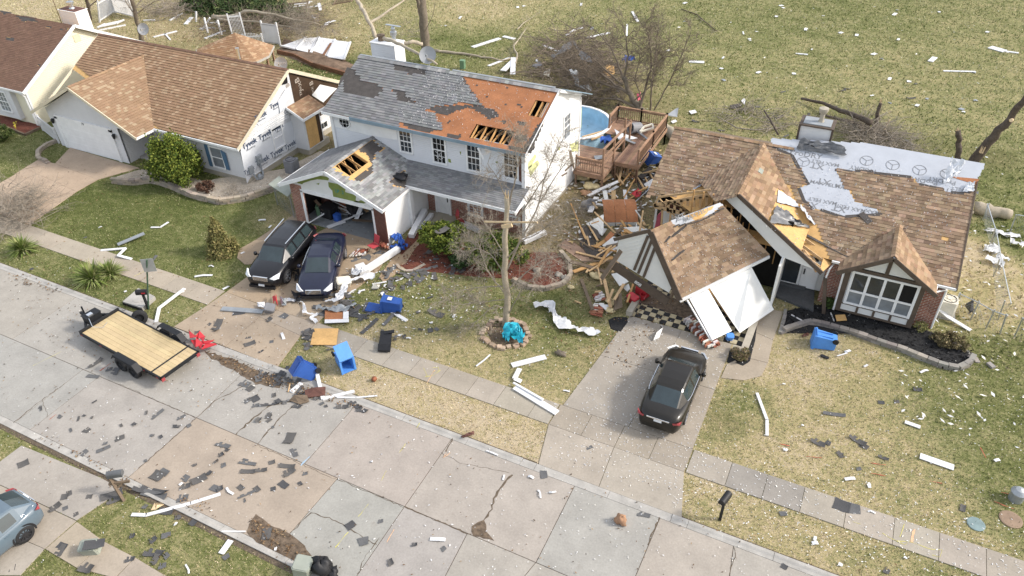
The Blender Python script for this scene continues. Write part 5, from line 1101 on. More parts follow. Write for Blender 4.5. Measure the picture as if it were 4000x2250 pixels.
        for hx in s['hand']: b.bar((hx-.09,sg*(hw+.012),s['belt']-.13),(hx+.09,sg*(hw+.012),s['belt']-.13),.025,.03)
        for o in b.each('handle',MT[s.get('hm',paint)],t): pass
        if s.get('chrome'):
            i0,i1 = s['side'][0],s['side'][-1]+1
            b = MB(); 
            for a,c in zip(gs[i0:i1],gs[i0+1:i1+1]): b.bar((a[0],sg*(a[3]+.008),a[4]+.0),(c[0],sg*(c[3]+.008),c[4]+.0),.02,.05)
            b.build('chrome_strip',MT['chrome'],t)
        if s.get('rails'):
            b = MB(); b.bar((s['rails'][0],sg*.62*hw,s['H']+.03),(s['rails'][1],sg*.66*hw,s['H']+.045),.05,.04); b.build('roof_rail',MT['chrome'],t)
    b = MB(); zg = s['zg']; b.bx(X-.06,X+.012,-.42*hw,.42*hw,zg-.12,zg+.1); GRL = b.build('grille',MT[s.get('gm', 'chrome')],t)
    b = MB()
    for k in range(4): b.bx(X+.01,X+.016,-.40*hw,.40*hw,zg-.1+k*.05,zg-.075+k*.05)
    b.build('grille_bars',MT['blackmetal'],GRL)
    b = MB(); b.bx(X-.1,X+.03,-.75*hw,.75*hw,.2,.33); b.build('front_bumper_vent',MT['black'],t)
    b = MB(); b.bx(-X-.012,-X+.05,-.16,.16,s['zp']-.08,s['zp']+.08); b.build('number_plate',MT['plate'],t)
    if s.get('fplate'):
        b = MB(); b.bx(X,X+.035,-.16,.16,.34,.44); b.build('number_plate',MT['plate'],t)
    b = MB(); b.bar((-X-.01,-.5*hw,s['zr']+.03),(-X-.01,.5*hw,s['zr']+.03),.03,.05); b.build('boot_trim',MT['chrome'],t)
    t.location = pos; t.rotation_euler = (0,0,head)
    return t
def hd(a,b_): d = b_-a; return math.atan2(d.y,d.x)
# station: x,width factor,bottom,top,shoulder
SED = dict(L=4.86,W=1.83,H=1.47,wr=.33,fa=1.45,ra=-1.33,zl=.66,zr=.86,zg=.58,zp=.80,belt=.93,mir=.72,hand=(.05,-.85),chrome=1,
  st=[(-2.43,.66,.34,.72,.66),(-2.38,.80,.28,.98,.84),(-2.15,.92,.22,1.04,.93),(-1.75,.98,.2,1.05,.95),(-1.2,1,.19,1.0,.95),(-.3,1,.19,.95,.93),(.6,1,.19,.96,.92),(1.05,1,.19,.97,.90),(1.5,.985,.19,.92,.86),(1.95,.94,.2,.83,.78),(2.25,.84,.22,.72,.67),(2.39,.68,.25,.60,.56),(2.43,.5,.3,.5,.47)],
  gh=[(-1.72,1.05,.60,.68,1.0),(-1.05,1.37,.56,.80,.95),(-.9,1.41,.565,.84,.94),(-.55,1.46,.575,.87,.93),(-.20,1.472,.58,.87,.93),(-.08,1.472,.58,.87,.93),(.45,1.44,.585,.87,.93),(.58,1.40,.59,.86,.93),(1.28,.96,.66,.74,.93)],
  rear=(0,),front=(7,),side=(1,2,3,5,6))
SUVS = dict(L=4.83,W=1.91,H=1.67,wr=.38,fa=1.42,ra=-1.39,zl=.86,zr=1.0,zg=.78,zp=.9,belt=1.08,mir=.82,hand=(.1,-.85),chrome=1,rails=(.45,-1.75),fplate=1,spokes=6,
  st=[(-2.41,.72,.4,.95,.85),(-2.36,.86,.34,1.14,1.02),(-2.1,.96,.26,1.18,1.06),(-1.5,1,.24,1.15,1.06),(-.3,1,.24,1.08,1.05),(.7,1,.24,1.09,1.05),(1.1,1,.24,1.12,1.04),(1.6,.985,.25,1.08,1.0),(2.0,.95,.27,1.0,.92),(2.26,.86,.3,.90,.82),(2.38,.72,.33,.74,.68),(2.415,.55,.36,.6,.56)],
  gh=[(-2.32,1.16,.66,.74,1.12),(-1.98,1.56,.60,.84,1.08),(-1.85,1.60,.60,.86,1.08),(-1.1,1.665,.63,.90,1.08),(-.95,1.67,.63,.90,1.08),(-.12,1.675,.64,.91,1.08),(.0,1.675,.64,.91,1.08),(.52,1.64,.65,.91,1.08),(.66,1.59,.65,.90,1.08),(1.3,1.10,.72,.80,1.08)],
  rear=(0,),front=(8,),side=(2,4,6,7))
HAT = dict(SUVS); HAT.update(L=4.4,W=1.8,H=1.54,wr=.35,fa=1.35,ra=-1.3,zl=.74,zr=.92,zg=.62,rails=None,rim='rim_d',spokes=10,fplate=None,chrome=None,gm='blackmetal',
  st=[(-2.2,.70,.36,.82,.72),(-2.14,.86,.30,1.04,.90),(-1.9,.96,.23,1.08,.97),(-1.3,1,.21,1.03,.96),(-.3,1,.21,.97,.94),(.7,1,.21,.97,.93),(1.1,1,.21,1.0,.92),(1.5,.985,.22,.95,.88),(1.85,.94,.24,.87,.81),(2.08,.85,.26,.78,.72),(2.18,.70,.3,.64,.6),(2.2,.55,.33,.52,.5)],
  gh=[(-2.06,1.08,.58,.68,1.02),(-1.52,1.43,.55,.78,.98),(-1.35,1.47,.56,.82,.97),(-.8,1.53,.58,.86,.96),(-.65,1.535,.58,.86,.96),(.0,1.54,.59,.86,.96),(.12,1.54,.59,.86,.96),(.5,1.50,.6,.86,.96),(.64,1.45,.6,.85,.96),(1.2,1.0,.66,.74,.96)],mir=.75,belt=.96)
q0,q1 = G(2566,1674,.3),G(2694,1364,.75); c = (q0+q1)/2
car('parked_car', 'dark charcoal sedan on the driveway of the collapsed garage, boot to the street',SED,(c.x,c.y,.04),hd(q0,q1), 'paint_brown',dict(SED))
q0,q1 = G(1290,910,1.0),G(1226,1146,.5); c = (q0+q1)/2
car('parked_car', 'navy sedan with dusty grey bonnet parked beside the black estate car',SED,(c.x,c.y,.04),hd(q0,q1), 'paint_navy',dict(SED))
h = hd(G(1176,890,1.68),G(1120,955,1.68)); f = G(1022,1112,.45); d = V((math.cos(h),math.sin(h),0)); c = f-d*2.41
car('parked_car', 'black estate car with silver roof rails parked outside the open garage',SUVS,(c.x,c.y,.04),h, 'paint_black',dict(SUVS))
q0,q1 = G(300,2035),G(80,2250); h = hd(q0,q1)-.12; d = V((math.cos(h),math.sin(h),0)); nrm = V((-d.y,d.x,0)); wc = G(113,2112,.03); c = wc+d*1.3-nrm*.88
car('parked_car', 'grey-blue hatchback with black wheels on the near driveway',HAT,(c.x,c.y,.035),h, 'paint_blue',dict(HAT))
# trailer
zt_ = .62
c0,c1,c2,c3 = G(455,1211,zt_),G(318,1299,zt_),G(624,1485,zt_),G(780,1367,zt_)      # front-left,front-right ... as seen
ctr = (c0+c1+c2+c3)/4; ax = ((c3+c2)-(c0+c1)).normalized(); Lt = ((c3+c2)-(c0+c1)).length/2; Wt = ((c0-c1).length+(c3-c2).length)/2
TR = thing('flatbed_trailer', 'black flatbed trailer with pale plank deck at the kerb', 'trailer',(ctr.x,ctr.y,0))
b = MB(); n = 9
def loc(x,y,z=0.): return V((x,y,z))
hl,hwid = Lt/2,Wt/2
def tb(mb,name,m,par=TR,smooth=False):
    o = mb.build(name,MT[m],None,smooth); o.parent = par; return o
MT['plank'] = M('trailer_plank',(.52,.40,.225),.75,.12,1.2,attr=True,fine=.08,stain=((.30,.19,.08),.9,.62,.55))
b = MB()
for i in range(n):
    y = -hwid+.07+i*(Wt-.14)/n; b.bx(-hl+.1,hl-.75,y+.004,y+(Wt-.14)/n-.004,zt_-.04,zt_,0,rc((1,1,1),.07)); b.bx(hl-.66,hl-.05,y+.004,y+(Wt-.14)/n-.004,zt_-.04,zt_,0,rc((1,1,1),.07))
tb(b, 'deck', 'plank')
b = MB(); b.bx(-hl,hl,-hwid,-hwid+.07,zt_-.14,zt_+.02); b.bx(-hl,hl,hwid-.07,hwid,zt_-.14,zt_+.02); b.bx(-hl,-hl+.08,-hwid,hwid,zt_-.14,zt_+.12); b.bx(hl-.06,hl,-hwid,hwid,zt_-.14,zt_+.02); b.bx(hl-.75,hl-.66,-hwid,hwid,zt_-.04,zt_+.006)
for x in np.linspace(-hl+.5,hl-.5,7): b.bx(x-.03,x+.03,-hwid,hwid,zt_-.12,zt_-.045)
tb(b, 'frame', 'blackmetal')
b = MB(); b.bar((-hl,hwid*.7,zt_-.1),(-hl-1.2,0,.5),.1,.12); b.bar((-hl,-hwid*.7,zt_-.1),(-hl-1.2,0,.5),.1,.12); b.bar((-hl-1.1,0,.5),(-hl-1.55,0,.5),.12,.12); b.cyl((-hl-1.2,.0,.1),(-hl-1.2,0,1.0),.04); tb(b, 'tongue', 'blackmetal')
b = MB(); b.bx(-hl-.75,-hl-.3,-.35,.35,.5,.85); b.bx(-hl-.78,-hl-.27,-.38,.38,.85,.88); tb(b, 'tool_box', 'blackmetal')
b = MB(); b.box((-hl-.45,-.1,.91),(.2,.25,.06)); b.tube([(-hl-.2,-.3,.9),(-hl+.3,-.5,.75),(-hl+.7,-.25,.7),(-hl+.5,.1,.68)],.012,6); tb(b, 'winch', 'chrome')
for sg in (-1,1):
    b = MB(); y0,y1 = sorted((sg*(hwid+.01),sg*(hwid+.30))); fx0,fx1 = -.15,1.75
    pts = [(fx0,.55),(fx0+.28,.88),(fx1-.28,.88),(fx1,.55)]
    for (xa,za),(xb,zb) in zip(pts[:-1],pts[1:]): b.slab([(xa,y0,za),(xb,y0,zb),(xb,y1,zb),(xa,y1,za)],(0,0,.025))
    b.slab([(fx0+.28,y1 if sg > 0 else y0,.88),(fx1-.28,y1 if sg > 0 else y0,.88),(fx1-.28,y1 if sg > 0 else y0,.80),(fx0+.28,y1 if sg > 0 else y0,.80)],(0,.02*sg,0)); tb(b, 'mudguard', 'blackmetal')
    for x in (.35,1.22):
        Mx = Matrix.Rotation(-PI/2*sg,3, 'X'); r = .37
        b = MB(); b.lathe((x,sg*(hwid+.04),r),[(r*.6,0),(r,.02),(r,.19),(r*.93,.22),(r*.6,.22)],24,M=Mx); wh = tb(b, 'wheel', 'tyre',TR,True)
        b = MB(); b.lathe((x,sg*(hwid+.04),r),[(r*.6,.20),(r*.5,.15),(.09,.14),(.08,.2),(0,.2)],20,M=Mx)
        for k in range(8): a = k*PI/4; b.box((x+.2*math.cos(a),sg*(hwid+.2),r+.2*math.sin(a)),(.05,.02,.05))
        tb(b, 'rim', 'blackmetal',wh)
    for x in (-hl+.15,-hl+1.6,hl-1.2,hl-.25): b = MB(); b.box((x,sg*(hwid+.005),zt_-.07),(.14,.02,.05)); tb(b, 'marker_light', 'lampr')
    b = MB(); b.bx(hl-.02,hl+.03,sg*hwid-.1*sg-.08,sg*hwid-.1*sg+.08,zt_-.22,zt_-.05); tb(b, 'tail_light', 'lampr')
TR.rotation_euler = (0,0,math.atan2(ax.y,ax.x))
p = G(545,1240,.36); b = MB(); Mx = V((.75,-.6,.2)).to_track_quat('Z', 'Y').to_matrix()
b.lathe((0,0,0),[(.2,-.1),(.36,-.1),(.37,0),(.36,.1),(.2,.1)],24,M=Mx); t = thing('spare_wheel', 'spare wheel leaning on the trailer beside the mailbox', 'wheel',p); o = b.build('tyre',MT['tyre'],None,True); o.parent = t
b = MB(); b.lathe((0,0,0),[(.2,-.06),(.2,.06),(.12,.02),(0,.03)],20,M=Mx); o = b.build('rim',MT['blackmetal'],None,True); o.parent = t
# ------------------------------------------------------------------ trees,bushes,plants
def wobble(path,n,amp,rr):
    """resample a polyline into n segments with a little crookedness"""
    P = [V(p) for p in path]; ls = [(b_-a).length for a,b_ in zip(P[:-1],P[1:])]; T = sum(ls); out = []
    for i in range(n+1):
        d = T*i/n; k = 0
        while k < len(ls)-1 and d > ls[k]: d -= ls[k]; k += 1
        q = P[k].lerp(P[k+1],min(1,d/max(ls[k],1e-6)))
        if 0 < i < n: q = q+V((rr.gauss(0,amp),rr.gauss(0,amp),rr.gauss(0,amp)))
        out.append(q)
    return out
def twigs(mb,pts,r0,L,n,depth,rr,gravity=.0,spread=.8,zmin=.02):
    """side shoots along pts, recursively"""
    for _ in range(n):
        i = rr.randrange(max(1,len(pts)//4),len(pts)); p = pts[i]; d = (pts[i]-pts[i-1])
        if d.length < 1e-6: continue
        d = d.normalized(); s = V((rr.gauss(0,1),rr.gauss(0,1),rr.gauss(0,1))); s = (s-d*s.dot(d))
        if s.length < 1e-3: continue
        e = (d*rr.uniform(.5,1)+s.normalized()*spread*rr.uniform(.6,1.2)+V((0,0,gravity))).normalized()
        l = L*rr.uniform(.5,1.2); k = 4; q = [p]
        for j in range(k):
            e = (e+V((rr.gauss(0,.17),rr.gauss(0,.17),rr.gauss(0,.17)+.03))).normalized(); z = q[-1]+e*l/k
            if z.z < zmin: z.z = zmin
            q.append(z)
        mb.tube(q,[r0*(1-.8*j/k) for j in range(k+1)],3,caps=False)
        if depth > 0: twigs(mb,q,r0*.55,L*.55,n if n < 4 else n-1,depth-1,rr,gravity,spread,zmin)
def tree(name,label,cat,limbs,tw=(3,.9,2),bark='bark',twig='twig',seed=1,group=None,base=None,tr=.012,grav=0.,split=None):
    """limbs: list of (points, r0, r1); the first is the trunk"""
    rr = random.Random(seed); b0 = V(base) if base is not None else V(limbs[0][0][0])
    t = thing(name,label,cat,b0,0,group); b = MB(); cr = MB()
    for k,(pts,r0,r1) in enumerate(limbs):
        n = max(5,len(pts)*3); q = wobble(pts,n,min(max(r0*.25,.012),.035),rr); mb = b if k == 0 else cr
        mb.tube(q,[(r0+(r1-r0)*i/n)*rr.uniform(.93,1.08) for i in range(n+1)],10 if r0 > .06 else 5)
        if tw[0] and (k or len(limbs) == 1): twigs(cr,q,tr,tw[1],tw[0]+len(pts),tw[2],rr,grav)
    b.build('trunk',MT[bark],t,True)
    if cr.f: cr.build('branches',MT[twig],t)
    if split is not None:
        s = MB(); q = V(split)
        for k in range(7):
            a = rr.uniform(0,6.28); r = limbs[0][2]*.6; p = q+V((math.cos(a)*r,math.sin(a)*r,-.1)); s.tube([p,p+V((rr.gauss(0,.03),rr.gauss(0,.03),rr.uniform(.15,.45)))],[.05,.008],4)
        s.build('splintered_end',MT['splinter'],t)
    return t
def gl(px,z=0.): return [G(a,c,z) for a,c in px]
# foreground tree with a snapped top
tb0 = G(1973,1273); yb = tb0.y
def fy_(l,dy=0.): return [GY(a,c,yb+dy*i/max(1,len(l)-1)) for i,(a,c) in enumerate(l)]
limbs = [(fy_([(1973,1276),(1979,1150),(1974,1050),(1976,900),(1979,772)]),.17,.10)]
for l,dy,r in (([(1976,1060),(2025,960),(2080,850),(2150,720),(2230,610)],1.2,.055),([(1980,840),(2008,720),(2022,640),(2055,560)],.6,.055),([(1982,900),(2060,800),(2140,670),(2180,560)],-.6,.04),([(1974,1080),(1925,1000),(1880,975),(1800,960)],-.8,.035),([(1978,1205),(1935,1190),(1880,1235),(1830,1290)],-1.6,.03),([(1976,1150),(1905,1060),(1880,990),(1860,930)],1.0,.04),
                 ([(1985,790),(1945,700),(1905,640)],-.4,.03),([(1984,1130),(2060,1060),(2130,1010),(2200,1000)],.9,.04),([(1984,1230),(2040,1130),(2090,1080),(2130,1070)],-1.2,.03),([(1978,1000),(1930,930),(1880,850),(1840,800)],1.0,.03),([(1980,1010),(2040,940),(2120,900),(2200,830)],-1.,.03),([(1975,1120),(1890,1120),(1820,1130),(1760,1150)],-1.4,.03),([(1975,1170),(1880,1180),(1800,1190),(1750,1180)],-2.0,.025),([(2080,850),(2110,780),(2130,690),(2200,540)],.6,.03),([(2022,640),(2010,590),(2020,540)],.2,.02)):
    limbs.append((fy_(l,dy),r,.012))
tree('bare_tree', 'bare grey tree with snapped top growing from the block ring with turquoise sheet', 'tree',limbs,(6,.95,2), 'bark_l', 'twig',3,tr=.015,split=GY(1979,772,yb))
b = MB(); b.bar(GY(1893,866,yb-.2),GY(2100,869,yb-.3),.05,.07); b.bar(GY(1960,885,yb-.22),GY(2000,880,yb-.2),.08,.15); tag(b.build('splintered_board',MT['splinter'],loc=GY(1980,868,yb-.2)), 'pale splintered board caught across the trunk of the snapped tree', 'board')
# heap of a fallen tree behind the white house
fb = G(2505,432); 
def fz(l): return [GY(a,c,fb.y+dy) for a,c,dy in l]
limbs = [(fz([(2515,440,0),(2480,400,.1),(2452,350,.2),(2440,300,.3)]),.26,.14)]
for l,r in (([(2450,345,.2),(2420,270,.4),(2390,190,.6),(2330,120,1)],.1),([(2440,300,.3),(2455,220,0),(2445,140,-.3),(2430,90,-.5)],.09),([(2500,420,0),(2525,330,.2),(2548,240,.5),(2535,150,.7),(2520,90,.9)],.11),([(2540,430,0),(2545,330,-.3),(2560,230,-.5),(2570,130,-.8)],.07),([(2555,430,.2),(2610,330,.5),(2660,220,.6),(2700,120,.8)],.06),([(2490,425,0),(2420,388,-.2),(2350,382,-.3),(2290,390,-.4)],.12),([(2460,370,.1),(2380,310,.6),(2300,260,1),(2240,220,1.4)],.1),([(2450,360,.1),(2370,330,.2),(2280,300,.3),(2210,290,.5)],.08),([(2430,330,.3),(2340,250,.8),(2270,190,1.2)],.07),([(2480,390,0),(2550,330,.3),(2520,280,.3),(2620,200,.4)],.05),([(2510,400,.3),(2480,310,.5),(2500,230,.6),(2560,160,.9)],.05)):
    limbs.append((fz(l),r,.02))
tree('fallen_tree', 'large broken bare tree heaped behind the white house beside the deck', 'tree',limbs,(6,1.5,2), 'bark', 'brush_twig' if 'brush_twig' in MT else 'twig_d',5,tr=.028)
def brush(name,label,cat,poly,n,L,zmax,seed,r=.02,m='twig_d',depth=2,group=None,up=.2):
    rr = random.Random(seed); P = gl(poly); cx = sum(P,V((0,0,0)))/len(P); b = MB(); pp_ = [(p.x,p.y) for p in P]
    xs_ = [p[0] for p in pp_]; ys_ = [p[1] for p in pp_]; k = 0
    while k < n:
        x,y = rr.uniform(min(xs_),max(xs_)),rr.uniform(min(ys_),max(ys_))
        if not pip((x,y),pp_): continue
        k += 1; a = rr.uniform(0,6.28); l = L*rr.uniform(.5,1.3); z0 = rr.uniform(.02,zmax); q = [V((x,y,z0))]; e = V((math.cos(a),math.sin(a),rr.uniform(-.3,.5)*up*2))
        for j in range(4):
            e = (e+V((rr.gauss(0,.2),rr.gauss(0,.2),rr.gauss(0,.12)))).normalized(); z = q[-1]+e*l/4; z.z = max(.02,z.z); q.append(z)
        b.tube(q,[r*(1-.18*j) for j in range(5)],4,caps=False); twigs(b,q,r*.5,L*.4,3,depth-1,rr)
    return tag(b.build(name,MT[m],loc=(cx.x,cx.y,0)),label,cat,group)
brush('brush_heap', 'dark heap of broken branches on the grass behind the white house roof', 'brush heap',[(2090,330),(2130,200),(2200,150),(2330,190),(2460,300),(2440,400),(2300,410),(2200,360)],360,2.8,1.4,11,.04)
brush('brush_heap', 'tangle of thin branches along the wooden fence behind the tan roof', 'brush heap',[(820,110),(1000,60),(1250,70),(1290,120),(1110,140),(930,150)],200,2.8,.8,12,.035, 'twig_d')
brush('brush_heap', 'grey brush behind the ridge of the brown-roofed house, right of its chimney', 'brush heap',[(3320,490),(3400,500),(3480,550),(3560,640),(3440,610),(3330,560)],240,2.0,.8,13,.028, 'twig')
brush('brush_heap', 'thin bare branches lying left of the chimney of the brown-roofed house', 'brush heap',[(2800,440),(2900,420),(3080,480),(3110,530),(2950,500)],60,2.2,.4,14,.026, 'twig')
brush('brush_heap', 'pale twigs heaped against the sunlit side wall of the white house', 'brush heap',[(2080,900),(2200,800),(2310,790),(2330,860),(2230,930),(2120,960)],100,1.4,.7,15,.012, 'twig')
brush('bare_bush', 'bare reddish bush at the left edge beside the pavement', 'bush',[(-70,880),(0,780),(110,760),(190,820),(150,890),(60,915)],230,1.8,.9,16,.02, 'twig',2,None,.8)
brush('fallen_twigs', 'dead twigs fallen over the red mulch bed by the snapped tree', 'twigs',[(2020,1060),(2080,1000),(2180,1010),(2190,1070),(2120,1100)],42,1.1,.25,17,.010, 'twig')
brush('brush_heap', 'leafless brush in front of the fallen vinyl fence at the top left', 'brush heap',[(560,60),(640,30),(760,40),(740,70),(640,80)],90,2.2,.9,18,.03, 'twig')
brush('brush_heap', 'sparse branches scattered on the field beyond the white house chimney', 'brush heap',[(1500,120),(1600,90),(1640,160),(1560,190)],22,2.2,.7,19,.015, 'twig')
# standing and broken trunks,limbs on the ground
def at_(l): return [GY(a,c,y) for a,c,y in l]
q = G(1668,240)
tree('standing_tree', 'tall bare trunk standing behind the white house chimney', 'tree',[([GY(1668,240,q.y),GY(1660,150,q.y),GY(1652,60,q.y),GY(1640,-60,q.y)],.40,.34),([GY(1655,60,q.y),GY(1635,20,q.y-.3),GY(1620,-30,q.y-.6)],.18,.14),([GY(1662,120,q.y-.3),GY(1690,60,q.y-.5),GY(1700,10,q.y-.5)],.03,.015)],(1,.7,1), 'bark', 'bark',21)
q = G(560,175)
tree('leaning_tree', 'thin leaning trunk behind the tan roof near the small dish', 'tree',[([GY(556,170,q.y),GY(545,110,q.y),GY(528,50,q.y),GY(505,-40,q.y)],.22,.16),([GY(528,55,q.y),GY(580,20,q.y),GY(640,-10,q.y)],.07,.02),([GY(530,60,q.y),GY(500,20,q.y),GY(470,-30,q.y)],.07,.02),([GY(525,40,q.y),GY(560,-10,q.y+1),GY(600,-50,q.y+1)],.06,.02)],(7,1.6,2), 'bark', 'twig',22,tr=.018)
q = G(345,75)
tree('bare_tree', 'bare tree beside the white chimney at the top left', 'tree',[([GY(352,80,q.y),GY(345,30,q.y),GY(335,-40,q.y)],.2,.14),([GY(345,30,q.y),GY(380,0,q.y),GY(400,-50,q.y)],.07,.02)],(6,1.4,2), 'bark_d', 'twig_d',23)
def limb(name,label,pts,r0,r1,bark,tw=(0,0,0),seed=1,group=None,twm=None,split=None):
    return tree(name,label, 'branch',[(pts,r0,r1)],tw,bark,twm or bark,seed,group,tr=.014,split=split)
q = G(850,105); limb('broken_limb', 'large pale broken limb lying over the fallen evergreen',[GY(832,66,q.y)+V((0,0,0)),GY(900,68,q.y),GY(960,42,q.y),GY(1040,52,q.y),GY(1140,75,q.y),GY(1250,95,q.y)],.22,.03, 'bark_l',(10,2.2,2),31,None, 'twig',GY(836,66,q.y))
q = G(850,110); limb('broken_limb', 'second long pale limb beneath the one over the evergreen',[GY(850,75,q.y),GY(920,82,q.y),GY(1000,85,q.y),GY(1100,100,q.y),GY(1200,120,q.y)],.15,.03, 'bark_l',(8,1.8,2),32,None, 'twig')
limb('broken_limb', 'peeled white limb leaning down to the white chimney from the left',at_([(1388,-20,44),(1420,40,42.5),(1445,90,41),(1468,150,40)]),.16,.13, 'bark_l',(1,.8,1),33)
limb('broken_limb', 'peeled white limb running up to the right from the chimney limb',at_([(1440,96,41.3),(1500,55,42.5),(1560,15,44),(1600,-20,45)]),.10,.05, 'bark_l',(3,1,1),34)
limb('broken_limb', 'pale limb fallen across the chimney onto the grey ridge',[GY(1500,150,38.2),GY(1570,175,37.4),GY(1640,215,36.4),GY(1706,250,35.5)],.12,.06, 'bark_l',(0,0,0),35)
limb('broken_limb', 'short pale log between the chimney and the tall trunk',at_([(1568,170,44),(1610,164,44.5),(1650,172,45)]),.14,.13, 'bark_l',(0,0,0),36)
limb('broken_limb', 'long pale limb lying on the field right of the tall trunk',gl([(1700,197),(1790,207),(1880,222),(1960,236),(2000,225)],.12),.14,.05, 'bark_l',(3,1.2,1),37)
limb('broken_limb', 'white curving branch lying on the field above the crossed white boards',gl([(2013,250),(2022,215),(2005,180),(2030,150),(2055,110)],.3),.09,.03, 'bark_l',(4,1.4,1),38)
limb('broken_limb', 'small peeled branch on the field above the long white board',gl([(2020,115),(2050,85),(2085,65)],.2),.06,.02, 'bark_l',(4,1.,1),39)
limb('broken_limb', 'dark fallen limb lying on the field behind the right chimney',at_([(3130,385,57),(3220,405,56),(3290,435,54.5),(3350,455,53),(3400,480,52)]),.09,.20, 'bark_d',(3,1.4,2),40,None, 'twig_d')
limb('broken_limb', 'lower dark fallen limb reaching the grey brush behind the ridge',gl([(3200,445),(3300,470),(3380,500),(3440,520)],.25),.08,.16, 'bark_d',(3,1.2,2),41,None, 'twig_d')
limb('broken_limb', 'thin dark branch on the open field at the top right',gl([(2660,35),(2720,55),(2760,90),(2800,120)],.1),.05,.04, 'bark_d',(4,1.6,1),42,None, 'twig')
limb('broken_limb', 'bare branch curving over the field above the left ridge of the brown roof',gl([(2800,455),(2880,500),(2960,508),(3040,500)],.2),.04,.05, 'twig',(5,1.0,1),43,None, 'twig')
limb('broken_limb', 'branch leaning up beside the left of the brown house chimney',at_([(2985,430,46),(3010,470,45),(3040,525,44)]),.05,.07, 'bark_d',(4,1.0,1),44,None, 'twig')
yk = 47.0
tree('broken_tree', 'thick trunk leaning far right with its top torn off behind the roof corner', 'tree',[([GY(3762,690,yk),GY(3830,590,yk),GY(3950,460,yk),GY(4000,390,yk-.3),GY(4030,350,yk-.5)],.34,.14),([GY(3945,470,yk),GY(3950,470,yk-.5)],.1,.08)],(0,0,0), 'bark_d', 'splinter',45,base=(GY(3762,690,yk).x,yk,0),split=GY(3835,590,yk-.35))
tree('broken_tree', 'upright snapped stump behind the right end of the brown roof', 'tree',[([GY(3746,660,yk),GY(3744,560,yk),GY(3742,510,yk)],.17,.15)],(0,0,0), 'bark_d', 'splinter',46,base=(GY(3746,660,yk).x,yk,0),split=GY(3742,512,yk))
q = G(3415,500); tree('broken_tree', 'slim snapped stump rising from the fallen dark limbs', 'tree',[([GY(3415,505,q.y),GY(3428,450,q.y),GY(3440,402,q.y)],.15,.11)],(2,.6,1), 'bark_d', 'twig',47,split=GY(3441,402,q.y))
q = G(3452,515); limb('broken_limb', 'short pale broken stub pointing up beside the slim stump',[GY(3450,512,q.y),GY(3462,490,q.y),GY(3475,467,q.y)],.07,.05, 'splinter',(0,0,0),48)
limb('fallen_log', 'thick grey log lying by the bent wire fence on the right',gl([(3808,812),(3860,822),(3945,838)],.28),.38,.3, 'bark_l',(0,0,0),49)
limb('fallen_log', 'thick trunk lying beside the upper deck corner',gl([(2588,500),(2615,515),(2645,545)],.3),.42,.36, 'bark_l',(0,0,0),50)
b = MB(); rr = random.Random(4)
for k in range(16): a = rr.uniform(-.9,.9); p = G(3800,830,.3); b.tube([p,p+V((-.35*math.cos(a),rr.uniform(-.4,.4),.45*math.sin(a)))],[.08,.01],4)
tag(b.build('log_roots',MT['bark_l'],loc=G(3800,830)), 'torn pale root end of the log by the wire fence', 'roots')
# leaf clouds
def leaves(pts_fn,n,size,pal,seed,flat=.0,long=1.6):
    rs = np.random.RandomState(seed); P = np.array([pts_fn(rs) for _ in range(n)])
    a = rs.normal(size=(n,3)); a /= np.linalg.norm(a,axis=1)[:,None]; b_ = rs.normal(size=(n,3)); b_ -= a*(a*b_).sum(1)[:,None]; b_ /= np.linalg.norm(b_,axis=1)[:,None]
    s = size*rs.uniform(.6,1.3,(n,1)); v = np.stack([P-a*s*long,P+b_*s,P+a*s*long,P-b_*s],1).reshape(-1,3)
    pc = np.array(pal)[rs.randint(0,len(pal),n)]*rs.uniform(.75,1.25,(n,1)); return v,np.repeat(pc,4,0)
def bush(name,label,pos,rx,ry,h,n,size,pal,seed,shape='ball',stem=.0,clump=80,cat='bush',group=None,long=1.6):
    rs = np.random.RandomState(seed)
    cen = []
    while len(cen) < clump:
        d = rs.normal(size=3); d /= np.linalg.norm(d); q = rs.uniform(.35,1)**.5; z = (d[2]*q+1)/2
        if shape == 'cone': z = rs.uniform(0,1)**1.4; wd = (1-z)**.8; f = np.hypot(d[0],d[1])+1e-6; cen.append((rx*wd*q*d[0]/f,ry*wd*q*d[1]/f,z*h,1.3-z))
        elif shape == 'egg': wd = 1.12-.62*z; cen.append((rx*wd*q*d[0],ry*wd*q*d[1],z*h*rs.uniform(.9,1.12),1.))
        else: cen.append((rx*q*d[0]*rs.uniform(.9,1.12),ry*q*d[1]*rs.uniform(.9,1.12),z*h,1.))
    g = .34*((rx*ry*h)/clump)**(1/3.)*2.2; tall = {'egg': 1.5, 'cone': 1.7}.get(shape,.85)
    def fn(r_):
        c_ = cen[r_.randint(clump)]; q = r_.normal(size=3)*.5
        return (pos[0]+c_[0]+q[0]*g*c_[3],pos[1]+c_[1]+q[1]*g*c_[3],max(.03,pos[2]+stem+c_[2]+q[2]*g*tall))
    t = thing(name,label,cat,pos,0,group)
    v,c = leaves(fn,n,size,pal,seed,long=long); v = v-np.array(pos); q = np.arange(len(v)).reshape(-1,4)
    o = npmesh('foliage',v,q,c,MT['leafy'],4); o.parent = t
    b = MB()
    for k in range(5): a = k*1.26; b.tube([V(pos),V(pos)+V((rx*.4*math.cos(a),ry*.4*math.sin(a),stem+h*.55))],[.035,.012],5)
    b.build('stems',MT['bark'],t)
    return t
YG = [(.13,.17,.03),(.17,.20,.035),(.09,.125,.025),(.21,.235,.05),(.05,.08,.018)]
DG = [(.075,.115,.025),(.10,.14,.03),(.05,.08,.02),(.14,.17,.04),(.17,.155,.05)]
p = G(703,712); bush('evergreen_shrub', 'large bright green evergreen shrub in front of the pale house',p,1.95,1.7,3.0,15000,.05,YG,1, 'egg',0)
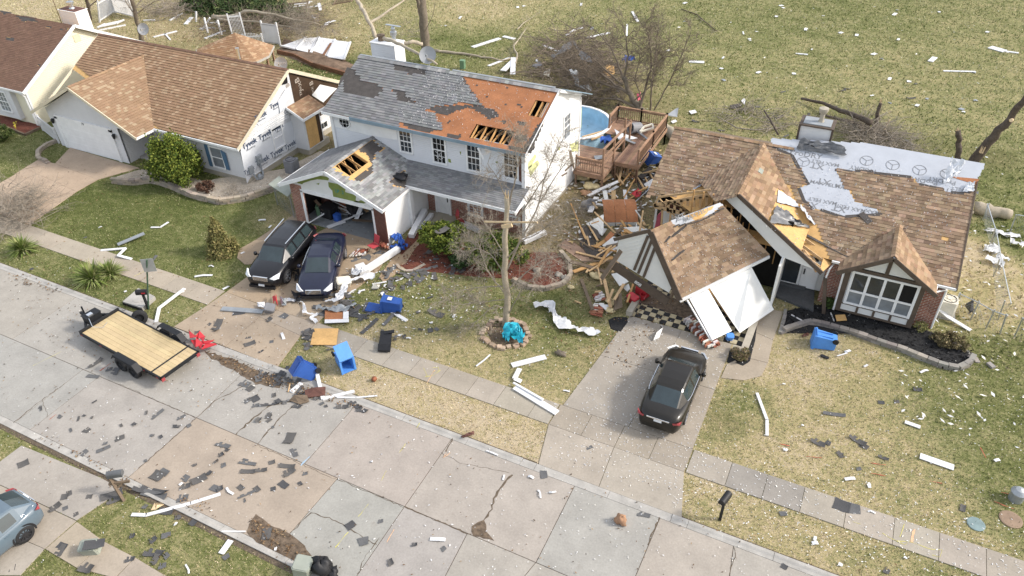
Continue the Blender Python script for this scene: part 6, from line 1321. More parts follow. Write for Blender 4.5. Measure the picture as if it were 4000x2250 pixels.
p = G(1733,985); bush('rounded_shrub', 'clipped mushroom-shaped green bush with shingles on top by the front path',p,1.25,1.15,1.35,9000,.045,YG,2, 'ball',.35)
p = G(1935,1040); bush('rounded_shrub', 'large rounded bush behind the snapped tree',p,1.6,1.3,1.7,9000,.045,DG,3, 'ball',.1)
p = G(1800,1035); bush('small_shrub', 'small dark green shrub between the two rounded bushes',p,.65,.55,.7,2600,.04,[(.04,.07,.025),(.06,.10,.035)],4)
p = G(868,985); bush('conifer_shrub', 'olive brown cone-shaped conifer on the lawn beside the black estate car',p,.85,.85,1.9,7000,.035,[(.20,.19,.07),(.25,.22,.085),(.15,.15,.055),(.30,.25,.11)],5, 'cone',0,long=2.6)
p = G(806,748); bush('dry_shrub', 'low dark reddish dead shrub in the gravel bed',p,.55,.5,.65,2500,.02,[(.12,.065,.045),(.17,.10,.07),(.09,.055,.04)],6,long=3)
p = G(3705,1345); bush('dry_shrub', 'dry brown shrub at the end of the black mulch bed',p,.75,.6,.5,2600,.022,[(.26,.21,.12),(.19,.15,.08),(.13,.12,.055)],7,long=3)
p = G(2888,1400); bush('dry_shrub', 'dry brown shrub at the corner of the black strip by the car',p,.4,.4,.55,1300,.02,[(.28,.21,.13),(.20,.15,.09),(.13,.13,.05)],8,long=3)
p = G(3245,1200); bush('small_shrub', 'small green shrub between the brown post and the bay window',p,.4,.35,.5,1200,.03,[(.06,.10,.03),(.09,.13,.04)],9)
p = G(3590,1290); bush('dry_shrub', 'thin yellowish weeds under the right end of the bay window',p,.3,.3,.5,500,.018,[(.30,.27,.12),(.20,.22,.08)],10,long=3)
p = G(10,545); bush('dry_shrub', 'dark green bush at the left edge under the cream house window',p,.9,.9,1.0,2500,.04,[(.05,.07,.025),(.08,.10,.03)],12)
brush('twiggy_shrub', 'upright tan leafless shrub in front of the wrapped house corner', 'bush',[(885,770),(900,745),(930,745),(940,770),(915,790)],55,.9,.5,51,.008, 'twig',2,None,2.2)
def evergreen():
    c = G(910,62); rs = np.random.RandomState(9)
    t = thing('fallen_evergreen', 'dark green evergreen toppled at the top left edge of the field', 'tree',c)
    def fn(r_):
        x = r_.uniform(-1,1); k = 1-.55*abs(x); bough = round(x*7)/7
        return (c.x+7.0*(bough+r_.normal()*.05),c.y+1.2+r_.normal()*1.5*k,.1+abs(r_.normal())*1.0*k*(.6+.4*math.sin(bough*20)))
    v,cc = leaves(fn,16000,.07,[(.045,.07,.028),(.065,.095,.035),(.03,.05,.02),(.10,.125,.05)],9,long=3.)
    o = npmesh('foliage',v-np.array(c),np.arange(len(v)).reshape(-1,4),cc,MT['leafy'],4); o.parent = t
    b = MB(); b.tube([c+V((-6.5,.8,.5)),c+V((0,1.2,.8)),c+V((6.5,1.2,.3))],[.25,.18,.05],8); b.build('trunk',MT['bark_d'],t)
evergreen()
def yucca(label,pos,r,n,seed):
    rr = random.Random(seed); b = MB(); pos = V(pos)
    for k in range(n):
        a = rr.uniform(0,6.28); el = rr.uniform(.05,1.35)**1.0; L = r*rr.uniform(.75,1.15); d = V((math.cos(a)*math.cos(el),math.sin(a)*math.cos(el),math.sin(el))); s = V((-math.sin(a),math.cos(a),0))*r*.030
        p0 = pos+V((0,0,.08)); p1 = p0+d*L*.5+V((0,0,.03)); p2 = p0+d*L-V((0,0,L*.16*math.cos(el)))
        p2.z = max(.02,p2.z); col = rc(rr.choice([(.17,.22,.055),(.23,.27,.09),(.12,.17,.04),(.33,.34,.15)]),.15,rr)
        b.poly([p0-s*.6,p0+s*.6,p1+s,p1-s],0,col); b.poly([p1-s,p1+s,p2],0,col)
    return tag(b.build('yucca',MT['leafy'],loc=tuple(pos)),label, 'plant', 'spiky plants on the grass verge')
yucca('spiky green yucca clump nearest the left edge of the verge',G(92,985),1.05,240,1)
yucca('spiky green yucca, left half of the double clump by the kerb',G(365,1098),1.15,280,2)
yucca('spiky green yucca, right half of the double clump by the pavement',G(432,1078),.95,230,3)
# ------------------------------------------------------------------ block walls,fences
def block_wall(name,label,path,courses,bl,bh,bd,pal,closed=False,jit=.02,z0=0.,lean=0.):
    P = gl(path); Q = []; 
    if closed: P = P+[P[0]]
    cx = sum(P,V((0,0,0)))/len(P); b = MB(); rr = random.Random(len(path)*3)
    for a,c in zip(P[:-1],P[1:]):
        n = max(1,int((c-a).length/.1))
        Q += [a.lerp(c,i/n) for i in range(n)]
    Q.append(P[-1]); step = max(1,int(bl/.1))
    for k in range(courses):
        i = (k % 2)*step//2
        while i+1 < len(Q):
            j = min(i+step,len(Q)-1); a,c = Q[i],Q[j]; d = (c-a)
            if d.length > .08:
                m = (a+c)/2; b.box((m.x+rr.gauss(0,jit*.4),m.y+rr.gauss(0,jit*.4),z0+bh*(k+.5)+rr.gauss(0,jit*.2)),(d.length*.96,bd*rr.uniform(.9,1.1),bh*.96),math.atan2(d.y,d.x)+rr.gauss(0,jit),0,rc(rr.choice(pal),.12,rr))
            i += step
    return tag(b.build(name,MT['stone'],loc=(cx.x,cx.y,0)),label, 'garden wall')
BK = [(1.0,.95,.9),(1.15,1.05,.95),(.85,.8,.78)]
block_wall('garden_wall', 'curving low block wall in front of the gravel bed',[(440,715),(520,722),(600,712),(660,732),(760,775),(860,798),(960,785),(1060,748),(1150,705),(1185,672)],3,.42,.13,.24,BK)
block_wall('garden_wall', 'short curved block edging at the left of the pale garage',[(192,640),(150,622),(152,595),(185,570),(232,553)],2,.5,.12,.25,BK)
block_wall('garden_wall', 'low grey block wall around the black mulch bed',[(3045,1305),(3085,1288),(3160,1264),(3230,1278),(3330,1306),(3430,1342),(3520,1372),(3610,1408),(3680,1436),(3740,1446),(3785,1425),(3800,1398)],2,.4,.13,.22,[(.75,.76,.8),(.62,.63,.67),(.85,.85,.88)])
block_wall('garden_wall', 'grey block edging between the black mulch and the entry walk',[(3068,1215),(3058,1260),(3045,1305)],1,.4,.14,.16,[(.75,.76,.8),(.62,.63,.67)])
block_wall('garden_wall', 'round block edging of the red mulch bed right of the snapped tree',[(2000,1095),(2060,1128),(2130,1135),(2200,1115),(2230,1080),(2225,1030),(2190,990)],2,.36,.12,.2,[(.9,.83,.75),(.75,.7,.66),(1.05,.95,.85)])
block_wall('tree_ring', 'ring of tumbled tan blocks around the snapped tree',[(1897,1290),(1890,1320),(1905,1345),(1945,1360),(2000,1362),(2045,1348),(2062,1315),(2058,1280),(2035,1262),(1990,1250),(1930,1258)],1,.2,.13,.22,[(1.15,.95,.82),(1.0,.82,.7),(1.3,1.1,.95)],True,.14)
block_wall('garden_wall', 'short curved edging beside the small ring bed near the front path',[(1550,1035),(1570,1060),(1610,1062),(1660,1035)],1,.4,.1,.16,BK)
block_wall('garden_wall', 'loose tumbled blocks at the right end of the black mulch bed',[(3745,1350),(3790,1385),(3810,1405),(3870,1440)],1,.35,.14,.2,[(.75,.76,.8),(.62,.63,.67)],False,.3)
b = MB()
for l in ([(1085,210),(1150,225),(1225,262),(1360,300)],[(1225,262),(1300,280),(1405,312)]):
    P = gl(l)
    for p,q in zip(P[:-1],P[1:]): b.bar(p+V((0,0,.18)),q+V((0,0,.18)),.12,.36)
tag(b.build('timber_edging',MT['twall'],loc=G(1240,265)), 'dark red timber edging of the dug bed behind the houses', 'edging')
b = MB(); P = gl([(0,490),(100,530),(165,500)])
for p,q in zip(P[:-1],P[1:]): b.bar(p+V((0,0,.08)),q+V((0,0,.08)),.12,.16)
tag(b.build('timber_edging',MT['oldwood'],loc=P[1]), 'grey timber edging of the bed under the cream house window', 'edging')
bed('window_bed',[(0,400),(0,490),(100,528),(165,498),(150,480),(90,480)],MT['mulch_r'],.02,.05)
b = MB()
for k in range(7): p = G(62+R_.uniform(-5,8),495+R_.uniform(-8,12)); b.tube([p,p+V((0,0,.25))],.01,4); b.lathe(p+V((0,0,.25)),[(0,-.04),(.06,0),(0,.05)],6)
MT['flower'] = M('yellow_flower',(.6,.5,.06),.7,.1); tag(b.build('daffodils',MT['flower'],loc=G(62,500)), 'few yellow daffodils in the bed under the cream house window', 'flowers')
def pickets(name,label,a,c,h,m='vinyl',lean=(0,0,0),group=None,solid=False,gap=.13,pw=.07,arch=0.):
    """a vinyl fence panel standing (or leaning by the given offset of its top) from a to c"""
    a,c = V(a),V(c); t = thing(name,label, 'fence',(a+c)/2,0,group); up = V((0,0,h))+V(lean); up = up.normalized()*h
    b = MB(); n = int((c-a).length/gap)
    if solid: b.slab([a+up*.08,c+up*.08,c+up*.95,a+up*.95],(c-a).cross(up).normalized()*.03)
    else:
        for i in range(n+1): p = a.lerp(c,(i+.5)/(n+1)); b.bar(p+up*.05,p+up*(.97+arch*math.sin(PI*i/max(1,n))),pw,.025,up=(c-a).normalized())
    b.build('panel',MT[m],t)
    b = MB(); b.bar(a+up*.1,c+up*.1,.06,.1); b.bar(a+up*.9,c+up*.9,.06,.1); b.each('rail',MT[m],t)
    b = MB(); b.bar(a,a+up*1.05,.12,.12,up=(c-a).normalized()); b.bar(c,c+up*1.05,.12,.12,up=(c-a).normalized()); b.each('post',MT[m],t)
    return t
fg_ = 'broken white vinyl fence panels in the back gardens'
pickets('vinyl_fence', 'white slatted vinyl fence panel standing left at the top of the picture',G(390,88),G(448,50),2.0,group=fg_,lean=(.3,.3,0))
pickets('vinyl_fence', 'white slatted vinyl fence panel leaning forward right of the standing one',G(452,52),G(525,70),1.9,group=fg_,lean=(.4,-.3,0))
pickets('vinyl_fence', 'white slatted fence panel lying flat below the standing ones',G(380,108,.1),G(455,92,.1),.9,group=fg_,lean=(.2,9,0))
pickets('vinyl_fence', 'white picket gate leaning beside the upright solid panel',G(912,150),G(960,145),2.1,group=fg_,lean=(-.3,.2,0))
pickets('vinyl_fence', 'arched white picket panel right behind the gazebo roof',G(940,205),G(1035,200),1.5,group=fg_,arch=.15)
pickets('vinyl_fence', 'solid white vinyl panel standing upright behind the gazebo',G(1037,172),G(1096,180),2.0,group=fg_,solid=True)
for k,l in enumerate(([(1098,181),(1188,149),(1195,152),(1154,195)],[(1193,150),(1245,147),(1213,208),(1157,195)],[(1247,147),(1308,156),(1279,222),(1218,210)],[(1311,159),(1370,166),(1345,234),(1281,224)])):
    z = [.25,.3,.3,.35][k]; P = gl(l,z); t = thing('vinyl_fence',['leftmost', 'second from left', 'third from left', 'rightmost'][k]+' of the four solid white fence panels lying on the dug bed', 'fence',P[0],0,fg_)
    b = MB(); b.slab(P,(0,0,.04)); b.build('panel',MT['vinyl'],t); b = MB()
    for i,j in ((1,2),(3,0)): b.bar(P[i]+V((0,0,.06)),P[j]+V((0,0,.06)),.13,.12)
    b.each('post',MT['vinyl'],t)
b = MB(); b.bar(G(1263,215,.42),G(1293,168,.42),.2,.05); tag(b.build('board',MT['twall'],loc=G(1278,190)), 'reddish board lying on the third fallen white panel', 'board')
pickets('wooden_fence', 'old grey wooden fence lying among brush behind the evergreen',G(1030,70),G(1190,52),1.3, 'oldwood',(.2,.8,0),None,False,.16,.13)
pickets('wooden_fence', 'grey wooden fence section fallen at the top edge left of the pale limb',G(1300,20),G(1370,8),1.6, 'oldwood',(.3,3,0),None,False,.2,.13)
pickets('picket_gate', 'white picket gate beside the left wall of the pale garage',G(170,510),G(232,560),1.15,lean=(0,0,0))
# chain-link fence,bent
def chain(name,label,posts,h,rail,grp):
    t = thing(name,label, 'fence',(posts[0].x,posts[0].y,0),0,grp); b = MB(); b.tube(rail,.028,6); b.build('top_rail',MT['metal'],t)
    for p in posts: b = MB(); b.tube([p,p+V((R_.uniform(-.12,.12),R_.uniform(-.12,.12),h))],.035,8); b.build('post',MT['metal'],t)
    b = MB()
    for a,c,ra,rc_ in zip(posts[:-1],posts[1:],rail[:-1],rail[1:]):
        n = int((c-a).length/.22)
        for i in range(n+1):
            for sg in (-1,1):
                f0 = i/n; f1 = min(1,max(0,f0+sg*h/(c-a).length)); b.bar(a.lerp(c,f0)+V((0,0,.03)),ra.lerp(rc_,f1),.007,.007)
    b.build('wire_mesh',MT['steel'],t)
P = gl([(3838,860),(3868,960),(3880,1080),(3898,1250)]); chain('wire_fence', 'bent chain-link fence running back along the right side yard',P,1.1,[p+V((.1*k-.1,0,1.05-.15*(k in (1,2)))) for k,p in enumerate(P)], 'chain-link fences')
P = gl([(3718,1215),(3790,1250),(3850,1285),(3905,1305)]); chain('wire_fence', 'wrecked chain-link fence run between the house corner and the side fence',P,1.1,[p+V((0,.1,1.0)) for p in P], 'chain-link fences')
P = gl([(3960,1320),(4060,1345)]); chain('wire_fence', 'chain-link fence stub at the right edge below the bent run',P,1.2,[p+V((0,0,1.15)) for p in P], 'chain-link fences')
P = gl([(3945,905),(4060,930)]); chain('wire_fence', 'chain-link fence stub near the grey log at the right edge',P,1.1,[p+V((0,0,1.1)) for p in P], 'chain-link fences')
P = gl([(2290,480),(2390,520),(2480,540)]); chain('wire_fence', 'bent chain-link fence behind the pool below the fallen tree',P,1.2,[p+V((0,.2,1.1)) for p in P], 'chain-link fences')
P = gl([(1085,800),(1150,850),(1165,822)]); chain('dog_kennel', 'small wire kennel frame beside the left garage pier',P,1.5,[p+V((0,0,1.5)) for p in P],None)
b = MB(); b.slab([V((*q[:2],1.5)) for q in gl([(1070,808),(1145,858),(1165,822),(1110,775)])],(0,0,.05)); tag(b.build('kennel_roof',MT['olive'],loc=G(1120,815)), 'dull green roof sheet over the wire kennel', 'roof sheet')
# gazebo
GZ = thing('gazebo', 'gazebo with tan shingled hip roof behind the tan house', 'gazebo',(-46.2,43.2,0))
ap = V((-46.2,43.3,3.85)); ring = [V(p) for p in ((-49.4,41.9,2.5),(-48.4,41.2,2.5),(-43.8,41.2,2.5),(-43.0,41.8,2.5),(-43.0,43.2,2.5),(-44.2,45.2,2.5),(-48.4,45.2,2.5))]
b = MB(); base = MB()
for k in range(len(ring)):
    a,c = ring[k],ring[(k+1) % len(ring)]; u = (c-a).normalized(); up = (ap-a); up = (up-u*up.dot(u)).normalized(); s = Slope(a,u,up); base.poly([a,c,ap])
    shingles(s,b,[(0,0),s.uvw(c),s.uvw(ap)],[],[(.33,.205,.12),(.35,.22,.13),(.31,.19,.11),(.42,.29,.18)],row=.17,tab=.33,jit=.07)
base.build('roof',MT['ply'],GZ); b.build('shingles',MT['shingle'],GZ)
b = MB()
for a,c in zip(ring,ring[1:]+ring[:1]): b.bar(a-V((0,0,.05)),c-V((0,0,.05)),.05,.16)
b.build('eave_board',MT['kerb'],GZ)
for p in ring: b = MB(); q = p.lerp(V((ap.x,ap.y,2.5)),.08); b.bar((q.x,q.y,0),(q.x,q.y,2.45),.13,.13); b.build('post',MT['redwood'],GZ)
b = MB(); p = V((-43.9,41.0,1.7)); b.tube([p,p+V((0,0,1.9))],.11,8); b.lathe(p+V((0,0,1.9)),[(.15,0),(.15,.12),(0,.15)],8); b.build('vent_pipe',MT['metal'],GZ)
# ------------------------------------------------------------------ debris and loose things
def zl_(px,py):                            # plain words for where a spot lies
    g = G(px,py); x,y = g.x,g.y
    if Y0 < y < Y2: return 'the street concrete'
    if y <= Y0: return 'the near verge and driveway' 
    if YS0 < y < YS1+.1: return 'the pavement'
    if y < YS0: return 'the roadside verge'
    if x > -2.4 and y < 31.5: return 'the right-hand lawn'
    if -8.6 < x <= -2.4 and y < 27.6: return "the sedan's driveway"
    if -28 < x < -21.5 and y < 28: return "the two cars' driveway"
    if x < -28 and y < 31: return 'the green lawn of the tan house'
    if y < 31.5: return 'the lawn around the snapped tree'
    if y < 42 and -15.5 < x < -8: return 'the wreckage between the houses'
    if x > 5 and y < 44: return 'the right side yard'
    return 'the back field'
# torn shingles: eight bent sheet shapes shared by many copies
def scrap_mesh(k):
    rr = random.Random(100+k); b = MB(); nx_,ny_ = 6,2; L,W_ = 1.,1.
    bend = rr.choice((0,.03,.08,.16)); tw = rr.uniform(-.1,.1); cut = rr.random()
    top = []
    for j in range(ny_+1):
        for i in range(nx_+1):
            x = (i/nx_-.5)*L+(rr.gauss(0,.012) if 0 < i < nx_ else rr.gauss(0,.025)); y = (j/ny_-.5)*W_*(1-.35*cut*(i/nx_))+rr.gauss(0,.018)
            z = bend*(2*i/nx_-1)**2+tw*(i/nx_)*(j/ny_)+.01
            top.append((x,y,max(.006,z)))
    fs = [(j*(nx_+1)+i,j*(nx_+1)+i+1,(j+1)*(nx_+1)+i+1,(j+1)*(nx_+1)+i) for i in range(nx_) for j in range(ny_)]
    if cut > .6: fs = [f for n,f in enumerate(fs) if n not in (1,5)]
    col = rr.choice([(.10,.10,.102),(.13,.13,.13),(.08,.08,.082),(.16,.16,.16),(.11,.105,.10)]); b.faces(top,fs,0,col)
    m = MB(); m.v,m.f,m.m,m.c = b.v,b.f,b.m,b.c
    n = len(m.v); m.v = m.v+[(a,c,d-.012) for a,c,d in m.v]; m.f = m.f+[tuple(n+i for i in reversed(f)) for f in fs]; m.m += [0]*len(fs); m.c += [rc(col,.2)]*len(fs)
    return m
protos = []
for k in range(8):
    o = scrap_mesh(k).build('torn_shingle',MT['shingle']); protos.append(o)
used_p = set()
def scrap(p,L,W_,rz,k,where,z=.03,tilt=0.,hscale=1.):
    src = protos[k]; o = src if k not in used_p else src.copy()
    if k in used_p: COL.objects.link(o)
    used_p.add(k); o.location = (p.x,p.y,z); o.rotation_euler = (R_.gauss(0,.03),tilt,rz); o.scale = (L,W_,max(.25,L*.8)*hscale)
    size = 'small torn grey shingle scrap' if L < .38 else ('long strip of torn grey shingles' if L > .8 else 'torn grey shingle piece')
    return tag(o, '%s lying on %s' % (size,where), 'shingle', 'torn roof shingles strewn over the ground')
SH = [(593,1637,639,1603,.2),(691,1640,725,1624,.2),(733,1668,745,1662,.2),(331,1679,350,1686,.3),(450,1720,487,1707,.3),(380,1767,432,1746,.2),(316,1780,342,1761,.3),(405,1735,420,1732,.2),(72,1823,114,1805,.35),(259,1935,282,1925,.3),(241,1945,267,1940,.3),(340,1943,362,1942,.2),(194,1997,238,1971,.3),(248,1991,265,1984,.2),(291,2014,304,2008,.2),(396,1950,481,1922,.35),(420,1965,470,1950,.3),(600,1876,632,1845,.55),(625,1842,657,1854,.35),(715,1880,735,1860,.35),(750,1888,807,1862,.35),(709,1904,745,1899,.28),(533,1912,652,1930,.35),(560,1924,650,1946,.3),(694,1950,735,1945,.4),(833,1920,850,1900,.4),(848,1914,872,1905,.3),(932,1945,1000,1919,.15),(937,1805,1000,1816,.22),(942,1844,1000,1844,.2),(849,1733,898,1748,.25),(856,1782,873,1772,.25),(865,1822,882,1816,.25),(935,1912,948,1902,.3),(840,1808,850,1802,.12),
 (1122,1735,1142,1695,.4),(1145,1754,1158,1785,.25),(1052,1811,1075,1805,.2),(1093,1821,1153,1826,.2),(1109,1857,1150,1836,.35),(1000,1839,1044,1839,.2),(1096,1886,1124,1906,.28),(1185,1853,1200,1850,.2),(1062,1913,1076,1909,.2),(998,1917,1012,1908,.3),(1355,2064,1386,2043,.32),(1418,2102,1424,2132,.38),(1480,2039,1494,2037,.18),(1518,2202,1532,2196,.3),(1727,2150,1737,2142,.2),(1612,2130,1628,2128,.18),(1038,2112,1046,2068,.32),(1375,1572,1405,1598,.28),(1400,1600,1435,1610,.3),(1316,1590,1362,1593,.25),(1150,1585,1178,1592,.3),
 (835,1298,862,1258,.4),(956,1352,998,1338,.28),(762,1302,782,1298,.2),(815,1272,822,1266,.2),(958,1323,980,1320,.15),(1055,1338,1068,1336,.2),(912,1228,960,1222,.3),(1100,1232,1122,1242,.4),(1040,1258,1060,1245,.3),(955,1572,980,1560,.3),(985,1566,1012,1552,.4),(985,1588,1014,1582,.25),(1022,1587,1105,1574,.18),(942,1495,975,1507,.45),(968,1528,990,1512,.3),(1103,1474,1126,1436,.28),(345,1440,400,1408,.22),(442,1466,460,1440,.35),(342,1470,388,1476,.2),(415,1446,440,1442,.3),(865,1748,872,1742,.1),
 (1414,1304,1476,1247,.2),(1497,1273,1538,1231,.2),(1373,1231,1435,1239,.32),(1681,1214,1732,1243,.4),(1694,1068,1702,1097,.25),(1626,1061,1709,1045,.2),(1373,1019,1445,1004,.35),(1430,1012,1497,985,.6),(1640,1075,1665,1060,.4),(1520,1060,1560,1040,.4),(1500,1080,1520,1050,.3),
 (3215,1614,3300,1627,.18),(3171,1717,3220,1746,.32),(3321,1704,3378,1743,.28),(3270,1766,3290,1780,.2),(3430,1780,3468,1800,.18),(3345,1832,3362,1832,.2),(3430,1572,3455,1575,.2),(3492,1570,3512,1570,.2),(3750,1982,3770,1990,.35),(3259,1966,3320,1990,.55),(3310,1985,3358,1994,.5),(3056,2000,3062,2018,.3),(3455,2228,3470,2236,.25),(3053,2210,3075,2222,.2),(3280,1775,3292,1790,.2),(3230,1738,3240,1725,.2),(3360,1735,3390,1752,.3),(2290,1754,2313,1746,.2),(2112,1857,2137,1855,.4),(2492,2007,2538,2018,.22),(3565,1520,3600,1525,.3),
 (570,2160,640,2165,.35),(595,2209,618,2172,.25),(492,2190,528,2183,.25),(632,2098,668,2088,.25),(585,2121,612,2100,.28),(512,2096,526,2092,.25),(223,2173,255,2131,.3),(321,2214,362,2230,.4),(43,2222,58,2218,.3),(560,1978,575,1982,.25),(621,1997,678,2002,.3),(745,2040,765,2050,.25),(685,2025,700,2020,.2),(640,2180,660,2165,.3),(620,2215,650,2208,.3),(880,2170,890,2185,.25),(700,2020,705,2030,.15),(230,2130,262,2140,.25),
 (120,1055,130,1050,.2),(1010,1380,1030,1370,.15),(330,930,338,928,.1),(580,1030,590,1020,.3),(595,1020,612,1000,.2),(1275,1370,1310,1362,.15)]
for k,(a,b_,c,d,wd) in enumerate(SH):
    p,q = G(a,b_),G(c,d); L = max(.18,(q-p).length)*1.05; scrap((p+q)/2,L,wd,math.atan2(q.y-p.y,q.x-p.x),R_.randrange(8),zl_((a+c)/2,(b_+d)/2),.035 if Y0-4 < p.y < YS1 or -8.6 < p.x < -2.4 else .025)
def cluster(n,poly,s0,s1):
    P = [(p[0],p[1]) for p in poly]; xs_ = [p[0] for p in P]; ys_ = [p[1] for p in P]; k = 0
    while k < n:
        x,y = R_.uniform(min(xs_),max(xs_)),R_.uniform(min(ys_),max(ys_))
        if pip((x,y),P): k += 1; scrap(G(x,y),R_.uniform(s0,s1),R_.uniform(.15,.35),R_.uniform(0,6.28),R_.randrange(8),zl_(x,y),.03+R_.uniform(0,.03),R_.gauss(0,.12))
cluster(16,[(1000,1460),(1110,1460),(1180,1500),(1180,1530),(1060,1510),(990,1480)],.25,.6)
cluster(14,[(1180,1300),(1230,1290),(1240,1340),(1200,1370),(1170,1340)],.2,.5)
cluster(22,[(1400,1060),(1480,1060),(1620,1020),(1700,1060),(1600,1140),(1480,1160),(1440,1120)],.2,.6)
cluster(22,[(1200,1150),(1400,1150),(1480,1230),(1380,1260),(1250,1230)],.3,.8)
cluster(16,[(1660,980),(1760,1000),(1850,1060),(1780,1080),(1640,1040)],.25,.6)
cluster(14,[(1000,1560),(1300,1500),(1450,1560),(1200,1640),(1000,1700)],.1,.25)
cluster(7,[(500,1780),(900,1750),(1200,1900),(1000,2000),(700,1960)],.08,.25)
cluster(14,[(50,1600),(500,1550),(800,1700),(400,1750)],.06,.2)
cluster(14,[(2700,350),(3700,300),(3600,600),(2700,500)],.3,.7)
cluster(12,[(2100,300),(2500,200),(2450,400),(2150,380)],.3,.8)
cluster(14,[(1690,1080),(1720,1330),(1480,1360),(1400,1250)],.1,.3)
# boards,strips,gutters
def board(path,wd,m,label,cat='board',name='board',h=.03,z=.05,group=None,edge=0.):
    """flat strip through photo points (each may carry its own height)"""
    P = [G(q[0],q[1],q[2] if len(q) > 2 else z) for q in path]; b = MB()
    for a,c in zip(P[:-1],P[1:]):
        d = (c-a).normalized(); b.bar(a-d*.01,c+d*.02,wd,h)
        if edge:
            s = V((d.y,-d.x,0))*wd*.5; b.bar(a+s+V((0,0,edge/2)),c+s+V((0,0,edge/2)),.02,edge)
    c = (P[0]+P[-1])/2; return tag(b.build(name,MT[m],loc=(c.x,c.y,0)),label,cat,group)
def strip(a,b_,c,d,wd=.15,m='vinyl',z=.05,z2=None):
    p,q = G(a,b_,z),G(c,d,z if z2 is None else z2); b = MB(); mid = p.lerp(q,.5)+V((R_.gauss(0,.03),R_.gauss(0,.03),abs(R_.gauss(0,.03)))); b.bar(p,mid,wd,.02); b.bar(mid,q,wd,.02)
    L = (q-p).length; size = 'long' if L > 1.5 else ('short' if L < .6 else 'medium')
    return tag(b.build('siding_strip',MT[m],loc=(mid.x,mid.y,0)), '%s %s siding strip lying on %s' % (size, 'white' if m in ('vinyl', 'white') else 'grey',zl_((a+c)/2,(b_+d)/2)), 'siding', 'torn siding strips on the ground')
board([(460,955,.1),(562,912,.25)],.3, 'steel', 'grey flat gutter length lying on the green lawn left of the sign post', 'gutter', 'gutter')
board([(395,978),(490,970,.1),(462,998,.15),(513,1012,.05)],.16, 'vinyl', 'kinked white and grey gutter piece at the pavement edge by the sign post', 'gutter', 'gutter',.05)
board([(590,888),(625,888),(657,868)],.12, 'vinyl', 'crooked white strip in the middle of the green lawn', 'strip', 'strip')
board([(610,1258,.06),(622,1203,.12),(720,1128,.1)],.16, 'vinyl', 'bent white gutter length lying on the verge beside the black mailbox', 'gutter', 'gutter',.06)
board([(866,1206),(1026,1217)],.34, 'steel', 'long grey-white siding panel across the driveway in front of the estate car', 'siding', 'siding_length',.03,.06,None,.05)
board([(1419,1061,.25),(1556,972,.25)],.28, 'vinyl', 'large white square column lying at the edge of the driveway', 'column', 'column',.28)
board([(1404,1040,.2),(1425,1068,.2)],.5, 'vinyl', 'flared white base of the fallen column', 'column base', 'flared_column',.34)
board([(1606,922,.22),(1660,822,.5)],.32, 'vinyl', 'thick white post leaning towards the front porch', 'column', 'column',.26)
board([(1640,902,.15),(1686,838,.3)],.24, 'vinyl', 'thinner white post beside the one leaning towards the porch', 'column', 'column',.2)
board([(1808,872,.2),(1874,900,.2)],.3, 'vinyl', 'white column lying below the brick front between the two round bushes', 'column', 'column',.22)
board([(2046,944,.15),(2129,906,.3)],.3, 'vinyl', 'white column piece lying at the foot of the sunlit side wall', 'column', 'column',.22)
board([(2000,1427),(2130,1394)],.3, 'vinyl', 'broad white board on the lawn right of the tree ring', 'board', 'board',.04)
board([(2030,1440,.1),(2010,1478,.12),(2035,1490)],.22, 'vinyl', 'folded white board tilted against the dark scrap below the tree ring', 'board', 'board',.03)
board([(2012,1512,.1),(2175,1612,.08)],.3, 'vinyl', 'long broad white board reaching over the pavement edge', 'board', 'board',.05,.08)
board([(2006,1495,.16),(2120,1560,.16)],.1, 'vinyl', 'narrow white board on top of the long broad one', 'board', 'board',.04)
board([(1492,1143,.1),(1518,1180),(1528,1216),(1588,1252)],.18, 'vinyl', 'S-shaped white gutter on the lawn left of the blue bin', 'gutter', 'gutter',.05)
board([(3595,1781),(3724,1826)],.3, 'vinyl', 'wide white plank with ragged ends on the right lawn', 'board', 'board',.03)
board([(3536,1648),(3593,1668)],.18, 'vinyl', 'short white torn board on the right lawn above the wide plank', 'board', 'board',.03)
board([(2957,1536),(2996,1640),(2996,1700)],.12, 'vinyl', 'bent white trim length on the right lawn near the sedan', 'trim', 'trim_strip',.05)
board([(1237,1450,.3),(1248,1500,.12),(1262,1558)],.16, 'vinyl', 'white gutter length running from the dark blue bin over the kerb', 'gutter', 'gutter',.07)
board([(1262,1558),(1383,1529)],.15, 'vinyl', 'white gutter length along the kerb joining the one from the bin', 'gutter', 'gutter',.07)
board([(1316,1552),(1390,1553),(1472,1546)],.07, 'vinyl', 'thin white strip at the kerb right of the gutter', 'strip', 'strip')
board([(1138,1531),(1176,1497)],.2, 'vinyl', 'short white board standing in the kerb litter', 'board', 'board',.05)
board([(1126,1530),(1140,1470)],.05, 'lumber', 'thin reddish stick lying on the kerb', 'stick', 'stick')
board([(515,2010),(570,2012),(745,1966),(859,1930)],.14, 'vinyl', 'long curved white trim lying over the near kerb', 'trim', 'trim_strip',.03)
board([(867,2076),(957,2076)],.05, 'vinyl', 'thin straight white strip on the near kerb', 'strip', 'strip')
board([(864,2162),(900,2112)],.22, 'vinyl', 'short wide white piece on the near verge', 'board', 'board')
board([(3662,1203,.5),(3700,1235,.25),(3790,1290,.05)],.22, 'vinyl', 'white board leaning down beside the right air conditioner', 'board', 'board',.04)
board([(1846,184),(1952,150)],.42, 'vinyl', 'long white plank on the field beyond the grey roof', 'board', 'board',.06)
board([(2292,148),(2380,128)],.32, 'vinyl', 'white plank on the field above the brush heap', 'board', 'board',.05)
board([(2212,138),(2250,113),(2280,108)],.24, 'vinyl', 'bent white strip on the field left of the plank above the brush', 'board', 'board',.05)
board([(1965,276),(2005,238)],.5, 'vinyl', 'left of two crossed white boards standing by the grey ridge', 'board', 'board',.06,.3)
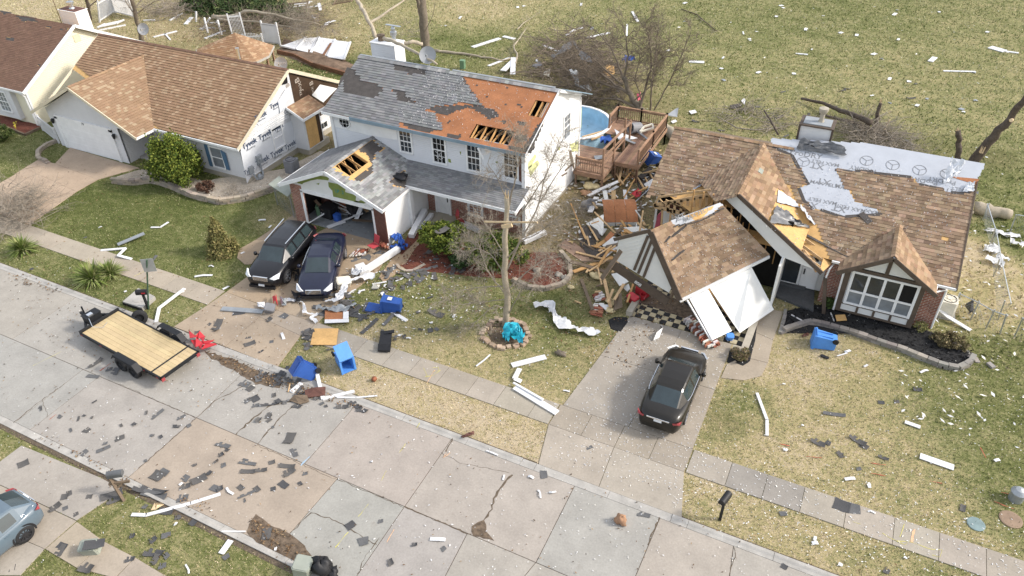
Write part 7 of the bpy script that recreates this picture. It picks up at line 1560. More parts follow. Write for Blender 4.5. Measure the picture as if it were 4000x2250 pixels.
board([(2003,290),(2005,226)],.42, 'vinyl', 'right of two crossed white boards standing by the grey ridge', 'board', 'board',.06,.35)
board([(1908,257),(1990,226)],.26, 'vinyl', 'white bent strip leading to the crossed boards', 'board', 'board',.05)
board([(1966,142),(2010,152)],.4, 'vinyl', 'short white board on the field right of the long plank', 'board', 'board',.05)
board([(2122,176),(2180,200)],.3, 'vinyl', 'white strip at the left end of the brush heap', 'board', 'board',.05,.4)
board([(3867,184),(3925,200)],.75, 'vinyl', 'wide white board on the far field at the right', 'board', 'board',.06); board([(3925,200),(3978,207)],.25, 'vinyl', 'narrow white strip at the end of the wide far board', 'strip', 'strip',.06)
board([(3686,277),(3810,280)],.22, 'vinyl', 'long thin white strip on the far field at the right', 'strip', 'strip',.05)
board([(3634,240),(3652,224)],.42, 'vinyl', 'small white board on the far field above the thin strip', 'board', 'board',.06); board([(3109,209),(3155,213)],.2, 'vinyl', 'short white strip in the middle of the far field', 'strip', 'strip',.05)
board([(2692,240),(2750,243)],.45, 'vinyl', 'white board on the field right of the fallen tree', 'board', 'board',.05); board([(2470,45),(2492,85)],.25, 'vinyl', 'upright-looking white strip on the field above the fallen tree', 'strip', 'strip',.05)
board([(2448,140),(2450,95)],.16, 'vinyl', 'thin white strip among the top twigs of the fallen tree', 'strip', 'strip',.04,.6)
board([(560,80),(605,78)],.16, 'vinyl', 'white post lying right of the leaning trunk', 'post', 'post',.1); board([(600,145),(690,122)],.2, 'vinyl', 'white rail lying right of the small dish, upper', 'rail', 'rail',.08); board([(645,132),(665,155)],.14, 'vinyl', 'short white rail crossing the one right of the small dish', 'rail', 'rail',.08)
board([(390,118),(490,98)],.2, 'vinyl', 'long white rail lying below the flat slatted panel', 'rail', 'rail',.1); board([(663,80),(712,52)],.18, 'vinyl', 'white rail leaning on brush left of the evergreen', 'rail', 'rail',.1)
for a,c,l in (((797,68),(812,128), 'steeper of two crossed white posts right of the evergreen stump'),((820,70),(790,118), 'flatter of two crossed white posts behind the tan roof'),((849,78),(866,136), 'white post standing right of the crossed posts'),((766,44),(766,85), 'white post standing left of the crossed posts')):
    p = G(c[0],c[1]); q = GY(a[0],a[1],p.y+.3); b = MB(); b.bar(p,q,.14,.14,up=(0,1,0)); tag(b.build('post',MT['vinyl'],loc=p),l, 'post')
board([(800,150),(880,120)],.2, 'vinyl', 'white rail behind the ridge below the crossed posts', 'rail', 'rail',.1); board([(725,95),(748,68)],.4, 'vinyl', 'small white triangle of fence right of the evergreen', 'fence piece', 'fence_piece',.06)
board([(780,112),(840,108)],.16, 'vinyl', 'white rail at the foot of the crossed posts', 'rail', 'rail',.1); board([(820,90),(880,85)],.16, 'vinyl', 'white rail right of the crossed posts', 'rail', 'rail',.1)
for k,(a,c) in enumerate((((1125,33),(1190,20)),((1150,17),(1210,12)),((1195,30),(1255,22)),((1200,10),(1218,5)),((1245,12),(1252,40)),((1215,60),(1232,70)),((1265,95),(1310,80)),((1270,100),(1290,85)))): tag(strip(*a,*c,.3, 'vinyl',.25),None, 'board')
# small strips of siding,by the photo
for l in ((385,890,398,884),(760,1080,830,1075),(815,1040,835,1042),(690,1155,720,1138),(940,990,955,984),(870,1130,893,1118),(485,1140,495,1136),(1010,860,1038,858),(1050,890,1060,880),(1455,1110,1510,1100),(1545,1098,1570,1090),(1360,1150,1390,1130),(1400,1146,1425,1132),(1500,1120,1508,1110),(1755,1035,1790,1042),(1520,1175,1526,1160),(1585,1320,1605,1322),(1555,1308,1562,1312),(1770,1240,1778,1228),(1860,1430,1915,1385),(1680,1262,1690,1260),(1740,2108,1680,2105),(2200,1525,2225,1530),(2108,1920,2112,1945),(2100,1915,2108,1920),(2145,1922,2172,1920),(2063,1860,2085,1868),(1900,1760,1945,1778),(1448,1802,1455,1804),(1965,1875,1970,1855),(2550,1090,2556,1082),(3400,1890,3398,1905),(3055,1500,3068,1500),(3270,1390,3310,1378),(3300,1375,3322,1368),(3375,1432,3388,1424),(3595,1455,3625,1445),(3180,2110,3185,2095),(3172,2122,3195,2120),(3282,2210,3286,2200),(3535,2178,3540,2176),(3390,1998,3420,2005),(3885,1800,3905,1795),(2450,590,2465,585),(2050,1125,2060,1110),(680,2050,690,2040),(725,2205,738,2240),(1075,2150,1080,2142),(700,1895,712,1885),(885,1905,912,1930),(1100,1300,1110,1325),(3130,1660,3140,1662),(3060,1755,3075,1760),(3300,1872,3340,1868),(1220,175,1240,168)):
    strip(*l,R_.uniform(.05,.14))
cnt = 0
while cnt < 42:                              # scraps scattered over the back field
    x,y = R_.uniform(1600,3980),R_.uniform(3,560)
    if (2150 < x < 2560 and 140 < y) or (y > 250 and x < 2150) or (2550 < x < 3850 and y > 300+(x-2550)*.12): continue
    cnt += 1; l = R_.uniform(6,18); a = R_.uniform(0,3); strip(x,y,x+l*math.cos(a),y+l*math.sin(a)*.6,R_.uniform(.1,.35),R_.choice(('vinyl', 'vinyl', 'white', 'steel')))
# loose fabric ribbons
def ribbon(name,label,cat,path,wd,m,z=.12,seed=1,wave=.12):
    rr = random.Random(seed); P = [G(q[0],q[1],q[2] if len(q) > 2 else z) for q in path]; Q = wobble(P,len(P)*5,.02,rr); b = MB(); vs = []; W_ = 6
    for i,p in enumerate(Q):
        d = (Q[min(i+1,len(Q)-1)]-Q[max(i-1,0)]); s = V((-d.y,d.x,0)).normalized(); t = math.sin(i*.55+seed)*.9; s = (s*math.cos(t*.6)+V((0,0,1))*math.sin(t*.6)*.6)
        ww = wd*(.75+.35*math.sin(i*.4+seed*2))
        for j in range(W_+1): f = j/W_-.5; v = p+s*f*ww+V((0,0,abs(math.sin(f*7+i*.9))*wave*wd+rr.uniform(0,.02))); v.z = max(.02,v.z); vs.append(v)
    b.faces(vs,[(i*(W_+1)+j,i*(W_+1)+j+1,(i+1)*(W_+1)+j+1,(i+1)*(W_+1)+j) for i in range(len(Q)-1) for j in range(W_)])
    c = Q[len(Q)//2]; return tag(b.build(name,MT[m],None,True,loc=(c.x,c.y,0)),label,cat)
ribbon('torn_sheet', 'long twisted white sheet lying on the lawn between tree ring and driveway', 'sheet',[(2085,1195),(2150,1190),(2165,1230),(2200,1270),(2240,1285),(2310,1300),(2325,1290)],.62, 'liner',.15,3,.2)
ribbon('torn_sheet', 'crumpled white sheet trailing from the navy car over the lawn', 'sheet',[(1275,1180,.1),(1320,1175,.3),(1345,1130,.3),(1360,1105,.3),(1420,1085,.2),(1465,1083)],.45, 'liner',.2,5,.3)
ribbon('torn_sheet', 'white sheet bunched under the flared column base', 'sheet',[(1385,1055,.3),(1400,1075,.3),(1410,1050,.4)],.6, 'liner',.3,6,.3)
ribbon('torn_sheet', 'looped white strip on the driveway in front of the navy car', 'sheet',[(1120,1172),(1180,1180),(1190,1200),(1190,1225,.2),(1250,1228),(1215,1240),(1238,1262)],.2, 'liner',.1,7,.3)
ribbon('torn_sheet', 'grey and white sheet lying over dark shingles below the navy car', 'sheet',[(1235,1205),(1290,1212),(1350,1210),(1392,1190)],.42, 'steel',.12,8,.3)
ribbon('torn_sheet', 'black and silver sheet tangled in the upper brush heap', 'sheet',[(2155,230,1.2),(2200,205,1.4),(2235,170,1.6),(2270,210,1.2),(2300,250,1)],.7, 'gtarp',1.2,9,.3)
ribbon('torn_sheet', 'silver sheet hanging in the lower brush heap', 'sheet',[(2240,280,1.2),(2250,310,1),(2255,340,.8),(2310,355,.5)],.7, 'steel',.8,10,.3)
ribbon('torn_sheet', 'white plastic sheet blown along the right side yard fence, upper', 'sheet',[(3855,905),(3880,900),(3920,915),(3985,925)],.5, 'liner',.1,11); ribbon('torn_sheet', 'white plastic sheet blown along the right side yard fence, middle', 'sheet',[(3855,960),(3875,975),(3860,985)],.7, 'liner',.15,12); ribbon('torn_sheet', 'white plastic sheet beside the fence, lowest, with a flat end', 'sheet',[(3880,1030),(3900,1015),(3915,1000)],.9, 'liner',.12,13); ribbon('torn_sheet', 'white sheet at the right edge beyond the bent fence', 'sheet',[(3945,945),(4000,960)],.7, 'liner',.12,14)
ribbon('plastic_sheet', 'crumpled turquoise plastic sheet at the foot of the snapped tree', 'sheet',[(1975,1335,.15),(1995,1300,.35),(2020,1285,.4),(2035,1310,.2),(2010,1335,.15)],.75, 'turq',.25,15,.35); ribbon('blue_tarp', 'blue tarp crumpled at the corner of the garage side wall', 'tarp',[(1535,925,.3),(1560,940,.3),(1575,965,.2)],.7, 'tarp',.25,16,.4); ribbon('blue_tarp', 'blue tarp piece under the end of the fallen column', 'tarp',[(1530,975,.15),(1555,968,.2),(1580,975,.1)],.55, 'tarp',.15,17,.4); ribbon('blue_cloth', 'dark blue cloth lying in the fallen tree', 'cloth',[(2430,240,.5),(2450,235,.6),(2475,232,.5)],.9, 'tarp',.6,18,.3); ribbon('blue_tarp', 'small blue tarp on the lower timber deck', 'tarp',[(2362,565,1.3),(2375,545,1.3)],.7, 'tarp',1.3,19,.5)
# lumps: insulation,bags
def lump(name,label,cat,px,py,r,m,z=0.,seed=1,sq=(1,1,.6),group=None):
    rr = random.Random(seed); c = G(px,py,z); b = MB(); n,k = 12,7; vs = []
    ph = [rr.uniform(0,6.28) for _ in range(6)]
    for i in range(k+1):
        th = PI*i/k
        for j in range(n):
            a = 2*PI*j/n; q = 1+.22*math.sin(3*a+ph[0])*math.sin(2*th+ph[1])+.15*math.sin(5*a+ph[2]+th*3)+rr.uniform(-.16,.16)
            vs.append((c.x+r*sq[0]*q*math.sin(th)*math.cos(a),c.y+r*sq[1]*q*math.sin(th)*math.sin(a),max(.01,z+r*sq[2]*(q*math.cos(th)+.8))))
    b.faces(vs,[(i*n+j,(i+1)*n+j,(i+1)*n+(j+1) % n,i*n+(j+1) % n) for i in range(k) for j in range(n)])
    return tag(b.build(name,MT[m],None,True,loc=(c.x,c.y,0)),label,cat,group)
for k,(x,y,r,m,where) in enumerate(((2310,735,.5, 'insul', 'below the deck by the white wall'),(2272,700,.45, 'insul', 'against the corner of the white house'),(2370,690,.3, 'insul', 'under the near deck corner'),(2440,690,.3, 'insul', 'beside the leaning plank'),(2490,685,.35, 'insul', 'right of the leaning plank'),(2330,1083,.35, 'insul', 'left of the fallen gable beam'),(2390,1185,.3, 'insul', 'on the brick slabs'),(2230,1125,.18, 'insul', 'at the mulch ring wall'),(2290,760,.35, 'paper', 'below the yellow roll by the wall'),(2380,1215,.25, 'insul', 'below the brown panel'),(2460,640,.25, 'insul', 'under the upper deck'))):
    lump('insulation', 'clump of %s insulation %s' % ('yellow' if m == 'insul' else 'brown-faced',where), 'insulation',x,y,r,m,.05,k+1,(1.1,.8,.38))
lump('rubbish_bag', 'black rubbish bag at the near kerb at the bottom edge', 'bag',1262,2232,.36, 'black',0,31,(1.1,.9,1.0)); lump('rubbish_bag', 'smaller black bag right of the big one at the bottom edge', 'bag',1300,2245,.22, 'black',0,32,(1.1,.9,.8)); lump('paper_bag', 'crumpled brown paper bag standing alone on the street', 'paper bag',2425,2042,.24, 'paper',0,33,(.95,.8,.9)); lump('tree_stump', 'rotten pale stump remains in a soil hole on the lawn', 'stump',2190,1385,.22, 'bark',0,34,(1.2,.7,.5)); lump('dark_pile', 'dark crumpled shingle pile on the porch and garage roof valley', 'shingle pile',1565,698,.38, 'black',2.85,35,(1.1,.9,.4)); lump('felt_fold', 'folded roofing felt standing up on the grey roof', 'roofing felt',1484,340,.34, 'felt',5.85,36,(.5,.8,1.1)); lump('boulder', 'grey rock inside the red mulch ring', 'rock',2205,1090,.2, 'stone',0,37); lump('boulder', 'larger tan rock inside the red mulch ring', 'rock',2182,1078,.2, 'stone',0,38); lump('boulder', 'square rock in the middle of the red mulch ring', 'rock',2098,1062,.2, 'stone',0,39)
# wreckage of lumber between the houses
LB = [((2270,700),(2440,645),.09,0),((2250,985),(2370,1015),.14,0),((2240,1062),(2395,1005),.22,.1),((2300,1060),(2380,1010),.09,.2),((2425,880),(2450,1060),.07,.2),((2300,880),(2335,940),.1,.1),((2270,890),(2290,935),.12,.1),((2230,795),(2285,930),.06,.3),((2360,1090),(2385,1200),.16,.1),((2395,1130),(2375,1180),.12,.3),((2270,1090),(2315,1210),.16,0),((2440,1105),(2400,1170),.14,.3),((2310,960),(2420,985),.07,.4),((2330,1000),(2390,960),.08,.4),((2370,985),(2405,960),.09,.5),((2490,870),(2530,905),.12,.4),((2500,850),(2520,880),.14,.2),((2440,895),(2470,915),.2,.4),((2436,905),(2462,910),.12,.45),((2345,715),(2385,690),.18,.1),((2400,670),(2435,720),.1,.2),((2350,745),(2410,770),.1,.1),((2390,815),(2420,805),.1,.1),((2460,762),(2520,735),.1,.2),((2310,875),(2340,865),.1,.2),((2325,1140),(2345,1138),.12,.2),((2245,1175),(2270,1185),.06,0),((2335,1045),(2350,1110),.07,.3),((2310,1030),(2290,1065),.1,.1),((2480,1090),(2450,1180),.1,.1)]
for k,(a,c,wd,z) in enumerate(LB):
    p,q = G(*a,z+.08),G(*c,z+R_.uniform(.05,.4)); b = MB(); b.bar(p,q,wd,.05); m = R_.choice(('lumber', 'lumber', 'rafter')) if k not in (10,) else 'oldwood'; mid = (p+q)/2
    tag(b.build('lumber',MT[m],loc=(mid.x,mid.y,0)),('long' if (q-p).length > 1.8 else 'short')+' splintered timber in the wreckage left of the fallen garage' if m != 'oldwood' else 'weathered brown board lying on the lawn left of the brick slabs', 'timber', 'splintered timbers of the wrecked garage')
board([(2490,500,.9),(2445,700,.1)],.16, 'lumber', 'long pale plank leaning from the upper deck to the ground', 'plank', 'plank',.05)
board([(2505,680,.2),(2600,655,.6)],.1, 'lumber', 'top rail of the fallen rafter frame beside the deck', 'timber', 'timber',.1); 
for k in range(5): board([(2485+k*24,685-k*7,.15),(2515+k*24,735-k*8,.15)],.09, 'lumber', 'parallel rafter of the fallen frame between deck and brown roof', 'timber', 'timber',.1,.1, 'rafters of the fallen frame')
board([(2470,770,.2),(2530,730,.3)],.1, 'lumber', 'lower rail of the fallen rafter frame', 'timber', 'timber',.1)
def sheet(l,m,label,cat,name='loose_sheet',t=.03,z=.1,under=None):
    P = [G(q[0],q[1],q[2] if len(q) > 2 else z) for q in l]; b = MB(); b.slab(P,(0,0,t)); c = sum(P,V((0,0,0)))/len(P); return tag(b.build(name,MT[m],loc=(c.x,c.y,0)),label,cat)
def hump():                                 # curved orange sheet of wall sheathing on its white siding
    b = MB(); L0,R0 = G(2360,878,.15),G(2493,876,.15); d = (R0-L0); n = V((-d.y,d.x,0)).normalized(); k = 8
    for i in range(3):
        for j in range(k):
            f = lambda u,j: L0+d*u+n*(2.05*j/k)+V((0,0,.15+.5*math.sin(PI*(j/k)*.8)))
            b.poly([f(i/3+.004,j),f((i+1)/3-.004,j),f((i+1)/3-.004,j+1),f(i/3+.004,j+1)],0)
    for i in range(3): b.poly([L0+d*(i/3+.01)+V((0,0,-.1)),L0+d*((i+1)/3-.01)+V((0,0,-.1)),L0+d*((i+1)/3-.01)+V((0,0,.14))+n*.0,L0+d*(i/3+.01)+V((0,0,.14))],1)
    tag(b.build('curved_sheathing',[MT['deck'],MT['stucco']],loc=(L0+R0)/2), 'curved rust-orange sheathing panel with white lower edge left of the trusses', 'panel')
hump()
sheet([(2290,875,.2),(2358,838,.5),(2358,893,.4),(2372,895,.3),(2352,922,.15)], 'stucco', 'white wall panel leaning left of the curved orange panel', 'panel'); sheet([(2352,960,.3),(2395,925,.5),(2416,930,.5),(2412,950,.35),(2360,965,.25)], 'stucco', 'white sheet with a small black lamp beside the fallen gable', 'panel'); sheet([(2400,893,.3),(2500,885,.4),(2530,897,.5),(2450,912,.4)], 'stucco', 'white sheet under the left rake of the fallen gable', 'panel'); sheet([(2262,890),(2290,880),(2345,960),(2370,1000),(2305,1010),(2265,955)], 'felt', 'dark felt-covered slab on the ground left of the wreckage', 'slab', 'felt_sheet',.03,.05); sheet([(2300,872,.25),(2320,868,.25),(2350,935,.2),(2325,930,.2)], 'felt', 'dark felt strip between two timbers', 'felt', 'felt_sheet'); sheet([(2388,1072,.2),(2422,1065,.5),(2455,1102,.5),(2420,1118,.3)], 'stucco', 'white square panel lying in front of the header beam', 'panel'); sheet([(2432,1122,.2),(2455,1110,.4),(2462,1130,.3),(2450,1140,.2)], 'stucco', 'small white triangular panel beside the red tool chest', 'panel'); sheet([(2400,1160,.3),(2428,1145,.7),(2432,1200,.4),(2395,1215,.15)], 'oldwood', 'brown board standing behind the yellow insulation', 'panel'); sheet([(2360,935,.3),(2385,905,.5),(2400,915,.5),(2375,950,.3)], 'deck', 'orange sheathing scrap left of the white sheet', 'panel'); sheet([(2380,1192,.2),(2375,1220,.1),(2340,1190,.3)], 'vinyl', 'white plastic panel on the brick slabs', 'panel')
sheet([(2490,690,.2),(2540,650,.3),(2548,665,.3),(2510,700,.2)], 'felt', 'black felt scrap under the rafter frame', 'felt', 'felt_sheet'); sheet([(2515,720,.2),(2548,700,.35),(2560,715,.3),(2530,740,.2)], 'vinyl', 'white panel beside the rafter frame', 'panel'); sheet([(2485,690),(2595,660),(2580,720),(2530,760),(2500,760)], 'felt', 'dark sheet lying beneath the fallen rafter frame', 'felt', 'felt_sheet',.02,.04)
for l,lab in ((((2340,737),(2375,750),(2412,728)), 'white bent siding in an open V below the deck'),(((2298,764),(2340,745)), 'white siding piece left of the V-shaped one'),(((2440,742),(2448,815)), 'upright white post right of the V-shaped siding'),(((2300,783),(2400,782)), 'horizontal white siding length by the dark drum'),(((2302,792),(2395,808)), 'lower white siding length by the dark drum'),(((2330,770),(2305,828)), 'broad white board crossing the siding by the dark drum'),(((2272,665),(2292,615)), 'white board leaning on the near deck railing'),(((2450,818),(2545,730)), 'thin galvanised fence rail across the wreckage')):
    board([(*q,.3) for q in l],.3 if 'board' in lab else (.05 if 'rail' in lab and 'galv' in lab else .2), 'metal' if 'galv' in lab else 'vinyl',lab, 'siding' if 'siding' in lab else 'board', 'board',.03)
sheet([(2600,595,.3),(2632,580,.9),(2640,625,.8),(2610,655,.3)], 'stucco', 'grey-white panel leaning by the roof edge under the deck', 'panel'); sheet([(2605,450,.1),(2640,425,.5),(2650,422,.6),(2645,458,.2),(2620,455)], 'vinyl', 'folded white panel standing on the field behind the deck', 'panel'); sheet([(2690,435),(2715,430),(2722,440),(2700,446)], 'vinyl', 'small white slab on the field right of the folded panel', 'panel'); sheet([(2620,475),(2638,468),(2645,475),(2628,482)], 'vinyl', 'small white slab between the deck and the brown ridge', 'panel'); sheet([(2117,290,.3),(2140,268,.4),(2150,270,.4),(2145,300,.3)], 'beige', 'cream square panel at the left of the brush heap', 'panel'); sheet([(2075,258,.4),(2110,240,.6),(2120,255,.5),(2095,265,.4)], 'grayp', 'grey box lid at the left of the brush heap', 'panel'); sheet([(2352,275,1),(2375,250,1.2),(2398,258,1.2),(2402,285,1),(2380,305,.9)], 'ply', 'square plywood piece caught in the fallen tree', 'plywood', 'plywood_sheet'); sheet([(2895,395),(2905,385),(2912,390),(2908,410)], 'vinyl', 'white bucket-like scrap on the field by dark debris', 'panel'); sheet([(2850,412),(2890,405),(2900,415),(2860,425)], 'felt', 'dark debris on the field beside the white scrap', 'panel')
sheet([(1212,1348,.06),(1227,1285,.08),(1322,1284,.08),(1314,1349,.06)], 'ply', 'square plywood sheet lying at the pavement end by the driveway', 'plywood', 'plywood_sheet',.03)
t = sheet([(1268,1262,.08),(1270,1215,.10),(1362,1216,.10),(1362,1258,.08)], 'deck', 'orange panel with white battens on the lawn below the navy car', 'panel', 'loose_sheet',.04); b = MB(); b.slab([G(1268,1263,.14),G(1269,1249,.14),G(1363,1247,.14),G(1363,1259,.14)],(0,0,.02)); b.slab([G(1340,1246,.14),G(1341,1217,.145),G(1362,1217,.145),G(1362,1246,.14)],(0,0,.02)); b.each('batten',MT['vinyl'],t)
sheet([(1190,1525,.1),(1230,1515,.2),(1272,1512,.15),(1270,1545,.1),(1195,1555,.08)], 'copper', 'dark brown panel lying in the kerb litter', 'panel'); sheet([(1130,1565,.08),(1150,1545,.25),(1200,1545,.2),(1208,1570,.08),(1170,1580,.06)], 'oldwood', 'curved dark brown panel on the street by the kerb', 'panel')
sheet([(2552,1330,.08),(2565,1300,.3),(2590,1280,.2),(2575,1320,.1)], 'stucco', 'white triangular shard standing on the driveway', 'panel'); sheet([(3262,1232,.1),(3300,1230,.1),(3308,1252,.1),(3268,1255,.1)], 'ply', 'tan square tile lying on the black mulch under the bay', 'panel'); board([(3245,1222),(3258,1255)],.05, 'vinyl', 'thin white stick left of the tan tile', 'strip', 'strip'); board([(3092,1230),(3138,1255)],.07, 'vinyl', 'thin white strip on the black mulch by the entry', 'strip', 'strip')
# brick slabs fallen from the walls
def brick_slab(label,l,z=.12,t=.12):
    P = [G(q[0],q[1],z+R_.uniform(-.03,.06)) for q in l]; o = P[0]; rr = R_; b = MB(); u = (P[1]-P[0]); v_ = (P[3]-P[0]); nu,nv = max(2,int(u.length/.22)),max(3,int(v_.length/.085))
    for i in range(nu):
        for j in range(nv):
            f = lambda a,c: P[0].lerp(P[1],a).lerp(P[3].lerp(P[2],a),c)
            off = (.5/nu if j % 2 else 0)
            a0,a1 = i/nu+.02+off*.6,min(1.05,(i+1)/nu-.01+off*.6); c0,c1 = j/nv+.06/nv,(j+1)/nv-.12/nv
            if rr.random() < .04: continue
            b.slab([f(a0,c0),f(a1,c0),f(a1,c1),f(a0,c1)],(0,0,t*rr.uniform(.3,1)),0,rc(rr.choice([(.30,.11,.07),(.24,.085,.055),(.60,.56,.52),(.66,.63,.6),(.36,.16,.1)]),.2))
    c = sum(P,V((0,0,0)))/4; tag(b.build('brick_slab',MT['leafy'],loc=(c.x,c.y,0)),label, 'brick slab', 'slabs of fallen brickwork')
brick_slab('slab of fallen brick with white mortar, uppermost on the lawn left of the tool chest',[(2312,1155),(2345,1140),(2372,1172),(2325,1180)]); brick_slab('slab of fallen brick with white mortar, lowest on the lawn left of the tool chest',[(2320,1188),(2360,1190),(2350,1240),(2297,1228)]); brick_slab('long toppled brick pier lying on the driveway beside the leaning panel',[(2668,1258),(2700,1240),(2800,1345),(2758,1365)],.15,.22); brick_slab('slab of fallen brick by the red chair on the driveway',[(1362,1005),(1395,978),(1440,975),(1425,998)]); brick_slab('broken brick slab at the foot of the right garage pier',[(1478,965),(1490,945),(1530,962),(1522,978)]); brick_slab('small brick heap at the end of the toppled pier',[(2770,1340),(2800,1330),(2812,1350),(2785,1362)])
# wheeled bins
def bin_(label,p,rot,m,lid_open=0.,up=.0):
    t = thing('wheeled_bin',label, 'bin',(0,0,0),0, 'blue wheeled bins blown over'); b = MB()
    H_,a,c = 1.0,(.24,.27),(.29,.35)
    lo = [(-a[0],-a[1],.04),(a[0],-a[1],.04),(a[0],a[1],.04),(-a[0],a[1],.04)]; hi = [(-c[0],-c[1],H_),(c[0],-c[1],H_),(c[0],c[1],H_),(-c[0],c[1],H_)]; inn = [(x*.9,y*.9,H_) for x,y,z in hi]; bot = [(x*.85,y*.85,.12) for x,y,z in lo]
    b.faces(lo+hi+inn+bot,[(3,2,1,0)]+[(i,(i+1) % 4,4+(i+1) % 4,4+i) for i in range(4)]+[(4+i,4+(i+1) % 4,8+(i+1) % 4,8+i) for i in range(4)]+[(8+i,8+(i+1) % 4,12+(i+1) % 4,12+i) for i in range(4)]+[(12,13,14,15)])
    for x in (-.32,.32): b.bx(x-.03,x+.03,-.37,.37,.93,1.0)
    b.bx(-.34,.34,-.39,-.33,.92,1.0)
    for x in (-.14,.14): b.bx(x-.025,x+.025,-.36,-.30,.25,.9)
    b.build('body',MT[m],t)
    b = MB(); b.bx(-.33,.33,0,.76,-.02,.03); b.bx(-.2,.2,.1,.6,.03,.05); o = b.build('lid',MT[m],t); o.location = (0,-.37,1.02); o.rotation_euler = (lid_open,0,0)
    b = MB(); b.bar((-.25,-.42,.95),(.25,-.42,.95),.04,.04); b.build('handle',MT[m],t)
    for x in (-.31,.31):
        b = MB(); Mx = Matrix.Rotation(PI/2,3, 'Y'); b.lathe((x-.03,-.27,.13),[(0,0),(.05,0),(.07,.0),(.13,.0),(.135,.02),(.135,.05),(.12,.06),(.05,.06),(0,.06)],16,M=Mx); b.build('wheel',MT['black'],t)
    b = MB(); b.bx(-.12,.12,.335,.340,.5,.72); o = b.build('label_plate',MT['plate'],t); o.rotation_euler = (-.05,0,0)
    t.rotation_euler = rot; t.location = p; return t
bin_('dark blue wheeled bin tipping over on the verge by the plywood sheet',G(1232,1462,.1),(-.75,.25,2.6), 'blue',0)
bin_('light blue wheeled bin lying with its open mouth to the right',G(1325,1385,.32),(-1.5,0,1.05+PI), 'lblue',-2.4)
bin_('blue wheeled bin on the lawn, lid flung open to the right',G(1570,1195,.32),(1.5,0,-1.25), 'blue',1.5)
bin_('bright blue wheeled bin lying on its side on the right lawn',G(3268,1340,.30),(-1.5,0,1.75), 'lblue',0)
bin_('blue wheeled bin lying under the upper deck by the brown roof',G(2572,618,.5),(1.2,.3,-.6), 'blue',0)
# mailboxes,sign,inlet
def mailbox(label,foot,top,bx_dir,m,pm,flag=False,arm=False):
    t = thing('mailbox',label, 'mailbox',foot); foot = V(foot); top = V(top); d = V(bx_dir).normalized()
    b = MB(); b.bar(foot,top+V((0,0,.05)),.1,.1,up=(0,1,0)); b.build('post',MT[pm],t)
    if arm: b = MB(); c = foot.lerp(top,.72); b.bar(c-d*.15,c+d*.6,.09,.09); b.bar(foot.lerp(top,.5),c+d*.35,.06,.06); b.each('brace',MT[pm],t)
    c = top+d*(.25 if arm else 0); s = d.cross(V((0,0,1))).normalized(); b = MB(); n = 12; vs = []
    for f in (-.28,.28):
        for k in range(n): a = PI*k/(n-1); vs.append(c+d*f+s*.12*math.cos(a)+V((0,0,.12+.12*math.sin(a))))
        vs += [c+d*f-s*.12,c+d*f+s*.12]
    N = n+2; b.faces(vs,[(i,(i+1) % N,N+(i+1) % N,N+i) for i in range(N)]+[tuple(range(N-1,-1,-1)),tuple(range(N,2*N))]); b.build('box',MT[m],t)
    if flag: b = MB(); b.box(c+s*.125+d*.1+V((0,0,.1)),(.02,.18,.06),math.atan2(d.y,d.x)+PI/2); b.build('flag',MT['red'],t)
    return t
f = G(580,1206); mailbox('black mailbox with red flag on a thin post beside the sign',f,(f.x,f.y,.95),(.9,.5,0), 'black', 'blackmetal',True)
MT['dark_box'] = M('dark_box',(.11,.115,.12),.55,.15,4); f = G(484,1958); mailbox('dark grey mailbox on a leaning pale wooden post at the near kerb',f,GY(425,1862,f.y+.2),(.8,.55,.05), 'dark_box', 'oldwood',False,True)
f = G(2812,2030); mailbox('black mailbox on a black post on the right verge',f,(f.x+.0,f.y+.1,1.0),(.25,1,0), 'black', 'black',False)
f = G(580,1208); t = thing('sign_post', 'green metal post with a blank grey sign back beside the mailbox', 'sign',f); top = GY(573,1016,f.y); b = MB(); b.bar(f,top,.06,.05,up=(0,1,0)); MT['green_post'] = M('green_post',(.06,.11,.07),.6,.1); b.build('post',MT['green_post'],t); b = MB(); z = top.z; b.box((top.x-.1,f.y+.05,z-.36),(.56,.02,.72),.62); b.build('sign_plate',MT['steel'],t)
b = MB(); q = gl([(484,1190),(545,1137),(610,1170),(560,1215)]); b.slab(q,(0,0,.2)); t = tag(b.build('storm_drain',MT['kerb'],loc=q[0]), 'concrete storm drain cover at the kerb behind the trailer', 'drain'); b = MB(); b.slab([q[0]+V((0,-.02,.02)),q[3]+V((0,-.02,.02)),q[3]+V((0,-.02,.15)),q[0]+V((0,-.02,.15))],(0,-.02,0)); b.build('opening',MT['dark'],t)
b = MB(); b.lathe(q[0].lerp(q[2],.5)+V((0,0,.2)),[(.3,0),(.3,.012),(0,.014)],20); b.build('manhole_lid',MT['kerb'],t)
for px,py,r,m,l in ((3812,2048,.3, 'teal', 'teal oval cover set in the right lawn'),(3948,2030,.38, 'paint_r', 'reddish round cover set in the right lawn')):
    b = MB(); b.lathe(G(px,py),[(r,0),(r,.03),(r*.9,.04),(0,.045)],24); MT['cov_'+m] = M('cover_'+m,(.20,.27,.27) if m == 'teal' else (.27,.19,.13),.8,.2); tag(b.build('ground_cover',MT['cov_'+m],loc=G(px,py)),l, 'cover')
b = MB(); b.lathe(G(3965,1950),[(.24,0),(.24,.35),(.27,.36),(.27,.42),(.15,.55),(0,.6)],20); tag(b.build('dome_cap',MT['steel'],loc=G(3965,1950)), 'grey dome-topped utility cap at the right edge of the lawn', 'utility cap')
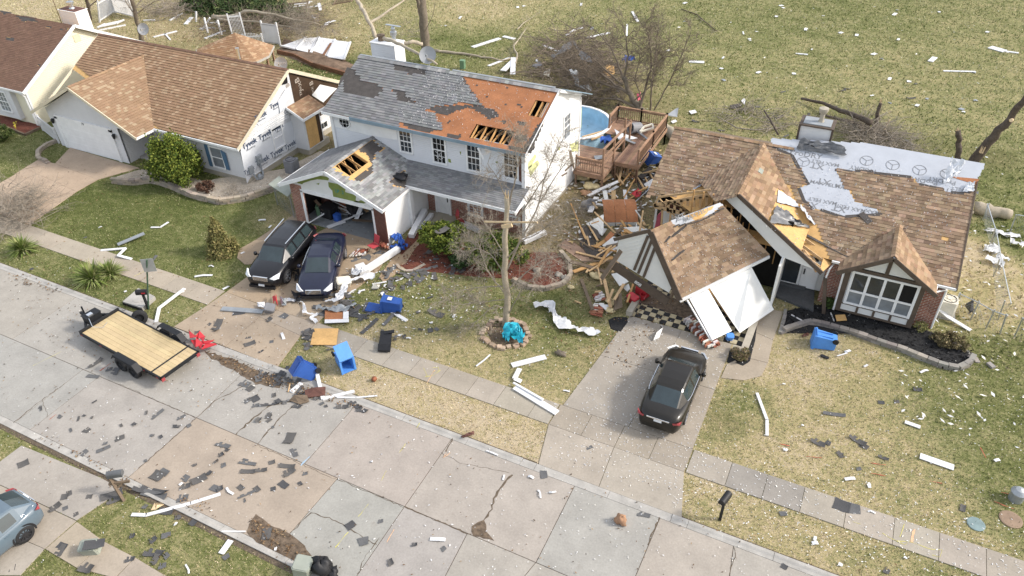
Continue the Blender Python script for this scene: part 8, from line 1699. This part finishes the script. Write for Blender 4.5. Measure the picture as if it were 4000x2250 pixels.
# air conditioners
def acu(label,p,w_,h,m,rz=0):
    t = thing('air_conditioner',label, 'air conditioner',(0,0,0)); b = MB(); k = .09; pts = [(-w_+k,-w_),(w_-k,-w_),(w_,-w_+k),(w_,w_-k),(w_-k,w_),(-w_+k,w_),(-w_,w_-k),(-w_,-w_+k)]
    b.slab([(x,y,.06) for x,y in pts],(0,0,h)); b.build('casing',MT[m],t); b = MB()
    for z in np.arange(.14,h,.05): b.slab([(x*1.012,y*1.012,z) for x,y in pts],(0,0,.018))
    b.build('louvres',MT[m],t); b = MB(); b.lathe((0,0,h+.06),[(w_*.85,0),(w_*.85,.03),(w_*.8,.03),(w_*.78,-.01),(0,-.01)],20); b.build('fan_guard',MT['black'],t); b = MB()
    for a in range(6): b.bar((0,0,h+.085),(w_*.84*math.cos(a*1.047),w_*.84*math.sin(a*1.047),h+.085),.02,.015)
    b.lathe((0,0,h+.07),[(.1,0),(.1,.03),(0,.035)],12); b.build('guard_bars',MT[m],t); b = MB(); b.bx(-w_-.1,w_+.1,-w_-.1,w_+.1,0,.06); b.build('pad',MT['kerb'],t); t.location = p; t.rotation_euler = (0,0,rz)
acu('dark grey air conditioner beside the wrapped wall of the tan house',G(1145,672),.38,.85, 'grayp',.1); acu('cream air conditioner at the right corner of the brick house',G(3685,1225),.38,.85, 'beige',.05)
# chairs,boxes and other household things
def chair_(label,p,rz,m,tilt=0.):
    t = thing('chair',label, 'chair',(0,0,0)); b = MB(); b.bx(-.25,.25,-.22,.22,.42,.45); b.build('seat',MT[m],t); b = MB(); b.slab([(-.25,.22,.48),(.25,.22,.48),(.25,.34,.95),(-.25,.34,.95)],(0,.02,0)); b.build('backrest',MT[m],t)
    for x in (-.24,.24):
        b = MB(); b.tube([(x,.36,.98),(x,.2,.43),(x,-.22,0)],.014,6); b.build('leg',MT['black'],t); b = MB(); b.tube([(x,-.2,.43),(x,.26,0)],.014,6); b.build('leg',MT['black'],t)
    t.location = p; t.rotation_euler = (tilt,0,rz)
chair_('faded red folding chair standing on the driveway by the garage pier',G(1462,985),-.3, 'pinkred'); chair_('faded red chair fallen behind the round bush at the brick front',G(1785,882,.1),2.4, 'pinkred',.5)
t = thing('folded_seat', 'black folded seat lying over the pavement edge', 'seat',G(1500,1345)); b = MB(); P = [G(1476,1372,.12),G(1525,1372,.12),G(1532,1300,.25),G(1488,1296,.25)]; b.slab(P,(0,0,.07)); b.build('back_cushion',MT['black'],t); b = MB(); P = [G(1476,1374,.1),G(1524,1376,.1),G(1526,1352,.3),G(1478,1350,.3)]; b.slab(P,(0,0,.1)); b.build('seat_cushion',MT['black'],t); b = MB(); b.bar(G(1500,1300,.3),G(1540,1294,.35),.2,.04); b.build('headrest',MT['black'],t)
def boxy(name,label,cat,px,py,size,rz,m,tilt=(0,0),lidm=None):
    p = G(px,py); t = MB(); x,y,z = size; k = .06
    pts = [(-x/2+k,-y/2),(x/2-k,-y/2),(x/2,-y/2+k),(x/2,y/2-k),(x/2-k,y/2),(-x/2+k,y/2),(-x/2,y/2-k),(-x/2,-y/2+k)]
    t.slab([(a*.94,c*.94,0) for a,c in pts],(0,0,z*.8)); t.slab([(a,c,z*.8) for a,c in pts],(0,0,z*.15)); t.slab([(a*.9,c*.9,z*.95) for a,c in pts],(0,0,z*.05))
    o = t.build(name,MT[m]); o.location = (p.x,p.y,.03); o.rotation_euler = (tilt[0],tilt[1],rz); return tag(o,label,cat)
o = boxy('cool_box', 'beige cool box tipped over beside the navy car', 'cool box',1338,1118,(.75,.5,.5),.9, 'beige',(.35,.2)); boxy('plastic_box', 'grey plastic box on its side on the driveway', 'box',1055,1215,(.5,.42,.5),.5, 'grayp',(.5,.3)); boxy('planter', 'olive-grey tapered planter with a shingle on top on the near pavement', 'planter',365,2150,(.66,.46,.4),.5, 'olive',(.15,-.1)); scrap(G(372,2130,.4),.7,.4,.7,2, 'the olive planter on the near pavement',.46,.1); boxy('storage_box', 'olive-grey square box at the bottom edge by the bags', 'box',1188,2235,(.62,.6,.55),.3, 'olive',(0,.1)); boxy('small_box', 'small white box between the olive box and the black bag', 'box',1228,2218,(.18,.18,.25),.6, 'vinyl'); boxy('basket', 'pale green laundry basket standing on the grass behind the grey ridge', 'basket',1808,268,(.45,.4,.7),.2, 'green'); boxy('tool_chest', 'dark red tool chest standing at the garage floor edge', 'tool chest',2508,1152,(.75,.4,.6),-.4, 'red',(0,0)); boxy('tool_box', 'bright red tool box on the checkered floor in front of the chest', 'tool box',2475,1180,(.6,.4,.4),-.45, 'red',(.25,0)); boxy('phone', 'small black device lying on the right lawn', 'device',3220,1397,(.4,.16,.05),-.2, 'black'); boxy('grey_bin', 'blue plastic crate under the wall panel at the driveway corner', 'crate',2848,1325,(.35,.3,.3),.4, 'lblue',(.3,0)); boxy('stereo', 'black box lying in the brush by the white wall', 'box',2280,650,(.6,.5,.4),.3, 'grayp')
b = MB(); c = G(2510,1172); b.lathe(c,[(.12,0),(.15,.34),(.16,.34),(.16,.37),(.14,.37),(.12,.1),(0,.1)],16); t = tag(b.build('bucket',MT['red'],loc=c), 'orange-red bucket on the checkered garage floor', 'bucket'); b = MB(); b.tube([c+V((.16,0,.36)),c+V((.1,-.1,.2)),c+V((-.1,-.1,.2)),c+V((-.16,0,.36))],.008,5); b.build('handle',MT['metal'],t)
b = MB(); c = G(1463,1488); b.lathe(c+V((0,0,.12)),[(.12*math.sin(PI*k/8),-.12*math.cos(PI*k/8)) for k in range(9)],16); t = tag(b.build('basketball',MT['orange'],None,True,loc=c), 'orange basketball lying on the dry verge', 'ball'); b = MB()
for ax in range(3): b.tube([c+V((0,0,.12))+(V((math.cos(a),math.sin(a),0)),V((math.cos(a),0,math.sin(a))),V((0,math.cos(a),math.sin(a))))[ax]*.122 for a in [k*PI/10 for k in range(21)]],.004,4,caps=False)
b.build('seams',MT['black'],t)
def shards(name,label,cat,l,m,seed,z=.15,amp=.2):
    rr = random.Random(seed); P = [G(q[0],q[1],z) for q in l]; b = MB(); c = sum(P,V((0,0,0)))/len(P)
    for a,d in zip(P,P[1:]+P[:1]): b.slab([a+V((0,0,rr.uniform(0,amp))),d+V((0,0,rr.uniform(0,amp))),c+V((rr.uniform(-.1,.1),rr.uniform(-.1,.1),rr.uniform(.1,.1+amp)))],(.01,.01,.025))
    tag(b.build(name,MT[m],loc=(c.x,c.y,0)),label,cat)
shards('plastic_wreck', 'crumpled bright red plastic shell at the kerb behind the trailer, left piece', 'plastic piece',[(738,1295),(748,1340),(770,1375),(800,1355),(802,1318),(782,1305),(775,1330)], 'red',1,.2,.35); shards('plastic_wreck', 'torn bright red plastic panel at the kerb, right piece', 'plastic piece',[(775,1365),(790,1378),(850,1358),(842,1345),(790,1350)], 'red',2,.15,.25); shards('plastic_wreck', 'red plastic shard by the grey box on the driveway', 'plastic piece',[(1068,1175),(1078,1150),(1085,1195),(1070,1195)], 'red',3,.2,.4); shards('plastic_wreck', 'dark plastic car part in front of the navy car', 'car part',[(1140,1150),(1180,1145),(1185,1180),(1155,1185)], 'black',4,.1,.3); shards('plastic_wreck', 'black cloth-like scrap between the two parked cars', 'scrap',[(1145,1065),(1170,1060),(1172,1095),(1150,1100)], 'black',5,.05,.2); shards('plastic_wreck', 'small white plastic tub left of the grey box', 'plastic piece',[(1005,1190),(1035,1188),(1035,1205),(1010,1205)], 'liner',6,.1,.15); shards('plastic_wreck', 'grey plastic shell right of the red shard on the driveway', 'plastic piece',[(1095,1170),(1120,1170),(1118,1195),(1100,1195)], 'steel',7,.1,.3); shards('paper_scrap', 'crumpled white paper on the lawn left of the blue bin', 'paper',[(1450,1128),(1465,1112),(1485,1118),(1480,1130)], 'beige',8,.05,.15); shards('wood_chip', 'orange wood chip on the near verge', 'wood chip',[(590,1995),(620,1970),(640,1972),(610,1992)], 'splinter',9,.05,.1); shards('red_cloth', 'dark red cloth in the wreckage by the galvanised rail', 'cloth',[(2465,765),(2490,748),(2505,760),(2500,775),(2480,778)], 'red',10,.2,.25); shards('pink_scrap', 'pink scrap at the base of the fallen tree', 'scrap',[(2485,385),(2500,370),(2505,390),(2490,400)], 'pink',11,.2,.4); shards('dark_scrap', 'dark brown bumper strip on the kerb grass', 'scrap',[(1800,1708),(1850,1688),(1852,1700),(1808,1715)], 'copper',12,.05,.1); shards('dark_scrap', 'torn black netting on the side yard fence', 'scrap',[(3768,1195),(3800,1185),(3798,1225),(3780,1235)], 'black',13,.3,.4); shards('glass_bottles', 'two small brown bottles on the right lawn', 'bottles',[(3130,1312),(3158,1304),(3158,1312),(3134,1318)], 'copper',14,.05,.05)
b = MB(); c = G(2305,800,.35); Mx = V((.8,-.3,.45)).to_track_quat('Z', 'Y').to_matrix(); b.lathe(c,[(.0,-.5),(.3,-.5),(.34,0),(.38,.02),(.38,.1),(.25,.1),(.24,.05),(.1,.05),(0,.08)],20,M=Mx); tag(b.build('drum',MT['grayp'],loc=c), 'dark drum with grey round end lying by the white siding', 'drum')
b = MB(); c = G(2476,500,1.55); Mx = V((-.5,-.8,.2)).to_track_quat('Z', 'Y').to_matrix(); b.lathe(c,[(.0,-.5),(.36,-.5),(.36,.3),(.3,.3),(.3,-.3),(0,-.3)],20,M=Mx); tag(b.build('barrel',MT['grayp'],loc=c), 'grey barrel lying on the upper deck', 'barrel')
t = thing('window_frame', 'white window frame lying on the upper deck', 'window frame',G(2525,505,1.3)); P = [G(2500,515,1.5),G(2515,495,1.6),G(2548,485,1.6),G(2552,500,1.5)]; b = MB()
for a,c in zip(P,P[1:]+P[:1]): b.bar(a,c,.12,.1)
b.build('frame',MT['beige'],t)
board([(2475,500,1.5),(2530,545,1.3)],.14, 'grayp', 'dark board lying across the upper deck', 'board', 'board',.08); sheet([(2400,505,1.35),(2425,520,1.35),(2490,540,1.25),(2470,545,1.25),(2415,545,1.25)], 'vinyl', 'white broken panel lying on the upper deck', 'panel'); board([(2445,545,1.3),(2480,560,1.3)],.2, 'steel', 'grey strip on the upper deck edge', 'strip', 'strip'); sheet([(2320,610,1.05),(2355,607,1.05),(2358,620,1.0),(2325,625,1.0)], 'steel', 'grey sheet on the lower deck by the near railing', 'panel'); board([(2275,535,1.1),(2365,510,1.1)],.12, 'lumber', 'timber lying at the edge of the pool', 'timber', 'timber',.08); board([(2310,545,1.1),(2355,530,1.2)],.1, 'lumber', 'short timber on the lower deck near the pool', 'timber', 'timber',.08); board([(2270,690,.1),(2380,640,.4)],.09, 'lumber', 'timber lying below the near deck railing', 'timber', 'timber',.08)
for k in range(46):
    px,py = R_.choice(((2330,700),(2420,720),(2330,800),(2440,830),(2330,950),(2400,1000),(2350,1100),(2480,900))); px += R_.gauss(0,45); py += R_.gauss(0,32); a = R_.uniform(0,3.14); L = R_.uniform(.6,2.2); p = G(px,py,R_.uniform(.05,.5)); q = p+V((math.cos(a)*L,math.sin(a)*L,R_.uniform(-.1,.7))); q.z = max(.05,q.z); m = R_.choice(('lumber', 'lumber', 'rafter', 'vinyl', 'oldwood', 'stucco')); b = MB(); b.bar(p,q,R_.choice((.07,.09,.09,.14,.25)),.04); tag(b.build('lumber',MT[m],loc=(p.x,p.y,0)),{'lumber': 'pale', 'rafter': 'orange-brown', 'vinyl': 'white', 'oldwood': 'dark brown', 'stucco': 'off-white'}[m]+' board or timber in the wreckage between the two houses', 'timber', 'splintered timbers of the wrecked garage')
# inside the open garage
GI = 'junk piled inside the open garage of the white house'
for k in range(16):
    p = V((R_.uniform(-27.2,-23.0),R_.uniform(28.3,30.6),R_.uniform(.1,.7))); a = R_.uniform(0,3.1); L = R_.uniform(.8,2.2); q = p+V((math.cos(a)*L,math.sin(a)*L*.4,R_.uniform(-.2,.5))); q.z = max(.08,q.z); q.x = min(max(q.x,-27.9),-22.0); m = R_.choice(('vinyl', 'vinyl', 'lumber', 'oldwood', 'steel')); b = MB(); b.bar(p,q,R_.uniform(.06,.22),.03)
    tag(b.build('fallen_board',MT[m],loc=(p.x,p.y,0)),{'vinyl': 'white', 'lumber': 'tan', 'oldwood': 'brown', 'steel': 'grey'}[m]+' board among the junk inside the open garage', 'board',GI)
board([(1280,888),(1345,864)],.3, 'vinyl', 'white siding panel lying at the mouth of the open garage', 'siding', 'siding_length',.04,.1); board([(1205,872,.1),(1265,835,.6)],.12, 'vinyl', 'white board sticking out at the left of the garage mouth', 'board', 'board'); board([(1390,860,.2),(1410,812,.8)],.3, 'vinyl', 'white board standing in the middle of the garage', 'board', 'board',.04)
for k,(px,py,s,m,nm) in enumerate(((1290,845,(.9,.8,.7), 'black', 'black covered mower'),(1320,862,(.4,.4,.4), 'tarp', 'dark blue tub'),(1255,840,(.5,.4,.6), 'green', 'green box'),(1350,815,(.6,.5,.5), 'orange', 'orange-brown carton'),(1385,850,(.7,.6,.9), 'black', 'dark bin'),(1230,800,(.6,.5,1.2), 'copper', 'brown cabinet'),(1330,800,(.8,.6,.8), 'grayp', 'grey storage box'))):
    o = boxy('stored_box',nm+' among the junk inside the open garage', 'box',px,py,s,R_.uniform(-.5,.5),m,(0,0)); p = o.location; p.y = min(max(p.y,28.6),31.0); p.x = min(max(p.x,-27.4),-22.6); p.z = .05
# shingle on the rounded bush,tail lamp glass etc.
scrap(G(1722,912,1.5),.9,.4,1.2,3, 'the rounded bush by the path',1.62,.15)
# ------------------------------------------------------------------ what nobody could count: grass,flecks,leaf litter
rs = np.random.RandomState(5)
def in_polys(x,y,polys):
    m = np.zeros(len(x),bool)
    for P in polys:
        P = np.array(P); c = np.zeros(len(x),bool); j = len(P)-1
        bb = (x > P[:,0].min()) & (x < P[:,0].max()) & (y > P[:,1].min()) & (y < P[:,1].max())
        if not bb.any(): continue
        for i in range(len(P)):
            xi,yi = P[i]; xj,yj = P[j]
            if yi != yj: c ^= ((yi > y) != (yj > y)) & (x < (xj-xi)*(y-yi)/(yj-yi)+xi)
            j = i
        m |= c & bb
    return m
FOOT = [[(-28.2,27.7),(-21.7,27.7),(-21.7,31.7),(-15.3,31.7),(-15.3,39.5),(-28.2,39.5)],[(-50,28.7),(-43,28.7),(-43,29.9),(-33.7,29.9),(-33.7,41),(-50,41)],[(-76,30.2),(-54,30.2),(-54,41),(-76,41)],[(-9,32),(5.3,32),(5.3,43),(-9,43)]]
def project(x,y,z=0.):
    v = np.stack([x,y,np.full_like(x,z-CAM_H)],1); d = v@FW; return 2000+CAM_F*(v@RT)/d,1125-CAM_F*(v@UP)/d
def spots(n,x0,x1,y0,y1,polys=None,avoid=True,px=None):
    x = rs.uniform(x0,x1,n); y = rs.uniform(y0,y1,n); u,v = project(x,y); k = (u > -250) & (u < 4250) & (v > -100) & (v < 2400)
    if px is not None: k &= in_polys(u,v,[px])
    x,y = x[k],y[k]
    if avoid: m = ~in_polys(x,y,PAVED+FOOT); x,y = x[m],y[m]
    return x,y
RAMP = np.array([(.09,.115,.03),(.18,.195,.068),(.30,.28,.135),(.44,.37,.225),(.56,.46,.32)])
def grass(n,reg,h,wd,jit=.26):
    x,y = spots(n,*reg); D,S = zone(x,y); k = rs.uniform(0,1,len(x)) > S*1.1; x,y,D = x[k],y[k],D[k]
    low = .25*np.sin(x*.9+1.3*np.sin(y*.7))*np.sin(y*1.1+np.sin(x*.6))+.18*np.sin(x*2.7+2*np.sin(y*1.9))*np.sin(y*3.1+x)
    D = np.clip(D+low*.75+rs.normal(0,jit,len(x)),0,1)*3.999; i = D.astype(int); f = (D-i)[:,None]
    c = RAMP[i]*(1-f)+RAMP[i+1]*f; c *= rs.uniform(.65,1.3,(len(x),1))*np.where((y > 42)[:,None] | (x < -28)[:,None],np.array([.93,1.03,.95]),np.array([1.,1.,1.])); N = len(x)
    a = rs.uniform(0,6.28,N); L = h*rs.uniform(.5,1.4,N); lean = rs.uniform(.3,1.3,N); b_ = rs.uniform(0,6.28,N)
    P = np.stack([x,y,np.full(N,.002)],1); s = np.stack([np.cos(a),np.sin(a),np.zeros(N)],1)*(wd*rs.uniform(.6,1.3,N))[:,None]
    T = P+np.stack([np.cos(b_)*np.sin(lean)*L,np.sin(b_)*np.sin(lean)*L,np.cos(lean)*L],1)
    return np.stack([P-s,P+s,T],1).reshape(-1,3),np.repeat(c,3,0)
def stuff(name,v,c,m='leafy',k=3): return tag(npmesh(name,v,np.arange(len(v)).reshape(-1,k),c,MT[m],k),kind='stuff')
v,c = grass(380000,(-62,13,3,33),.075,.018,.3); stuff('lawn_grass',v,c)
v,c = grass(300000,(-95,45,31,95),.15,.04,.28); stuff('field_grass',v,c)
def flecks(n,reg,s,pal,px=None,avoid=False,z=.03,long=2.2,zj=.02):
    x,y = spots(n,*reg,avoid=avoid,px=px); N = len(x); a = rs.uniform(0,6.28,N); L = s*rs.uniform(.4,1.5,N)
    P = np.stack([x,y,z+rs.uniform(0,zj,N)],1); u = np.stack([np.cos(a),np.sin(a),rs.uniform(-.2,.4,N)],1)*(L*long)[:,None]; w_ = np.stack([-np.sin(a),np.cos(a),rs.uniform(-.2,.4,N)],1)*L[:,None]
    q = np.stack([P-u,P+w_*.8,P+u,P-w_],1); q[:,:,2] = np.maximum(q[:,:,2],z-.005)
    c = np.array(pal)[rs.randint(0,len(pal),N)]*rs.uniform(.85,1.1,(N,1)); return q.reshape(-1,3),np.repeat(c,4,0)
WH = [(.70,.70,.69),(.55,.55,.55),(.74,.72,.66)]
parts = [flecks(2600,(-9,14,12,33),.014,WH,None,False,.048),flecks(1900,(-3,14,16,24),.017,WH,[(2600,1700),(4100,2100),(4100,2300),(3400,2250),(2600,2000)],False,.045),flecks(1900,(-9,-2,17,28),.015,WH,[(2450,1240),(2850,1350),(2650,1950),(2150,1800)],False,.045),flecks(1000,(-28,-8,10,31),.018,WH,None,False,.05),flecks(900,(-28,-12,20,31),.028,WH,[(1350,1050),(1700,1000),(1900,1200),(1700,1350),(1400,1300)],False,.05),flecks(700,(-60,45,42,92),.028,WH,None,True,.12),flecks(90,(-60,45,42,92),.07,WH,None,True,.12),flecks(900,(-50,-20,4,20),.014,WH,None,False,.04),flecks(500,(-16,-8,32,45),.06,WH+[(.55,.42,.2)],None,False,.1),flecks(260,(4,12,26,44),.05,WH,None,True,.1)]
stuff('insulation_flecks',np.concatenate([p[0] for p in parts]),np.concatenate([p[1] for p in parts]), 'leafy',4)
def roof_flecks(s,n,u0,u1,v0,v1,size,h=.04,fn=None):
    out = []
    for _ in range(n):
        a,b_ = rs.uniform(u0,u1),rs.uniform(v0,v1)
        if fn and not fn(a,b_): continue
        p = s.at(a,b_,h+.01); t = rs.uniform(0,6.28); e1 = (s.at(a+math.cos(t)*size*2,b_+math.sin(t)*size*2,h+.02)-p)*rs.uniform(.4,1.3); e2 = (s.at(a-math.sin(t)*size,b_+math.cos(t)*size,h+.03)-p)*rs.uniform(.5,1.2); out += [p-e1,p+e2,p+e1,p-e2]
    return np.array([tuple(q) for q in out])
right2 = lambda a,b_: rs.uniform() < min(1,max(0,(a-4.2)/3.2)) and a < 10.2+rs.normal()*.5
A_ = [roof_flecks(s2,3600,3.5,11,.5,4.4,.013,.035,lambda a,b_: right2(a,b_) and not pip((a,b_),missP)),roof_flecks(s2,380,7,12.8,.3,4.4,.014,.012,lambda a,b_: not (rA[0] < a < rA[1] and rA[2] < b_ < rA[3]) and not (rB[0] < a < rB[1] and rB[2] < b_ < rB[3])),roof_flecks(s3,2000,.2,14.4,.2,6,.015,.04,lambda a,b_: not pip((a,b_),miss_c)),roof_flecks(sg3,520,.1,sg3.L-.1,.1,sg3.W*.85,.016,.045),roof_flecks(sx,160,.3,5,.2,4.4,.02,.04,lambda a,b_: not (hole[0] < a < hole[1] and b_ < hole[3]) and b_ < 4.9*(1-a/7))]
A_ = np.concatenate([a for a in A_ if len(a)]); stuff('roof_flecks',A_,np.tile(np.array([.58,.58,.58]),(len(A_),1)), 'leafy',4)
LT = [(.16,.095,.05),(.24,.15,.08),(.10,.065,.04),(.33,.23,.13),(.07,.05,.035)]
parts = [flecks(n,reg,s,LT,px,False,z,2.0,.05) for n,reg,s,px,z in ((2400,(-50,-30,14,19),.03,[(20,1070),(120,1070),(250,1130),(235,1150),(110,1120),(30,1090)],.04),(9000,(-34,-14,13,19),.028,[(790,1365),(900,1395),(1010,1445),(1100,1475),(1300,1545),(1420,1590),(1390,1600),(1180,1545),(1080,1520),(900,1440)],.045),(5000,(-26,-12,6,12),.026,[(970,2020),(1060,2050),(1120,2080),(1200,2140),(1225,2225),(1140,2200),(1000,2110)],.045),(4500,(-34,-20,7,13),.026,[(280,1760),(360,1790),(520,1880),(560,1900),(520,1925),(420,1860),(300,1790)],.045),(2500,(-34,-20,7,13),.024,[(140,1690),(200,1700),(260,1740),(240,1760),(150,1720)],.04),(2600,(-30,-14,8,13),.022,[(540,1900),(660,1920),(830,1970),(800,2030),(740,2000),(640,1945)],.045),(1600,(-60,14,8,19),.02,None,.04),(2600,(-62,-20,14,31),.022,None,.05),(1600,(-22,-6,24,34),.03,None,.05),(6000,(-62,-18,40,62),.05,[(800,60),(1300,60),(1420,300),(1100,280),(700,160)],.08),(3000,(-26,-8,31,46),.035,[(2250,700),(2600,640),(2560,900),(2450,1100),(2300,1150),(2230,900)],.05))]
stuff('leaf_litter',np.concatenate([p[0] for p in parts]),np.concatenate([p[1] for p in parts]), 'leafy',4)
# gravel and mulch chips on the beds
ch = [flecks(9000,(-45,-28,26,36),.03,[(.62,.56,.47),(.48,.41,.33),(.70,.66,.58),(.36,.29,.22)],[(440,700),(545,664),(700,690),(965,740),(1150,660),(1250,595),(1290,600),(1170,690),(1060,745),(960,778),(860,795),(770,772),(660,732),(560,715)],False,.07,1.3,.1),flecks(9000,(-3,10,25,34),.028,[(.012,.012,.013),(.03,.03,.032),(.006,.006,.006),(.05,.05,.05)],black_bed,False,.07,2.2,.05),flecks(6000,(-24,-8,24,34),.03,[(.16,.055,.035),(.11,.04,.03),(.21,.09,.055),(.07,.035,.025)],[(1600,960),(1660,930),(1760,945),(2050,1000),(2170,985),(2215,1040),(2190,1115),(2110,1120),(2000,1090),(1850,1080),(1560,1040)],False,.06,2.2,.05)]
stuff('bed_chips',np.concatenate([p[0] for p in ch]),np.concatenate([p[1] for p in ch]), 'leafy',4)
bedp = gl([(1900,1290),(1930,1265),(1990,1255),(2035,1268),(2052,1300),(2040,1340),(1990,1355),(1925,1345)],.012); b = MB(); b.poly(bedp); struct('tree_ring_soil',b,MT['soil'])
# ------------------------------------------------------------------ lettering becomes real mesh
bpy.context.view_layer.update(); dg = bpy.context.evaluated_depsgraph_get()
for o in [o for o in sc.objects if o.type == 'FONT']:
    me = bpy.data.meshes.new_from_object(o.evaluated_get(dg)); n = bpy.data.objects.new(o.name.split('.')[0],me); COL.objects.link(n)
    n.parent = o.parent; n.matrix_local = o.matrix_local.copy(); bpy.data.objects.remove(o)
